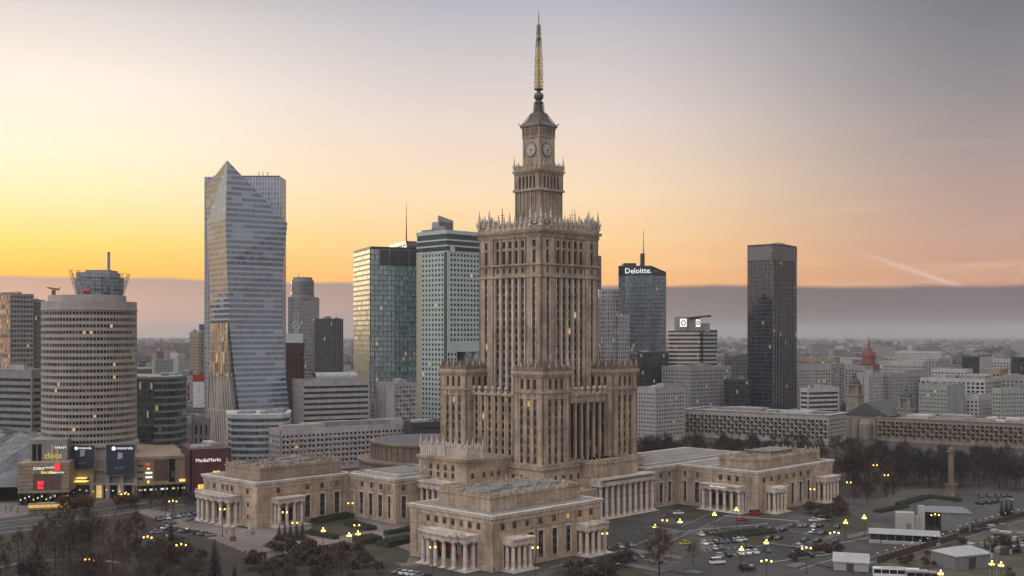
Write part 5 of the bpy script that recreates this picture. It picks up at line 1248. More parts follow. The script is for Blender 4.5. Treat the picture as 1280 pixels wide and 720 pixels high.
for sd in 'SE':
    F = frame_of(sd, e0, e1, n0, n1); b.fbox(F, .4, F[3]-.4, .42, .5, H-13, H-1)
b.build('mesh_crown', [facade('crown_mesh', (.09, .09, .10), (.05, .055, .066), 1.7, 1.7, .1, .1, 0, .04, 2.0, .15, .4)], o_)
block('apartment_slab', 'long pale apartment slab immediately right of the black glass tower', 'building', 984, 996, 1039, 457, 1000, 'grid', 62, CONCL, None, 3.0, 2.8, 1.5, 1.5, plant=6)
block('apartment_slab', 'short end of a grey slab showing between the long pale slab and the church tower', 'building', 1032, 1038.5, 1056, 456, 1060, 'grid', 60, CONC, None, 3.0, 2.8, 1.5, 1.5, plant=3, cap=60)
block('low_office_block', 'low white banded office left of the domed church tower', 'building', 1000, 1010, 1049, 487, 880, 'bands', 65, CONCW, None, 3.6, wh=1.9, plant=6)
o_, e0, e1, n0, n1, H = block('long_apartment_block', 'long white apartment block with dark chequered balconies behind the right palace wing', 'building', 856, 1036, 1058, 521, 783, 'grid', 36.6, mat('warm_white_render', (.37, .335, .295), .85, .22, .2, streak=.25), None, 2.8, 3.0, 2.1, 1.6, plant=14, bal=('S', 1, 2, .95, 2), lit=.005, fm=WFRAME)
ring_b = MB(); ring(ring_b, e0, e1, n0, n1, H+.9, H+1.3, .7, 1.0); ring_b.build('roof_edge', [CONCW], o_)
o_, e0, e1, n0, n1, H = block('long_apartment_block', 'long tan apartment block with brown balconies at the right edge', 'building', 1096, 1330, 1350, 534, 740, 'grid', 36.6, CONCT, None, 2.8, 3.0, 2.1, 1.6, plant=14, bal=('S', 1, 2, .95, 2), lit=.01, fm=WFRAME)
ring_b = MB(); ring(ring_b, e0, e1, n0, n1, H+.9, H+1.3, .7, 1.0); ring_b.build('roof_edge', [CONCT], o_)
# church with green roof and towers
Dc = 830; o = thing('church', 'dark stone church with green gable roof and two domed towers between long blocks', 'church', (xat(1084, Dc), Dc, 0), -R(40)); CST = mat('church_stone', (.24, .205, .175), .85, .25, .2, streak=.25)
b = MB(); zr_, ze = zat(503, Dc), zat(519, Dc); b.box(-16, 16, -2, 44, 0, ze); i = [(-17.5, -3, ze), (17.5, -3, ze), (17.5, 46, ze), (-17.5, 46, ze)]
for u in (-13, -7, 7, 13): b.box(u-.8, u+.8, -3.2, -2, 0, ze-2)
b.lathe(0, -2.2, [(5, 0), (5, ze-6), (3, ze-3)], 12, 0)
b.build('nave', [CST], o)
b = MB(); b.face([i[0], i[1], (0, -3, zr_)]); b.face([i[1], i[2], (0, 46, zr_), (0, -3, zr_)]); b.face([i[2], i[3], (0, 46, zr_)]); b.face([i[3], i[0], (0, -3, zr_), (0, 46, zr_)]); b.build('green_roof', [COPPER], o)
for x, y, zt in ((-19, 22, zat(472, Dc)), (20, 24, zat(487, Dc))):
    b = MB(); b.box(x-5, x+5, y-5, y+5, 0, zt-14); ring(b, x-5, x+5, y-5, y+5, zt-15, zt-14, .7, .4)
    for sx in (-1, 1):
        for sy in (-1, 1): b.box(x+sx*3.4-1, x+sx*3.4+1, y+sy*3.4-1, y+sy*3.4+1, zt-14, zt-7)
    b.box(x-2.6, x+2.6, y-2.6, y+2.6, zt-14, zt-7); ring(b, x-4.4, x+4.4, y-4.4, y+4.4, zt-7, zt-6.2, .5, .4); w_ = b.build('bell_tower', [CST], o)
    b = MB(); b.lathe(x, y, [(4.3, zt-6.2), (4.1, zt-4.5), (3, zt-2.4), (1.2, zt-1.4), (1.1, zt-.2), (1.5, zt), (.5, zt+1), (.12, zt+3)], 16); b.build('dome', [COPPER], w_)
o_ = block('apartment_slab', 'blue grey apartment slab with a white end wall behind the church', 'building', 1072, 1087, 1110, 468, 950, ('blank', 'grid'), 50, CONCL, None, 2.9, 2.8, 1.5, 1.5, plant=4)[0]
block('apartment_slab', 'wide blue grey apartment slab right behind the second church tower', 'building', 1106, 1112, 1158, 467, 960, 'grid', 66, PINKG, None, 2.9, 2.8, 1.5, 1.5, plant=7)
# red brick tower
Dr = 1400; o = thing('brick_tower', 'dark red brick building with a tall pointed spire far behind the church', 'tower', (xat(1086, Dr), Dr, 0), -R(44)); RB = mat('red_brick', (.20, .075, .06), .85, .25, .2)
b = MB(); b.box(-22, 8, -6, 16, 0, zat(455, Dr)); b.box(-6, 6, -6, 6, 0, zat(445, Dr)); ring(b, -6, 6, -6, 6, zat(446, Dr), zat(445, Dr), .6, .4)
for sx in (-1, 1):
    for sy in (-1, 1): b.lathe(sx*5, sy*5, [(1.1, zat(445, Dr)), (.9, zat(441, Dr)), (.05, zat(438, Dr))], 6)
b.prism([(-5, -5), (5, -5), (5, 5), (-5, 5)], zat(445, Dr), zat(438, Dr), 0, [(-3, -3), (3, -3), (3, 3), (-3, 3)]); b.lathe(0, 0, [(3, zat(438, Dr)), (2.2, zat(432, Dr)), (.9, zat(428, Dr)), (.1, zat(420, Dr))], 8); b.build('brick_wall', [RB], o)
put_windows(o, o, [(frame_of('S', -22, 8, -6, 16), 3+4*k, 6+5*j, 1.8, 2.6) for k in range(7) for j in range(5)]+[(frame_of('E', -22, 8, -6, 16), 3+4*k, 6+5*j, 1.8, 2.6) for k in range(5) for j in range(5)], WFRAME, style='plain', d=.05)
block('office_block', 'greenish grey office block with a blank right wall above the tan apartment block', 'building', 1148, 1185, 1206, 482, 860, ('grid', 'blank'), 48, mat('greenish_render', (.27, .285, .26), .85, .2, .2, streak=.2), None, 3.1, 2.5, 1.4, 1.3, plant=5)
block('white_frame_block', 'dark glazed block with white frames and terraces right of the greenish office', 'building', 1150, 1232, 1256, 475, 930, 'grid', 40, CONCW, None, 3.4, 3.6, 2.6, 2.3, plant=8)
block('white_frame_block', 'lower white framed apartment front standing before the white framed block', 'building', 1206, 1224, 1249, 497, 880, 'grid', 44, CONCW, None, 3.1, 3.0, 1.9, 1.9, plant=4)
block('office_block', 'pale green grey office block cut by the right edge of the view', 'building', 1240, 1252, 1320, 487, 860, 'grid', 70, mat('pale_greenish_render', (.32, .33, .30), .85, .2, .2, streak=.2), None, 3.2, 2.6, 1.5, 1.4, plant=4)
o_, e0, e1, n0, n1, H = block('black_white_tower', 'black glass tower block with a white framed right side in the far right', 'tower', 1203, 1224.5, 1239, 446, 1100, 'glass', 44, DARK, G_DRK, 3.5, 2)
F = frame_of('E', e0, e1, n0, n1); b = MB(); wv = grid(b, F, 0, F[3], 4, H, 5, int(H/3.6), 1.4, 1.7, .6, .55); b.build('white_frame', [CONCW], o_)
block('dark_block', 'dark block at the far right edge behind the pale office block', 'building', 1264, 1273, 1300, 447, 1060, 'glass', 60, DARK, G_DRK)
block('office_block', 'low grey roofed block squeezed before the white framed fronts', 'building', 1205, 1226, 1258, 528, 800, 'bands', 50, CONC, None, 3.4, wh=1.5, plant=6)

# ------------------------------------------------------------------ trees, hedges
BARK = mat('bark', (.045, .035, .029), .9, .3, 1.5); TWIG = mat('bare_twigs', (.068, .050, .040), .9, .35, .6); TWIGD = mat('dark_bare_twigs', (.026, .021, .019), .9, .35, .6)
RUST = mat('rusty_leaves', (.120, .062, .028), .85, .45, .8); NEEDLE = mat('dark_needles', (.014, .021, .016), .85, .45, .7); HEDGE = mat('hedge_leaves', (.026, .032, .018), .85, .45, .7)
def bare_tree(seed, h, spread, nl=7, leafy=0.0):
    """trunk and boughs grown towards points spread through the crown, fine twigs at every tip"""
    rd_ = random.Random(seed); tb, cb = MB(), MB()
    th = h*(.20+.08*rd_.random()); r0 = h*.016; lx, ly = rd_.uniform(-.4, .4), rd_.uniform(-.4, .4)
    nodes = []; n0 = 6
    for k in range(n0+1): f = k/n0; nodes.append([lx*f, ly*f, th+(h*.72-th)*f, r0*(.9-.62*f), False])
    tb.lathe(0, 0, [(r0*1.8, 0), (r0*1.2, .5)], 7); tb.tube((0, 0, .4), nodes[0][:3], r0*1.15, r0*.9, 7)
    for a, c in zip(nodes, nodes[1:]): tb.tube(a[:3], c[:3], a[3], c[3], 6)
    pts = []
    while len(pts) < nl*14:
        x, y, z = rd_.uniform(-1, 1), rd_.uniform(-1, 1), rd_.uniform(-1, 1); q = x*x+y*y+z*z
        if q > 1 or q < .03 or (q < .4 and rd_.random() < .6): continue
        lump = .78+.22*sin(3*math.atan2(y, x)+seed)*cos(2.3*z+seed)
        pts.append((x*spread*lump*(1.08-.32*z), y*spread*lump*(1.08-.32*z), h*.60+z*h*.37*lump))
    pts.sort(key=lambda p: math.hypot(p[0], p[1])+abs(p[2]-h*.5)*.5)
    def blade(p, q, wd):
        a = rd_.random()*pi; ox, oy, oz = wd*cos(a), wd*sin(a), wd*rd_.uniform(-.8, .8)
        cb.face([(p[0]-ox, p[1]-oy, p[2]-oz), (p[0]+ox, p[1]+oy, p[2]+oz), q])
    for p in pts:
        best = min(nodes, key=lambda n: (n[0]-p[0])**2+(n[1]-p[1])**2+(n[2]+.10*math.hypot(n[0]-p[0], n[1]-p[1])-p[2])**2+(40 if n[2] > p[2] else 0))
        rr_ = max(.018*h/12, best[3]*.62); m_ = tuple(best[k]+(p[k]-best[k])*.5+(rd_.uniform(-.3, .3) if k < 2 else -.12) for k in range(3))
        big = rr_ > .04*h/12
        (tb if big else cb).tube(best[:3], m_, rr_, rr_*.8, 4 if big else 3); (tb if big else cb).tube(m_, p, rr_*.8, rr_*.5, 4 if big else 3)
        nodes.append([*m_, rr_*.85, True]); nodes.append([*p, rr_*.6, True])
        ox, oy, oz = p[0], p[1], (p[2]-h*.45)*.8+.6; l0 = math.sqrt(ox*ox+oy*oy+oz*oz) or 1
        for k in range(9):
            s0 = rd_.uniform(.2, 1); c0 = tuple(m_[q]+(p[q]-m_[q])*s0 for q in range(3)); l3 = rd_.uniform(.7, 1.7)*h/13
            dv = [ox/l0+rd_.uniform(-.9, .9), oy/l0+rd_.uniform(-.9, .9), oz/l0+rd_.uniform(-.7, .9)]
            c1 = tuple(c0[q]+dv[q]*l3*.8 for q in range(3)); blade(c0, c1, .040*h/12)
            for _ in range(3):
                e = tuple(c0[q]+(c1[q]-c0[q])*rd_.uniform(.15, .85) for q in range(3)); l4 = l3*rd_.uniform(.4, .75)
                blade(e, tuple(e[q]+(dv[q]*.5+rd_.uniform(-.8, .8))*l4 for q in range(3)), .026*h/12)
                if leafy and rd_.random() < leafy:
                    for _ in range(2): blade(e, (e[0]+rd_.uniform(-.5, .5), e[1]+rd_.uniform(-.5, .5), e[2]+rd_.uniform(-.5, .3)), .24)
    return tb, cb
def conifer(seed, h, r):
    rd_ = random.Random(seed); tb, cb = MB(), MB(); tb.tube((0, 0, 0), (0, 0, h*.97), h*.016, .03, 6)
    z = h*.06
    while z < h*.985:
        f = 1-(z/h); rr_ = r*(f**.85)*rd_.uniform(.82, 1.12)+.12; n = int(8+16*f)
        for k in range(n):
            a = 2*pi*k/n+rd_.random(); L = rr_*rd_.uniform(.6, 1.1); dz_ = -L*rd_.uniform(.15, .5)
            tip = (L*cos(a), L*sin(a), z+dz_)
            for j in range(6):
                q = rd_.uniform(.2, 1); p = (tip[0]*q, tip[1]*q, z+dz_*q*q); a2 = a+rd_.uniform(-1.2, 1.2); l = rd_.uniform(.35, .8)*(.5+f); w_ = .14+.12*f
                cb.face([(p[0]-w_*sin(a2), p[1]+w_*cos(a2), p[2]), (p[0]+w_*sin(a2), p[1]-w_*cos(a2), p[2]), (p[0]+l*cos(a2), p[1]+l*sin(a2), p[2]-l*rd_.uniform(.1, .7))])
        z += h*.030
    return tb, cb
class Kind:
    def __init__(s, n, gen): s.m = [tuple(x.mesh(nm, mm) for x, nm, mm in zip(g[0], ('trunk', 'crown'), g[1])) for g in gen]; s.n = n
    def put(s, x, y, label, cat='tree', group=None, sc_=1.0, rd_=random, z=0):
        o = thing(s.n, label, cat, (x, y, z), rd_.random()*6.28, group); o.scale = (sc_*rd_.uniform(.9, 1.1), sc_*rd_.uniform(.9, 1.1), sc_)
        a, c = rd_.choice(s.m); link('trunk', a, o); link('crown', c, o); return o
TWA = mat('grey_bare_twigs', (.075, .066, .056), .9, .35, .6); TWB = mat('reddish_bare_twigs', (.072, .044, .034), .9, .35, .6); TWC = mat('dark_red_twigs', (.040, .026, .022), .9, .35, .6); TWE = mat('dark_grey_twigs', (.036, .033, .030), .9, .35, .6)
PARKT = Kind('bare_tree', [(bare_tree(10+k, 11.5+k*.5, 3.1+.22*k), (BARK, (TWIG, TWA, TWB, TWIG, TWC)[k])) for k in range(5)]); DARKT = Kind('bare_tree', [(bare_tree(30+k, 12.5+.6*k, 3.5+.2*k), (BARK, (TWIGD, TWC, TWE, TWIGD, TWC)[k])) for k in range(5)])
RUSTT = Kind('autumn_tree', [(bare_tree(50+k, 8, 3.0, 7, .55), (BARK, RUST)) for k in range(3)]); BIGT = Kind('bare_tree', [(bare_tree(77, 18, 5.6, 10, .10), (BARK, mat('warm_twigs', (.085, .056, .038), .9, .35, .6)))])
CONI = Kind('conifer', [(conifer(5+k, 16, 4.0), (BARK, NEEDLE)) for k in range(3)]); BUSH = Kind('bare_shrub', [(bare_tree(90+k, 4.2, 2.1, 8, .1), (BARK, TWIG)) for k in range(3)])
def inside(p, poly):
    c = False; n = len(poly)
    for i in range(n):
        (x0, y0), (x1, y1) = poly[i], poly[i-1]
        if (y0 > p[1]) != (y1 > p[1]) and p[0] < (x1-x0)*(p[1]-y0)/(y1-y0)+x0: c = not c
    return c
PALB = [(44, 86, -122, -58), (-81, -38, -128, -74), (-42, -8, -78, 0), (-20, 18, -66, 0), (-35, 46, -62, 40), (-120, -20, -45, 50), (0, 42, 20, 114), (38, 92, 42, 118)]
def free(x, y):
    dx, dy = x-PX, y-PY; e = dx*cos(PTH)-dy*sin(PTH); n = dx*sin(PTH)+dy*cos(PTH)
    return not any(a-4 < e < b_+4 and c-4 < n < d-0+4 for a, b_, c, d in PALB)
def scatter(kind, poly, n, label, group, s0, s1, seed, mind=4.0, cat='tree'):
    rd_ = random.Random(seed); P = [gp(*p) for p in poly]; xs = [p[0] for p in P]; ys = [p[1] for p in P]; got = []; tries = 0
    while len(got) < n and tries < n*60:
        tries += 1; x, y = rd_.uniform(min(xs), max(xs)), rd_.uniform(min(ys), max(ys))
        if not inside((x, y), P) or not free(x, y) or any((x-a)**2+(y-c)**2 < mind*mind for a, c in got): continue
        got.append((x, y)); kind.put(x, y, label, cat, group, rd_.uniform(s0, s1), rd_)
    return got
scatter(PARKT, ((50, 676), (138, 668), (178, 690), (216, 724), (262, 746), (150, 810), (10, 750)), 52, 'bare brown winter tree in the dark park between the street and the lone conifer', 'bare trees of the left park', .8, 1.15, 1, 4.4)
scatter(DARKT, ((-70, 704), (20, 700), (60, 720), (20, 810), (-130, 800)), 14, 'bare dark tree at the lower left corner beyond the curved path', 'bare trees in the lower left corner', .7, 1.05, 2, 5)
scatter(BUSH, ((160, 682), (205, 684), (255, 696), (250, 720), (180, 710)), 34, 'low leafless shrub between the parked cars and the park trees', 'leafless shrubs by the left car park', .8, 1.3, 3, 2.5, 'shrub')
scatter(PARKT, ((330, 732), (420, 724), (500, 742), (540, 810), (280, 815)), 27, 'bare brown tree at the bottom edge left of the nearest palace wing', 'bare trees at the bottom edge', .6, .9, 4, 4.5)
scatter(BUSH, ((318, 694), (372, 676), (470, 700), (500, 716), (400, 730), (310, 724)), 44, 'low twiggy shrub on the bank before the paved forecourt', 'twiggy shrubs before the forecourt', .9, 1.5, 5, 2.2, 'shrub')
scatter(DARKT, ((800, 572), (860, 566), (1060, 576), (1110, 592), (1060, 612), (1042, 618), (800, 604)), 66, 'dark bare tree in the belt between the right palace wing and the white balcony block', 'dark trees behind the right wing', .95, 1.3, 6, 5)
scatter(DARKT, ((1062, 580), (1290, 592), (1300, 616), (1215, 613), (1120, 610), (1060, 606)), 72, 'dark bare tree in the thick belt below the tan apartment block', 'dark trees below the tan block', 1.0, 1.35, 7, 5)
scatter(DARKT, ((1044, 612), (1110, 606), (1125, 618), (1070, 640), (1046, 634)), 12, 'dark bare tree on the lawn right of the right palace wing', 'dark trees right of the right wing', .55, .85, 8, 5)
scatter(PARKT, ((166, 634), (250, 626), (256, 640), (180, 648)), 12, 'small bare street tree between the mall and the left car park', 'bare street trees by the mall', .55, .8, 9, 5)
scatter(RUSTT, ((78, 641), (118, 635), (124, 639), (82, 646)), 7, 'small rust brown leafed tree beside the street in front of the round tower', 'rust brown street trees', .75, 1.1, 10, 3)
scatter(RUSTT, ((136, 634), (172, 630), (174, 634), (138, 639)), 5, 'small rust brown leafed tree in front of the wider navy banner', 'rust brown trees by the banner', .6, .85, 11, 3)
scatter(DARKT, ((798, 566), (850, 566), (856, 578), (800, 580)), 12, 'dark bare tree at the foot of the white joined slabs', 'dark trees below the white slabs', .8, 1.1, 12, 5)
BIGT.put(*gp(824, 724), 'big lone bare tree with warm brown twigs on the lawn right of the nearest wing', 'tree', None, 1.0)
PARKT.put(*gp(866, 704), 'small lone bare tree between the big lone tree and the parked cars', 'tree', None, .62)
scatter(BUSH, ((700, 722), (742, 704), (790, 700), (800, 716), (740, 740)), 22, 'low brown shrub along the foot of the nearest palace wing', 'brown shrubs by the nearest wing', .8, 1.3, 13, 2.2, 'shrub')
scatter(DARKT, ((1232, 690), (1290, 686), (1320, 720), (1330, 760), (1260, 740)), 6, 'dark bare tree at the lower right corner', 'dark trees in the lower right corner', .4, .6, 14, 4)
CONI.put(*gp(268, 742), 'tall dark conifer at the bottom left of the paved forecourt', 'tree', None, 1.05)
for px, py, s_, lb in ((293, 738, .5, 'smaller dark conifer just right of the tall conifer'), (243, 744, .52, 'small dark conifer left of the tall conifer'), (228, 748, .42, 'smallest dark conifer farthest left of the tall conifer'), (214, 676, .5, 'dark conifer standing among the cars of the left car park')):
    CONI.put(*gp(px, py), lb, 'tree', None, s_)
for k, px in enumerate((349, 356, 363, 371, 378)): CONI.put(*gp(px, 674-.6*k), 'dark clipped conifer in the row before the side portico of the left wing', 'tree', 'clipped conifers by the left wing', .42)
for k, (px, py) in enumerate(((1252, 645), (1258, 644), (1264, 644), (1244, 690), (1254, 689), (1262, 690), (1272, 691))): CONI.put(*gp(px, py), 'dark young conifer on the fenced event ground at the right edge', 'tree', 'young conifers of the event ground', .42)
scatter(DARKT, ((640, 545), (1000, 520), (1300, 520), (1300, 545), (1000, 548)), 22, 'hazy dark tree among the apartment slabs on the right', 'hazy trees among the slabs', .8, 1.1, 15, 8)
def hedge(px0, py0, px1, py1, h, wd, label):
    (x0, y0), (x1, y1) = gp(px0, py0), gp(px1, py1); L = math.hypot(x1-x0, y1-y0); rd_ = random.Random(px0*7+py0); b = MB(); b.box(0, L, -wd/2+.1, wd/2-.1, 0, h-.15)
    for k in range(int(L*wd*26)):
        x, y, z = rd_.uniform(0, L), rd_.uniform(-wd/2, wd/2), rd_.uniform(.1, h) if rd_.random() < .5 else h
        a = rd_.random()*6.28; s_ = rd_.uniform(.15, .42); b.face([(x, y, z), (x+s_*cos(a), y+s_*sin(a), z+rd_.uniform(-.2, .35)), (x-s_*sin(a), y+s_*cos(a), z+rd_.uniform(-.2, .35))])
    tag(b.build('hedge', HEDGE, None, (x0, y0, 0), math.atan2(y1-y0, x1-x0)), label, 'hedge')
for a in ((394, 654, 436, 645.5, 1.6, 6, 'dark broad hedge along the far side of the left courtyard lawn'), (385, 667, 420, 674, 1.5, 3, 'dark low hedge along the near side of the left courtyard lawn'), (436, 656, 465, 663, 1.5, 5, 'dark hedge at the right end of the left courtyard lawn'),
          (446, 679, 472, 676, 2.2, 8, 'round dark hedge clump right of the twin courtyard lamps'), (478, 684, 512, 676, 2.0, 6, 'dark hedge in front of the nearest wing side porch'), (482, 668, 512, 663, 1.2, 3, 'thin dark hedge near the porch corner of the courtyard'),
          (900, 672, 962, 664, 1.0, 9, 'long dark hedge bed in the middle of the right car park'), (1124, 632, 1160, 622, 1.2, 4, 'dark hedge on the left rim of the far oval lawn'), (1160, 622, 1200, 627, 1.2, 4, 'dark hedge on the right rim of the far oval lawn'), (1096, 641, 1132, 634, 1.0, 4, 'dark hedge behind the event stage lawn')):
    hedge(*a)

rm = random.Random(44)
for k, (px, D, yt, L, W, th_, m, lb) in enumerate(((1130, 1160, 452, 46, 14, 40, CONCL, 'pale slab far behind the wide blue grey slab'), (1172, 1230, 449, 36, 14, 130, PINKG, 'lilac slab far behind the greenish office block'), (1190, 1060, 462, 34, 14, 44, CONCW, 'white slab just behind the greenish office block'), (1262, 1180, 450, 40, 16, 40, CONCL, 'pale slab far behind the pale office block at the right edge'), (1244, 1020, 462, 26, 16, 130, CONCT, 'tan block right of the black and white tower'), (1020, 1240, 447, 50, 13, 40, CONCT, 'tan slab far behind the long pale slab'), (1070, 1120, 458, 30, 14, 44, PINKG, 'lilac block directly behind the domed church tower'), (1222, 1320, 441, 30, 13, 50, CONC, 'grey slab far behind the black and white tower'), (1150, 1400, 440, 60, 12, 44, CONCW, 'white long slab far off right of the red brick spire'), (915, 1250, 446, 34, 14, 44, CONCL, 'pale slab in the gap left of the black glass tower'), (1275, 940, 470, 24, 16, 44, CONC, 'grey block above the pale office block at the right edge'))):
    H = zat(yt, D); o = thing('slab_block', lb, 'building', (xat(px, D), D, 0), -R(th_)); b = MB(); b.box(-L/2+.4, L/2-.4, -W/2+.4, W/2-.4, 0, H-.3, 0); wv = []
    for sd in 'SE':
        F = frame_of(sd, -L/2+.4, L/2-.4, -W/2+.4, W/2-.4); b.fbox(F, -.4, F[3]+(.4 if sd == 'S' else 0), 0, .4, 0, 3, 0); nf = int((H-4)/3); b.fbox(F, -.4, F[3]+(.4 if sd == 'S' else 0), 0, .4, 3+nf*3, H, 0)
        wv += grid(b, F, -.4, F[3]+(.4 if sd == 'S' else 0), 3, 3+nf*3, max(2, int(F[3]/3)), nf, 1.6, 1.5, .4, .36)
    ring(b, -L/2, L/2, -W/2, W/2, H, H+.9, .05, .4); b.build('wall', [m], o); put_windows(o, o, wv, WFRAMEL, style='plain', lit=.01, cap=60); roof_stuff(o, -L/2, L/2, -W/2, W/2, H-.3, 4, rm, 2)
# ------------------------------------------------------------------ street lamps
POLE = mat('lamp_pole', (.055, .05, .045), .6); LAMPN = 0
GLOBE = MB().lathe(0, 0, [(.08, -.26), (.19, -.18), (.25, 0), (.19, .18), (.08, .26)], 10).mesh('globe', LIT2, True)
GLOBEO = MB().lathe(0, 0, [(.08, -.26), (.2, -.17), (.25, 0), (.2, .17), (.08, .26)], 8).mesh('globe', LIT3, True)
GLOBES = MB().lathe(0, 0, [(.08, -.26), (.2, -.17), (.25, 0), (.2, .17), (.08, .26)], 8).mesh('globe', LIT2, True)
def lamp_proto(h, arms, spread, crown):
    b = MB(); b.lathe(0, 0, [(.34, 0), (.34, .5), (.16, .8), (.13, h*.5), (.10, h-.2)], 8); pole = b.mesh('pole', POLE); b = MB(); pts = []
    if crown:
        for k in range(5):
            a = 2*pi*k/5+.3; p = (spread*cos(a), spread*sin(a), h-.1); b.tube((0, 0, h-.7), (p[0], p[1], h-.5), .06, seg=4); pts.append(p)
        pts.append((0, 0, h+.75)); b.tube((0, 0, h-.3), (0, 0, h+.4), .07, seg=4)
    else:
        for k in range(arms): pts.append((spread*(k-(arms-1)/2), 0, h+(.3 if arms == 3 and k == 1 else 0)))
        b.tube((-spread*(arms-1)/2, 0, h-.42), (spread*(arms-1)/2, 0, h-.42), .06, seg=4)
    return pole, b.mesh('arm', POLE), pts
LDAT = {}
LP = {'crown': lamp_proto(7.0, 0, .62, True), 'twin': lamp_proto(10.5, 2, 1.7, False), 'triple': lamp_proto(8.0, 3, 1.5, False)}
def lamp(px, py, kind, label, group=None, s=1.0):
    p, a, pts = LP[kind]; h = {'crown': 7.2, 'twin': 10.5, 'triple': 8.1}[kind]*s; Y = FPX*(CH-h)/(py-HY)
    o = thing('street_lamp', label, 'street lamp', (xat(px, Y), Y, 0), random.uniform(-.25, .25), group); o.scale = (s, s, s)
    link('pole', p, o); link('arm', a, o)
    ld = LDAT.setdefault(kind, bpy.data.lights.new('lamp_light', 'POINT')); ld.energy = {'crown': 520, 'twin': 700, 'triple': 380}[kind]; ld.color = (1, .62, .26); ld.shadow_soft_size = .45
    lo = bpy.data.objects.new('lamp_light', ld); COL.objects.link(lo); lo.parent = o; lo.location = (0, 0, h/s+1.2)
    for q in pts: link('globe', GLOBE if kind == 'crown' else (GLOBEO if px < 240 or kind == 'twin' else GLOBES), o, q)
for px, py, k, lb in ((112, 699.5, 'triple', 'lowest three globed lamp glowing orange in the left park'), (184.5, 671.5, 'triple', 'three globed lamp at the edge of the left car park'), (226.5, 681, 'triple', 'three globed lamp between the left car park and the tall conifer'), (216, 626.5, 'triple', 'three globed lamp above the street trees before the mall'), (156, 617.5, 'triple', 'greenish three globed lamp before the wider navy banner'),
                      (278, 636.5, 'twin', 'twin lamp in front of the left wing front columns'), (356, 640.5, 'twin', 'twin lamp in front of the left wing side portico'), (368.5, 653.5, 'twin', 'twin lamp above the row of clipped conifers'), (404, 662.5, 'crown', 'lone cluster lamp beside the left courtyard lawn'), (438, 629, 'twin', 'tall twin lamp at the inner corner of the left courtyard'),
                      (436.5, 668.5, 'crown', 'cluster lamp left of the pair in the courtyard'), (446, 656.5, 'twin', 'tall twin lamp behind the courtyard cluster lamps'), (447.5, 666.5, 'crown', 'cluster lamp right of the pair in the courtyard'), (541, 684, 'twin', 'twin lamp in front of the curved portico of the nearest wing'), (669, 684.5, 'twin', 'twin lamp beside the side windows of the nearest wing'),
                      (756, 667, 'twin', 'twin lamp in front of the far side porch of the nearest wing'), (831, 650.5, 'twin', 'twin lamp rising just above the big lone tree'), (819, 658, 'crown', 'cluster lamp left of the big lone tree top'), (850, 651.5, 'crown', 'cluster lamp right of the big lone tree top'), (893, 642.5, 'crown', 'cluster lamp before the left end of the right wing columns'), (920.5, 636.5, 'crown', 'cluster lamp before the right end of the right wing columns'),
                      (927, 686, 'crown', 'cluster lamp at the near left of the right car park'), (958, 677.5, 'crown', 'cluster lamp at the near right of the right car park'), (1008, 685, 'triple', 'small three globed lamp at the right side of the car park'), (1043, 666, 'triple', 'thin white three globed lamp at the right car park corner'), (862, 561.5, 'twin', 'hazy twin lamp in front of the white balcony block'), (826, 570.5, 'twin', 'twin lamp behind the roof of the linking wing'),
                      (1057, 652.5, 'crown', 'left one of the two cluster lamps near the event stage'), (1080.5, 646.5, 'crown', 'right one of the two cluster lamps near the event stage'), (1061, 603, 'twin', 'twin lamp at the end of the right wing'), (1094, 581.5, 'twin', 'upper twin lamp in the dark trees below the tan block'), (1108, 594, 'twin', 'lower twin lamp in the dark trees below the tan block'), (1015.5, 611.5, 'twin', 'twin lamp before the side windows of the right wing'),
                      (1240, 704, 'crown', 'left lamp beside the flagpoles in the lower right corner'), (1251.5, 705.5, 'crown', 'right lamp beside the flagpoles in the lower right corner'), (1169, 643.5, 'triple', 'lamp above the roof of the event stage'), (958, 701, 'triple', 'lamp low beside the dark van at the bottom edge'), (1176, 716, 'crown', 'dim lamp at the bottom edge beside the long white trailer')):
    lamp(px, py, k, lb)

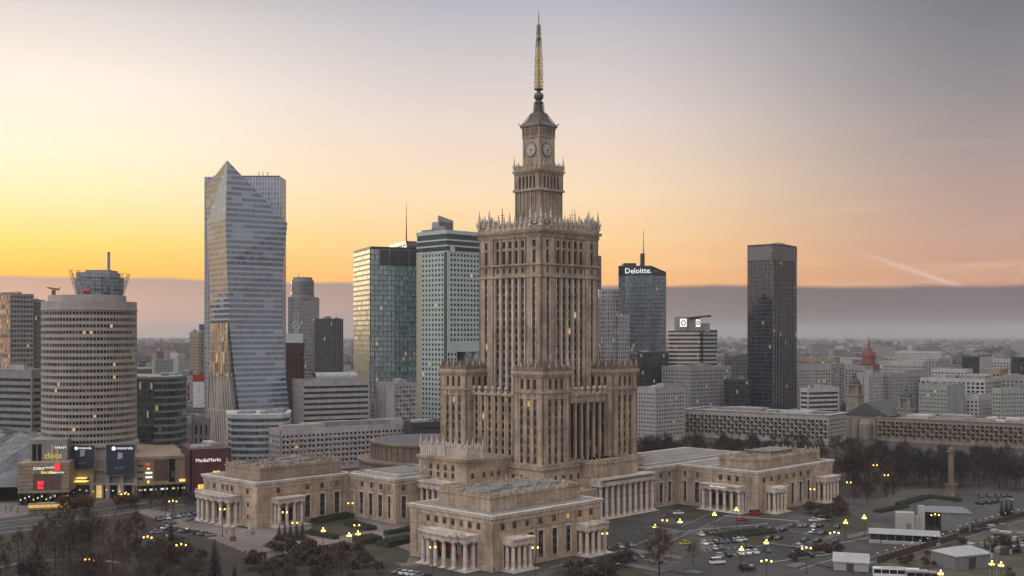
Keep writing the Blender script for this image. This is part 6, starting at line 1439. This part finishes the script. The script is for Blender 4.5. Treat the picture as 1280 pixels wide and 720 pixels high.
# ------------------------------------------------------------------ vehicles
GLS = mat('car_glass', (.015, .017, .02), .08, .1, 1, ior=1.6); TYRE = mat('tyre', (.015, .015, .015), .9)
def car_meshes(kind, paint):
    L, W = (4.4, 1.8) if kind == 'car' else (5.2, 2.0)
    prof = [(-2.2, .35), (2.2, .35), (2.22, .75), (1.9, .92), (1.1, 1.0), (-1.75, 1.02), (-2.2, .95)] if kind == 'car' else [(-2.6, .4), (2.6, .4), (2.62, .9), (2.2, 1.15), (1.9, 1.2), (-2.6, 1.3)]
    cab = [(1.1, .98), (.45, 1.45), (-1.05, 1.48), (-1.75, 1.0)] if kind == 'car' else [(2.0, 1.18), (1.4, 2.1), (-2.45, 2.2), (-2.58, 1.28)]
    b = MB()
    def ext(p, w0, w1, mi, mb):
        n = len(p); i = len(mb.v); zs_ = [q[1] for q in p]; lo, hi = min(zs_), max(zs_)
        for sg in (-1, 1):
            for x, z in p: mb.v.append((x, sg*(w0+(w1-w0)*(z-lo)/(hi-lo)), z))
        for k in range(n): mb.f.append((i+k, i+(k+1) % n, i+n+(k+1) % n, i+n+k)); mb.m.append(mi)
        mb.f.append(tuple(i+k for k in range(n))); mb.m.append(mi); mb.f.append(tuple(i+n+n-1-k for k in range(n))); mb.m.append(mi)
    ext(prof, W/2, W/2-.04, 0, b); xm = [x for x, _ in cab]
    b.box(cab[2][0]+.05, cab[1][0]-.05, -W/2+.28, W/2-.28, cab[1][1]-.06, cab[2][1]+.05, 0)
    b.box(prof[2][0]-.06, prof[2][0]+.03, -W/2+.1, -W/2+.5, .62, .8, 1); b.box(prof[2][0]-.06, prof[2][0]+.03, W/2-.5, W/2-.1, .62, .8, 1)
    body = b.mesh('body', [paint, mat('headlamp_glass', (.5, .5, .48), .2)]); g = MB(); ext(cab, W/2-.08, W/2-.26, 0, g); glass = g.mesh('windows', GLS)
    wh = MB(); wh.tube((0, -.11, 0), (0, .11, 0), .33, .33, 12, 0); wh.tube((0, -.12, 0), (0, .12, 0), .19, .19, 8, 1)
    return body, glass, wh.mesh('wheel', [TYRE, STEEL]), [(x, s_*(W/2-.1), .33) for x in ((1.35, -1.35) if kind == 'car' else (1.7, -1.6)) for s_ in (-1, 1)]
PAINT = {n: mat('car_paint_'+n, c, .25, .05, 1, metal=mt, ior=1.5) for n, c, mt in (('white', (.62, .62, .62), 0), ('silver', (.36, .37, .38), .5), ('grey', (.14, .145, .15), .4), ('black', (.02, .02, .022), 0), ('red', (.30, .02, .02), 0), ('blue', (.03, .05, .13), .2), ('dark', (.045, .045, .05), .2), ('yellow', (.45, .33, .03), 0))}
CARM = {}
def car(x, y, rz, col, place, group, kind='car'):
    if (kind, col) not in CARM: CARM[kind, col] = car_meshes(kind, PAINT[col])
    bd, gl, wm, wp = CARM[kind, col]
    o = thing('parked_'+kind, f'{col} {kind} parked {place}', kind, (x, y, 0.03), rz, group); link('body', bd, o); link('windows', gl, o)
    for p in wp: link('wheel', wm, o, p)
rd_ = random.Random(21); COLS = ['white', 'silver', 'silver', 'grey', 'grey', 'black', 'dark', 'dark', 'white', 'blue']
def car_row(p0, p1, n, place, group, ang=None, skip=.12, jit=.3, cols=COLS):
    (x0, y0), (x1, y1) = gp(*p0), gp(*p1); a = math.atan2(y1-y0, x1-x0)
    n = max(2, min(n, int(math.hypot(x1-x0, y1-y0)/2.5)+1))
    for k in range(n):
        if rd_.random() < skip: continue
        f = k/(n-1); car(x0+(x1-x0)*f+rd_.uniform(-jit, jit), y0+(y1-y0)*f+rd_.uniform(-jit, jit), (a+R(70) if ang is None else ang)+rd_.uniform(-.05, .05)+(pi if rd_.random() < .5 else 0), rd_.choice(cols), place, group)
car_row((197, 651), (246, 643), 15, 'in the back row of the left car park', 'cars in the back row left')
car_row((210, 655.5), (243, 648.5), 10, 'in the second row of the left car park', 'cars in the second row left')
car_row((203, 661), (264, 670.5), 14, 'in the long front row of the left car park', 'cars in the front row left')
car_row((196, 667), (226, 673.5), 8, 'along the shrubs of the left car park', 'cars by the shrubs left')
car_row((498, 717), (530, 722), 6, 'at the bottom edge left of the nearest wing', 'cars at the bottom edge')
car_row((880, 681), (930, 676), 9, 'in the upper row of the right car park', 'cars in the upper right row')
car_row((884, 688), (936, 684), 9, 'in the middle row of the right car park', 'cars in the middle right row')
car_row((900, 696), (945, 692), 7, 'in the lower row of the right car park', 'cars in the lower right row')
car_row((950, 662), (1030, 668), 9, 'spaced out along the far side of the right car park', 'cars on the far side right', None, .3, 1.0)
car_row((950, 673), (1042, 679), 9, 'in the loose middle line of the right car park', 'cars in the loose line right', None, .35, 1.2, ['black', 'dark', 'dark', 'grey'])
car_row((760, 688), (788, 683), 3, 'beside the far side porch of the nearest wing', 'cars beside the nearest wing', None, 0, .8, ['dark', 'grey', 'silver'])
car_row((768, 706), (800, 698), 4, 'along the drive before the big lone tree', 'cars along the drive', None, .1, .5)
car_row((836, 646), (848, 643), 2, 'under the columns before the linking wing', 'cars by the linking wing', R(20), 0)
car_row((1228, 622), (1262, 621), 5, 'far along the square below the tan block', 'cars far along the square', None, .2, .8, ['dark', 'black', 'grey'])
car_row((1248, 676), (1282, 684), 5, 'on the event ground at the right edge', 'cars on the event ground', None, .1, .8, ['white', 'silver', 'dark'])
for (px, py, c, k, pl) in ((928, 651, 'red', 'car', 'on the drive below the right wing columns'), (944, 643.5, 'red', 'van', 'against the corner of the right wing'), (857, 681, 'yellow', 'car', 'behind the small lone bare tree'), (897, 705, 'white', 'van', 'below the right car park near the lawn'), (934, 713, 'black', 'van', 'at the bottom edge below the right car park'), (1018, 652, 'white', 'car', 'on the lawn edge right of the right wing'), (1030, 651, 'white', 'van', 'beside the lawn right of the right wing')):
    car(*gp(px, py), R(20), c, pl, None, k)
def bus(px, py, rz, L, label, body_m, glow, name='bus', cat='bus'):
    x, y = gp(px, py); o = thing(name, label, cat, (x, y, .02), rz); W = 2.55
    b = MB(); b.box(-L/2, L/2, -W/2, W/2, .4, 1.35, 0); b.box(-L/2+.05, L/2-.05, -W/2+.08, W/2-.08, 1.35, 2.65, 1); b.box(-L/2, L/2, -W/2, W/2, 2.65, 3.05, 0); b.box(-L*.3, L*.2, -.8, .8, 3.05, 3.35, 2)
    for k in range(int(L/2.4)+1): b.box(-L/2+k*2.4, -L/2+k*2.4+.18, -W/2+.02, W/2-.02, 1.35, 2.65, 0)
    b.build('body', [body_m, LIT if glow else GLS, CONCL], o)
    for sx in (-L*.32, L*.34):
        for s_ in (-1, 1): q = MB(); q.tube((0, -.15, 0), (0, .15, 0), .48, .48, 12); q.build('wheel', [TYRE], o, (sx, s_*(W/2-.16), .48))
bus(63, 637.5, R(14), 18, 'long yellow lit bus on the street in front of the mall', mat('bus_yellow', (.34, .22, .04), .4, .1, .5), True)
bus(1120, 722, R(-12), 14, 'white bus with dark windows at the bottom edge of the event ground', PAINT['white'], False)
bus(1152, 726, R(-12), 9, 'shorter white bus just behind the white bus at the bottom edge', PAINT['silver'], False)

PATCH = [mat('asphalt_patch_dark', (.030, .030, .032), .8, .3, .3), mat('asphalt_patch_pale', (.085, .082, .08), .85, .3, .3)]
rq = random.Random(31)
for k in range(46):
    px, py = rq.uniform(800, 1090), rq.uniform(655, 716); x, y = gp(px, py); a, w_, l_ = R(rq.choice((46, -44))), rq.uniform(.6, 2.5), rq.uniform(2, 12)
    flat('asphalt_patch', [(x+u*cos(a)-v*sin(a), y+u*sin(a)+v*cos(a)) for u, v in ((-l_, -w_), (l_, -w_), (l_, w_), (-l_, w_))], 0, rq.choice(PATCH))
def bays(p0, p1, n, ln):
    (x0, y0), (x1, y1) = gp(*p0), gp(*p1); L = math.hypot(x1-x0, y1-y0); tx, ty = (x1-x0)/L, (y1-y0)/L; a = math.atan2(ty, tx)+R(70); b = MB(); z = zup()
    n = int(L/2.5)
    for k in range(n+1):
        x, y = x0+tx*(k-.5)*2.5, y0+ty*(k-.5)*2.5; cx_, sx_ = cos(a)*ln/2, sin(a)*ln/2
        b.face([(x-cx_-tx*.07, y-sx_-ty*.07, z), (x-cx_+tx*.07, y-sx_+ty*.07, z), (x+cx_+tx*.07, y+sx_+ty*.07, z), (x+cx_-tx*.07, y+sx_-ty*.07, z)])
    tag(b.build('parking_markings', M_LINE), kind='structure')
for p0, p1 in (((880, 681), (930, 676)), ((884, 688), (936, 684)), ((900, 696), (945, 692)), ((950, 662), (1030, 668)), ((203, 661), (264, 670.5)), ((210, 655.5), (243, 648.5))): bays(p0, p1, 8, 5.0)
for k, (p0, p1) in enumerate((((990, 690), (1090, 672)), ((960, 704), (1044, 692)), ((860, 664), (960, 655)), ((1000, 712), (1040, 700)), ((905, 645), (1000, 652)))):
    (x0, y0), (x1, y1) = gp(*p0), gp(*p1); b = MB(); b.tube((x0, y0, .12), (x1, y1, .12), .22, .22, 4); tag(b.build('kerb', M_KERB), kind='structure')
car_row((986, 700), (1044, 689), 8, 'along the long kerb before the small white tent', 'cars along the long kerb', None, .3, .8, ['dark', 'black', 'grey', 'silver'])
car_row((960, 690), (1000, 684), 7, 'between the near cluster lamps and the long kerb', 'cars between lamps and kerb', None, .25, .8)
car_row((862, 671), (900, 667), 6, 'on the drive left of the long hedge bed', 'cars left of the hedge bed', None, .25, .6)
car_row((990, 658), (1046, 660), 7, 'under the side columns of the right wing', 'cars under the right wing columns', None, .35, .8, ['dark', 'black', 'grey', 'white'])
car_row((1205, 634), (1262, 626), 9, 'on the square right of the stone pillar', 'cars right of the stone pillar', None, .25, .8, ['dark', 'black', 'grey', 'silver'])
scatter(BUSH, ((1000, 640), (1046, 628), (1060, 640), (1030, 655)), 16, 'low dark shrub on the lawn edge right of the right wing', 'shrubs right of the right wing', .8, 1.4, 16, 2.5, 'shrub')
scatter(BUSH, ((985, 694), (1046, 684), (1050, 692), (990, 704)), 14, 'low dark shrub on the traffic island before the small white tent', 'shrubs on the traffic island', .5, .9, 17, 2.2, 'shrub')
scatter(BUSH, ((1100, 708), (1195, 680), (1215, 676), (1170, 712)), 16, 'low dark shrub inside the brown panel fence', 'shrubs inside the brown fence', .4, .8, 18, 2.5, 'shrub')
# crates and gear on the event ground
for k in range(26):
    px, py = rq.uniform(1205, 1290), rq.uniform(655, 700); x, y = gp(px, py); h = rq.uniform(.8, 2.6); b = MB(); w_, l_ = rq.uniform(.6, 1.4), rq.uniform(.8, 3)
    b.box(-l_, l_, -w_, w_, .15, h); b.box(-l_-.05, l_+.05, -w_-.05, w_+.05, h, h+.1)
    for sx in (-1, 1): b.box(sx*l_*.8-.1, sx*l_*.8+.1, -w_, w_, 0, .15)
    c = rq.choice(('dark', 'grey', 'pale')); tag(b.build('gear_crate', {'dark': DARK, 'grey': STEEL, 'pale': CONCL}[c], None, (x, y, .1), rq.random()*3), f'{c} equipment crate lying on the fenced event ground at the right edge', 'crate', f'{c} crates on the event ground')

# ------------------------------------------------------------------ event ground on the right
TENT = mat('white_tent_cloth', (.30, .295, .295), .8, .12, .3); TENTG = mat('grey_tent_cloth', (.15, .155, .16), .8, .15, .3)
def tent(px, py, w_, d_, h, rh, rz, label, wallm, hip=True, name='tent'):
    x, y = gp(px, py); o = thing(name, label, 'tent', (x, y, 0), rz); b = MB()
    b.box(-w_/2, w_/2, -d_/2, d_/2, 0, h, 0)
    for k in range(int(w_/4)+1): u = min(w_/2-.1, -w_/2+k*4); b.box(u-.06, u+.06, -d_/2-.06, -d_/2, 0, h, 1)
    b.build('wall_sheet', [wallm, STEEL], o)
    q = MB(); q.box(-w_*.12, w_*.08, -d_/2-.09, -d_/2-.02, 0, h*.8); q.build('door_flap', [DARK], o); q = MB(); q.box(-w_/2-.32, w_/2+.32, -d_/2-.36, -d_/2-.30, h-.35, h+.02); q.build('valance', [TENT], o)
    q = MB()
    for k in range(1, int(w_/4)+1): u = -w_/2+k*4; q.box(u-.05, u+.05, -d_/2-.45, -d_/2-.38, 0, .5); q.box(u-.3, u+.3, -d_/2-.8, -d_/2-.4, 0, .45)
    q.build('ballast_block', [CONC], o)
    r = MB(); i = [(-w_/2-.3, -d_/2-.3, h), (w_/2+.3, -d_/2-.3, h), (w_/2+.3, d_/2+.3, h), (-w_/2-.3, d_/2+.3, h)]; a, c = (-w_/2+(d_*.3 if hip else -.3), 0, h+rh), (w_/2-(d_*.3 if hip else -.3), 0, h+rh)
    r.face([i[0], i[1], c, a]); r.face([i[2], i[3], a, c]); r.face([i[1], i[2], c]); r.face([i[3], i[0], a]); r.build('roof_sheet', [TENT], o); return o
tent(1201, 707, 15, 11, 4.6, 2.0, R(22), 'large grey walled tent with a white hipped roof on the event ground', TENTG)
tent(1064, 711, 11, 8, 3.0, 2.3, R(-18), 'small white gabled tent at the bottom edge of the car park', TENT, False)
x, y = gp(1181, 661); o = thing('event_stage', 'open event stage with a black front opening and a grey pitched roof', 'stage', (x, y, 0), R(-14)); b = MB(); b.box(-2, 9, -5, 6, 0, 7.2, 0); b.box(-9, -2, -4.6, 6, 0, 1.2, 1); b.box(-9, -2, 5, 6, 1.2, 7.2, 1); b.build('wall', [TENTG, DARK], o)
b = MB(); b.hexa([(-9.5, -5.5, 7.2), (9.4, -5.5, 7.2), (9.4, 6.4, 7.2), (-9.5, 6.4, 7.2), (-6, -.5, 8.9), (6, -.5, 8.9), (6, .5, 8.9), (-6, .5, 8.9)]); b.build('roof', [TENTG], o)
for sx in (-9, -2.2):
    for sy in (-5, 5): b = MB(); b.tube((sx, sy, 0), (sx, sy, 7.2), .22, seg=4); b.build('truss_post', [STEELD], o)
x, y = gp(1131, 664); o = thing('white_cabin', 'white box cabin stack with a taller narrow tower behind the long white pavilion', 'cabin', (x, y, 0), R(-14)); b = MB(); b.box(-3.4, 3.4, -2, 3, 0, 7.4); b.build('cabin', [TENT], o); b = MB(); b.box(3.6, 5.0, -1, 2, 0, 6.0); b.box(5.0, 7.4, 0, 3, 0, 10); b.build('tower', [TENT], o); b = MB(); b.box(.4, 2.2, -2.06, -2.0, 0, 3.5); b.build('door', [TENTG], o)
x, y = gp(1130, 678); o = thing('long_pavilion', 'long low white market pavilion with an open dark middle in front of the stage', 'pavilion', (x, y, 0), R(-17)); b = MB(); b.hexa([(-12.5, -3, 3.2), (12.5, -3, 3.2), (12.5, 3, 3.2), (-12.5, 3, 3.2), (-12.5, -1.5, 4.6), (12.5, -1.5, 4.6), (12.5, 1.5, 4.6), (-12.5, 1.5, 4.6)]); b.build('roof', [TENT], o)
b = MB(); b.box(-12.3, 12.3, 2, 2.8, 0, 3.2); b.box(-12.3, 12.3, -4.6, -3.2, 0, 1.0, 1); b.build('wall', [DARK, TENT], o)
for k in range(9): b = MB(); b.box(-12.2+k*3, -12+k*3, -2.9, -2.7, 0, 3.2); b.build('post', [STEEL], o)
FEN = mat('brown_fence', (.075, .045, .035), .85, .3, .6)
def fence(pts, label, h, lights):
    P = [gp(*p) for p in pts]; o = thing('site_fence', label, 'fence', (*P[0], 0)); b = MB()
    for (x0, y0), (x1, y1) in zip(P, P[1:]):
        L = math.hypot(x1-x0, y1-y0); T = ((x1-x0)/L, (y1-y0)/L); F = ((x0-P[0][0], y0-P[0][1]), T, (T[1], -T[0])); n = int(L/3.0)
        for k in range(n): b.fbox(F, L/n*k+.06, L/n*(k+1)-.06, -.05, .05, .1, h)
        for k in range(n+1):
            px_, py_ = F[0][0]+T[0]*L/n*k, F[0][1]+T[1]*L/n*k; q = MB(); q.box(-.08, .08, -.08, .08, 0, h+1.2); q.build('post', [STEELD], o, (px_, py_, 0))
            if lights and k % 2 == 0: q = MB(); q.lathe(0, 0, [(.05, -.16), (.17, 0), (.05, .16)], 6); q.build('bulb', [LITW], o, (px_, py_, h+1.35))
    b.build('panel', [FEN], o)
fence(((1097, 705), (1150, 689), (1197, 674.5)), 'brown panel fence hung with a string of white bulbs beside the large tent', 2.4, True)
fence(((1200, 668), (1240, 656), (1300, 640)), 'grey mesh fence with white bulbs running off to the right edge', 2.0, True)
x, y = gp(1189, 619.5); o = thing('stone_column', 'tall weathered stone pillar monument standing before the dark trees', 'monument', (x, y, 0), R(-44)); b = MB(); b.box(-2.6, 2.6, -2.6, 2.6, 0, 1.6); b.box(-1.9, 1.9, -1.9, 1.9, 1.6, 5.4); ring(b, -1.9, 1.9, -1.9, 1.9, 5.0, 5.6, .4, .3); b.build('pedestal', [STONED], o); b = MB(); b.lathe(0, 0, [(1.5, 5.4), (1.35, 8), (1.3, 20), (1.2, 21)], 12); b.build('shaft', [STONED], o); b = MB(); b.box(-1.7, 1.7, -1.7, 1.7, 20.8, 21.6); b.lathe(0, 0, [(1.2, 21.6), (1.4, 22.4), (.4, 23.2)], 12); b.build('capital', [STONED], o)
for k, px in enumerate((1238, 1242.3, 1246)): x, y = gp(px, 740+k); b = MB(); b.tube((x-x, 0, 0), (0, 0, 13), .16, .09, 6); b.lathe(0, 0, [(.12, 12.9), (.2, 13.1), (.05, 13.3)], 6); tag(b.build('flagpole', [STEEL], None, (x, y, 0)), ('left', 'middle', 'right')[k]+' one of the three pale flagpoles in the lower right corner', 'flagpole', 'three flagpoles')
x, y = gp(291.5, 676); o = thing('poster_pillar', 'slim pillar sign with a pale upper half before the left wing columns', 'sign', (x, y, 0)); b = MB(); b.box(-.9, .9, -.9, .9, 0, 1.7); b.build('base', [WOODD], o); b = MB(); b.box(-.55, .55, -.55, .55, 1.7, 5.0); b.build('panel', [CONCT], o); b = MB(); b.box(-.8, .8, -.8, .8, 5.0, 5.3); b.lathe(0, 0, [(.8, 5.3), (.3, 5.9)], 8); b.build('cap', [CONCL], o)
x, y = gp(312.5, 668); o = thing('seated_statue', 'pale stone statue group on a plinth at the corner of the left wing', 'statue', (x, y, 0), R(-30)); b = MB(); b.box(-1.3, 1.3, -1, 1, 0, 1.5); b.build('plinth', [CONC], o); b = MB(); b.lathe(0, 0, [(.8, 1.5), (.75, 2.0), (.5, 2.5), (.55, 3.3), (.25, 3.7), (.28, 4.0), (.1, 4.3)], 10); b.tube((.3, -.4, 2.1), (.4, -1.0, 2.0), .26, .2, 6); b.tube((.4, -1.0, 2.0), (.4, -1.0, 1.5), .2, .16, 6); b.tube((-.4, 0, 3.1), (-.7, -.5, 2.5), .18, .14, 6); b.build('figure', [CONCL], o, smooth=True)

# ------------------------------------------------------------------ people
SKIN = mat('skin', (.38, .24, .18), .7); CL = {n: mat('cloth_'+n, c, .9) for n, c in (('black', (.018, .018, .02)), ('navy', (.025, .03, .06)), ('brown', (.09, .06, .04)), ('grey', (.12, .12, .12)), ('red', (.2, .03, .03)), ('trousers', (.03, .03, .035)))}
def person_mesh(stride, armsw, coat):
    me = bpy.data.meshes.new('person'); s_ = stride
    V = [(0, 0, .95), (0, 0, 1.18), (0, 0, 1.42), (0, 0, 1.52), (0, -.01, 1.66), (0, -.01, 1.76), (-.19, 0, 1.40), (-.24, armsw*.5, 1.13), (-.23, armsw, .88), (.19, 0, 1.40), (.24, -armsw*.5, 1.13), (.23, -armsw, .88), (-.09, 0, .90), (-.10, -s_*.5, .49), (-.10, -s_*.9, .07), (-.10, -s_*.9-.16, .03), (.09, 0, .90), (.10, s_*.45-.05, .50), (.10, s_, .09), (.10, s_-.14, .03)]
    Rr = [.15, .15, .16, .06, .10, .09, .075, .06, .04, .075, .06, .04, .10, .07, .045, .04, .10, .07, .045, .04]
    E_ = [(0, 1), (1, 2), (2, 3), (3, 4), (4, 5), (2, 6), (6, 7), (7, 8), (2, 9), (9, 10), (10, 11), (0, 12), (12, 13), (13, 14), (14, 15), (0, 16), (16, 17), (17, 18), (18, 19)]
    me.from_pydata(V, E_, []); o = bpy.data.objects.new('person_build', me); COL.objects.link(o)
    m = o.modifiers.new('skin', 'SKIN'); m.use_smooth_shade = True; u = o.modifiers.new('sub', 'SUBSURF'); u.levels = u.render_levels = 1
    for i, r in enumerate(Rr): me.skin_vertices[0].data[i].radius = (r, r*.8 if i < 3 else r)
    me.skin_vertices[0].data[0].use_root = True
    dg = bpy.context.evaluated_depsgraph_get(); me2 = bpy.data.meshes.new_from_object(o.evaluated_get(dg)); bpy.data.objects.remove(o); me2.name = 'person'
    me2.materials.clear()
    for m_ in (CL[coat], CL['trousers'], SKIN, CL['black']): me2.materials.append(m_)
    for p in me2.polygons:
        z = p.center.z; p.material_index = 1 if z < .86 and abs(p.center.x) < .19 else (3 if z > 1.72 or (z > 1.6 and p.center.y > .03) else (2 if z > 1.5 or z < .93 and abs(p.center.x) > .19 else 0)); p.use_smooth = True
    return me2
PM = {(c, k): person_mesh((.22, .30, .06)[k], (.14, .2, .03)[k], c) for c in ('black', 'navy', 'brown', 'grey', 'red') for k in (0, 1, 2)}
def person(px, py, coat, k, label, group=None, rz=None):
    x, y = gp(px, py); o = link('person', PM[coat, k], None, (x, y, .03), rd_.random()*6.28 if rz is None else rz); tag(o, label, 'person', group)
for k in range(26):
    c = rd_.choice(('black', 'navy', 'brown', 'grey', 'black')); person(2+66*rd_.random(), 633+13*rd_.random(), c, rd_.choice((0, 1, 2)), f'person in a {c} coat on the street square below the lit shop signs', f'{c} coated people on the street square')
for k in range(12):
    c = rd_.choice(('black', 'navy', 'grey')); person(92+80*rd_.random(), 640+6*rd_.random(), c, rd_.choice((0, 1)), f'person in a {c} coat walking along the pavement between street and park', f'{c} coated people on the park side pavement')
for px, py, c, k, lb in ((307, 693, 'black', 2, 'lone person in black standing on the bare forecourt left of the shrubs'), (372, 684, 'navy', 0, 'person in a navy coat walking below the row of clipped conifers'), (369.5, 683, 'black', 1, 'person in black walking beside the navy coated walker'), (404.5, 694, 'brown', 2, 'person in a brown coat on the forecourt below the lone cluster lamp'), (478, 706, 'black', 0, 'person in black walking by the path left of the nearest wing'), (801, 664, 'black', 2, 'lone person in black on the paving before the tall columns'), (618, 716, 'grey', 2, 'person in a grey coat at the near corner of the nearest wing'), (857, 698, 'red', 0, 'person in a red coat beside the small lone bare tree'), (1101, 681, 'black', 0, 'person in black walking before the long white pavilion'), (283, 667, 'grey', 0, 'person in a grey coat beside the poster pillar')):
    person(px, py, c, k, lb)

# ------------------------------------------------------------------ the far city
FARM = [facade('far_wall_'+n, c, (.05, .05, .055), 2.6, 3.0, .24, .45, .004, .03, 1.5, .3, .4) for n, c in (('pale', (.27, .265, .26)), ('grey', (.16, .16, .165)), ('tan', (.22, .18, .15)), ('white', (.40, .40, .40)), ('brown', (.13, .10, .09)))]
FN = ('pale', 'grey', 'tan', 'white', 'brown')
rf = random.Random(99)
def far_spec(D0, D1, tall):
    D = D0*(D1/D0)**rf.random(); px = rf.uniform(-40, 1320); L, W = rf.choice(((60, 12), (40, 13), (25, 18), (18, 16), (80, 12), (30, 24))); h = rf.choice((12, 15, 16, 18, 20, 24, 30)) if rf.random() > tall else rf.uniform(30, 46)
    return xat(px, D), D, L*rf.uniform(.7, 1.2), W, h, R(rf.choice((44, 44, 134, 30, 60, 120))), rf.randrange(5)
def far_mesh(L, W, h, b=None, x=0, y=0, rz=0, mi=0, roof=5):
    b = b or MB(); c, s = cos(rz), sin(rz); q = lambda u, v, z: (x+u*c-v*s, y+u*s+v*c, z)
    b.hexa([q(-L/2, -W/2, 0), q(L/2, -W/2, 0), q(L/2, W/2, 0), q(-L/2, W/2, 0), q(-L/2, -W/2, h), q(L/2, -W/2, h), q(L/2, W/2, h), q(-L/2, W/2, h)], mi)
    if rf.random() < .4 and h < 21:
        b.hexa([q(-L/2-.5, -W/2-.5, h+.02), q(L/2+.5, -W/2-.5, h+.02), q(L/2+.5, W/2+.5, h+.02), q(-L/2-.5, W/2+.5, h+.02), q(-L/2, -.2, h+4), q(L/2, -.2, h+4), q(L/2, .2, h+4), q(-L/2, .2, h+4)], roof)
    else:
        b.hexa([q(-L/2-.2, -W/2-.2, h+.02), q(L/2+.2, -W/2-.2, h+.02), q(L/2+.2, W/2+.2, h+.02), q(-L/2-.2, W/2+.2, h+.02), q(-L/2-.2, -W/2-.2, h+.8), q(L/2+.2, -W/2-.2, h+.8), q(L/2+.2, W/2+.2, h+.8), q(-L/2-.2, W/2+.2, h+.8)], roof)
        for k in range(int(L/15)): u = -L/2+8+k*15; b.hexa([q(u-2, -1.5, h+.8), q(u+2, -1.5, h+.8), q(u+2, 1.5, h+.8), q(u-2, 1.5, h+.8), q(u-2, -1.5, h+3), q(u+2, -1.5, h+3), q(u+2, 1.5, h+3), q(u-2, 1.5, h+3)], roof)
    return b
RFM = [ROOF, mat('red_tile_roof', (.13, .062, .048), .85), ROOFP]
for k in range(280):
    x, y, L, W, h, a, m = far_spec(1120, 2900, .14)
    b = far_mesh(L, W, h, mi=0, roof=1); o = b.build('city_block', [FARM[m], rf.choice(RFM)], None, (x, y, 0), a)
    tag(o, f'small {FN[m]} block among the roofs of the hazy city behind the towers', 'building', f'{FN[m]} blocks of the hazy city')
b = MB()
for k in range(1500): x, y, L, W, h, a, m = far_spec(2900, 14000, .12); far_mesh(L*1.3, W*1.2, h, b, x, y, a, m, 5)
tag(b.build('distant_city', FARM+[ROOF]), 'far off city of countless pale blocks fading into the haze', 'city', None, 'stuff')
b = MB()
for k in range(2600):
    D = 1000*(14)**rf.random(); x = xat(rf.uniform(-40, 1320), D); r = rf.uniform(5, 11)*(1+D/7000); h = rf.uniform(8, 14)
    for j in range(2): b.lathe(x+rf.uniform(-r, r), D+rf.uniform(-r, r), [(r*.5, 0), (r*rf.uniform(.8, 1), h*.4), (r*rf.uniform(.6, .9), h*.75), (r*.2, h*rf.uniform(.9, 1.1))], 7, 0, rf.random())
tag(b.build('distant_trees', [TWIGD]), 'dark masses of leafless trees between the far city blocks', 'trees', None, 'stuff')

# ------------------------------------------------------------------ the evening haze
hz = bpy.data.materials.new('evening_haze'); hz.use_nodes = True; t = NT(hz.node_tree); t.n.clear()
pv = t.new('ShaderNodeVolumePrincipled'); pv.inputs['Color'].default_value = (.74, .74, .78, 1); pv.inputs['Density'].default_value = HAZE = .5e-4; pv.inputs['Anisotropy'].default_value = 0.0
t.l.new(pv.outputs[0], t.new('ShaderNodeOutputMaterial').inputs['Volume'])
b = MB(); b.box(-25000, 25000, -1200, 27000, -1, 262); tag(b.build('haze', hz), 'thin evening haze lying over the whole city', 'haze', None, 'stuff')
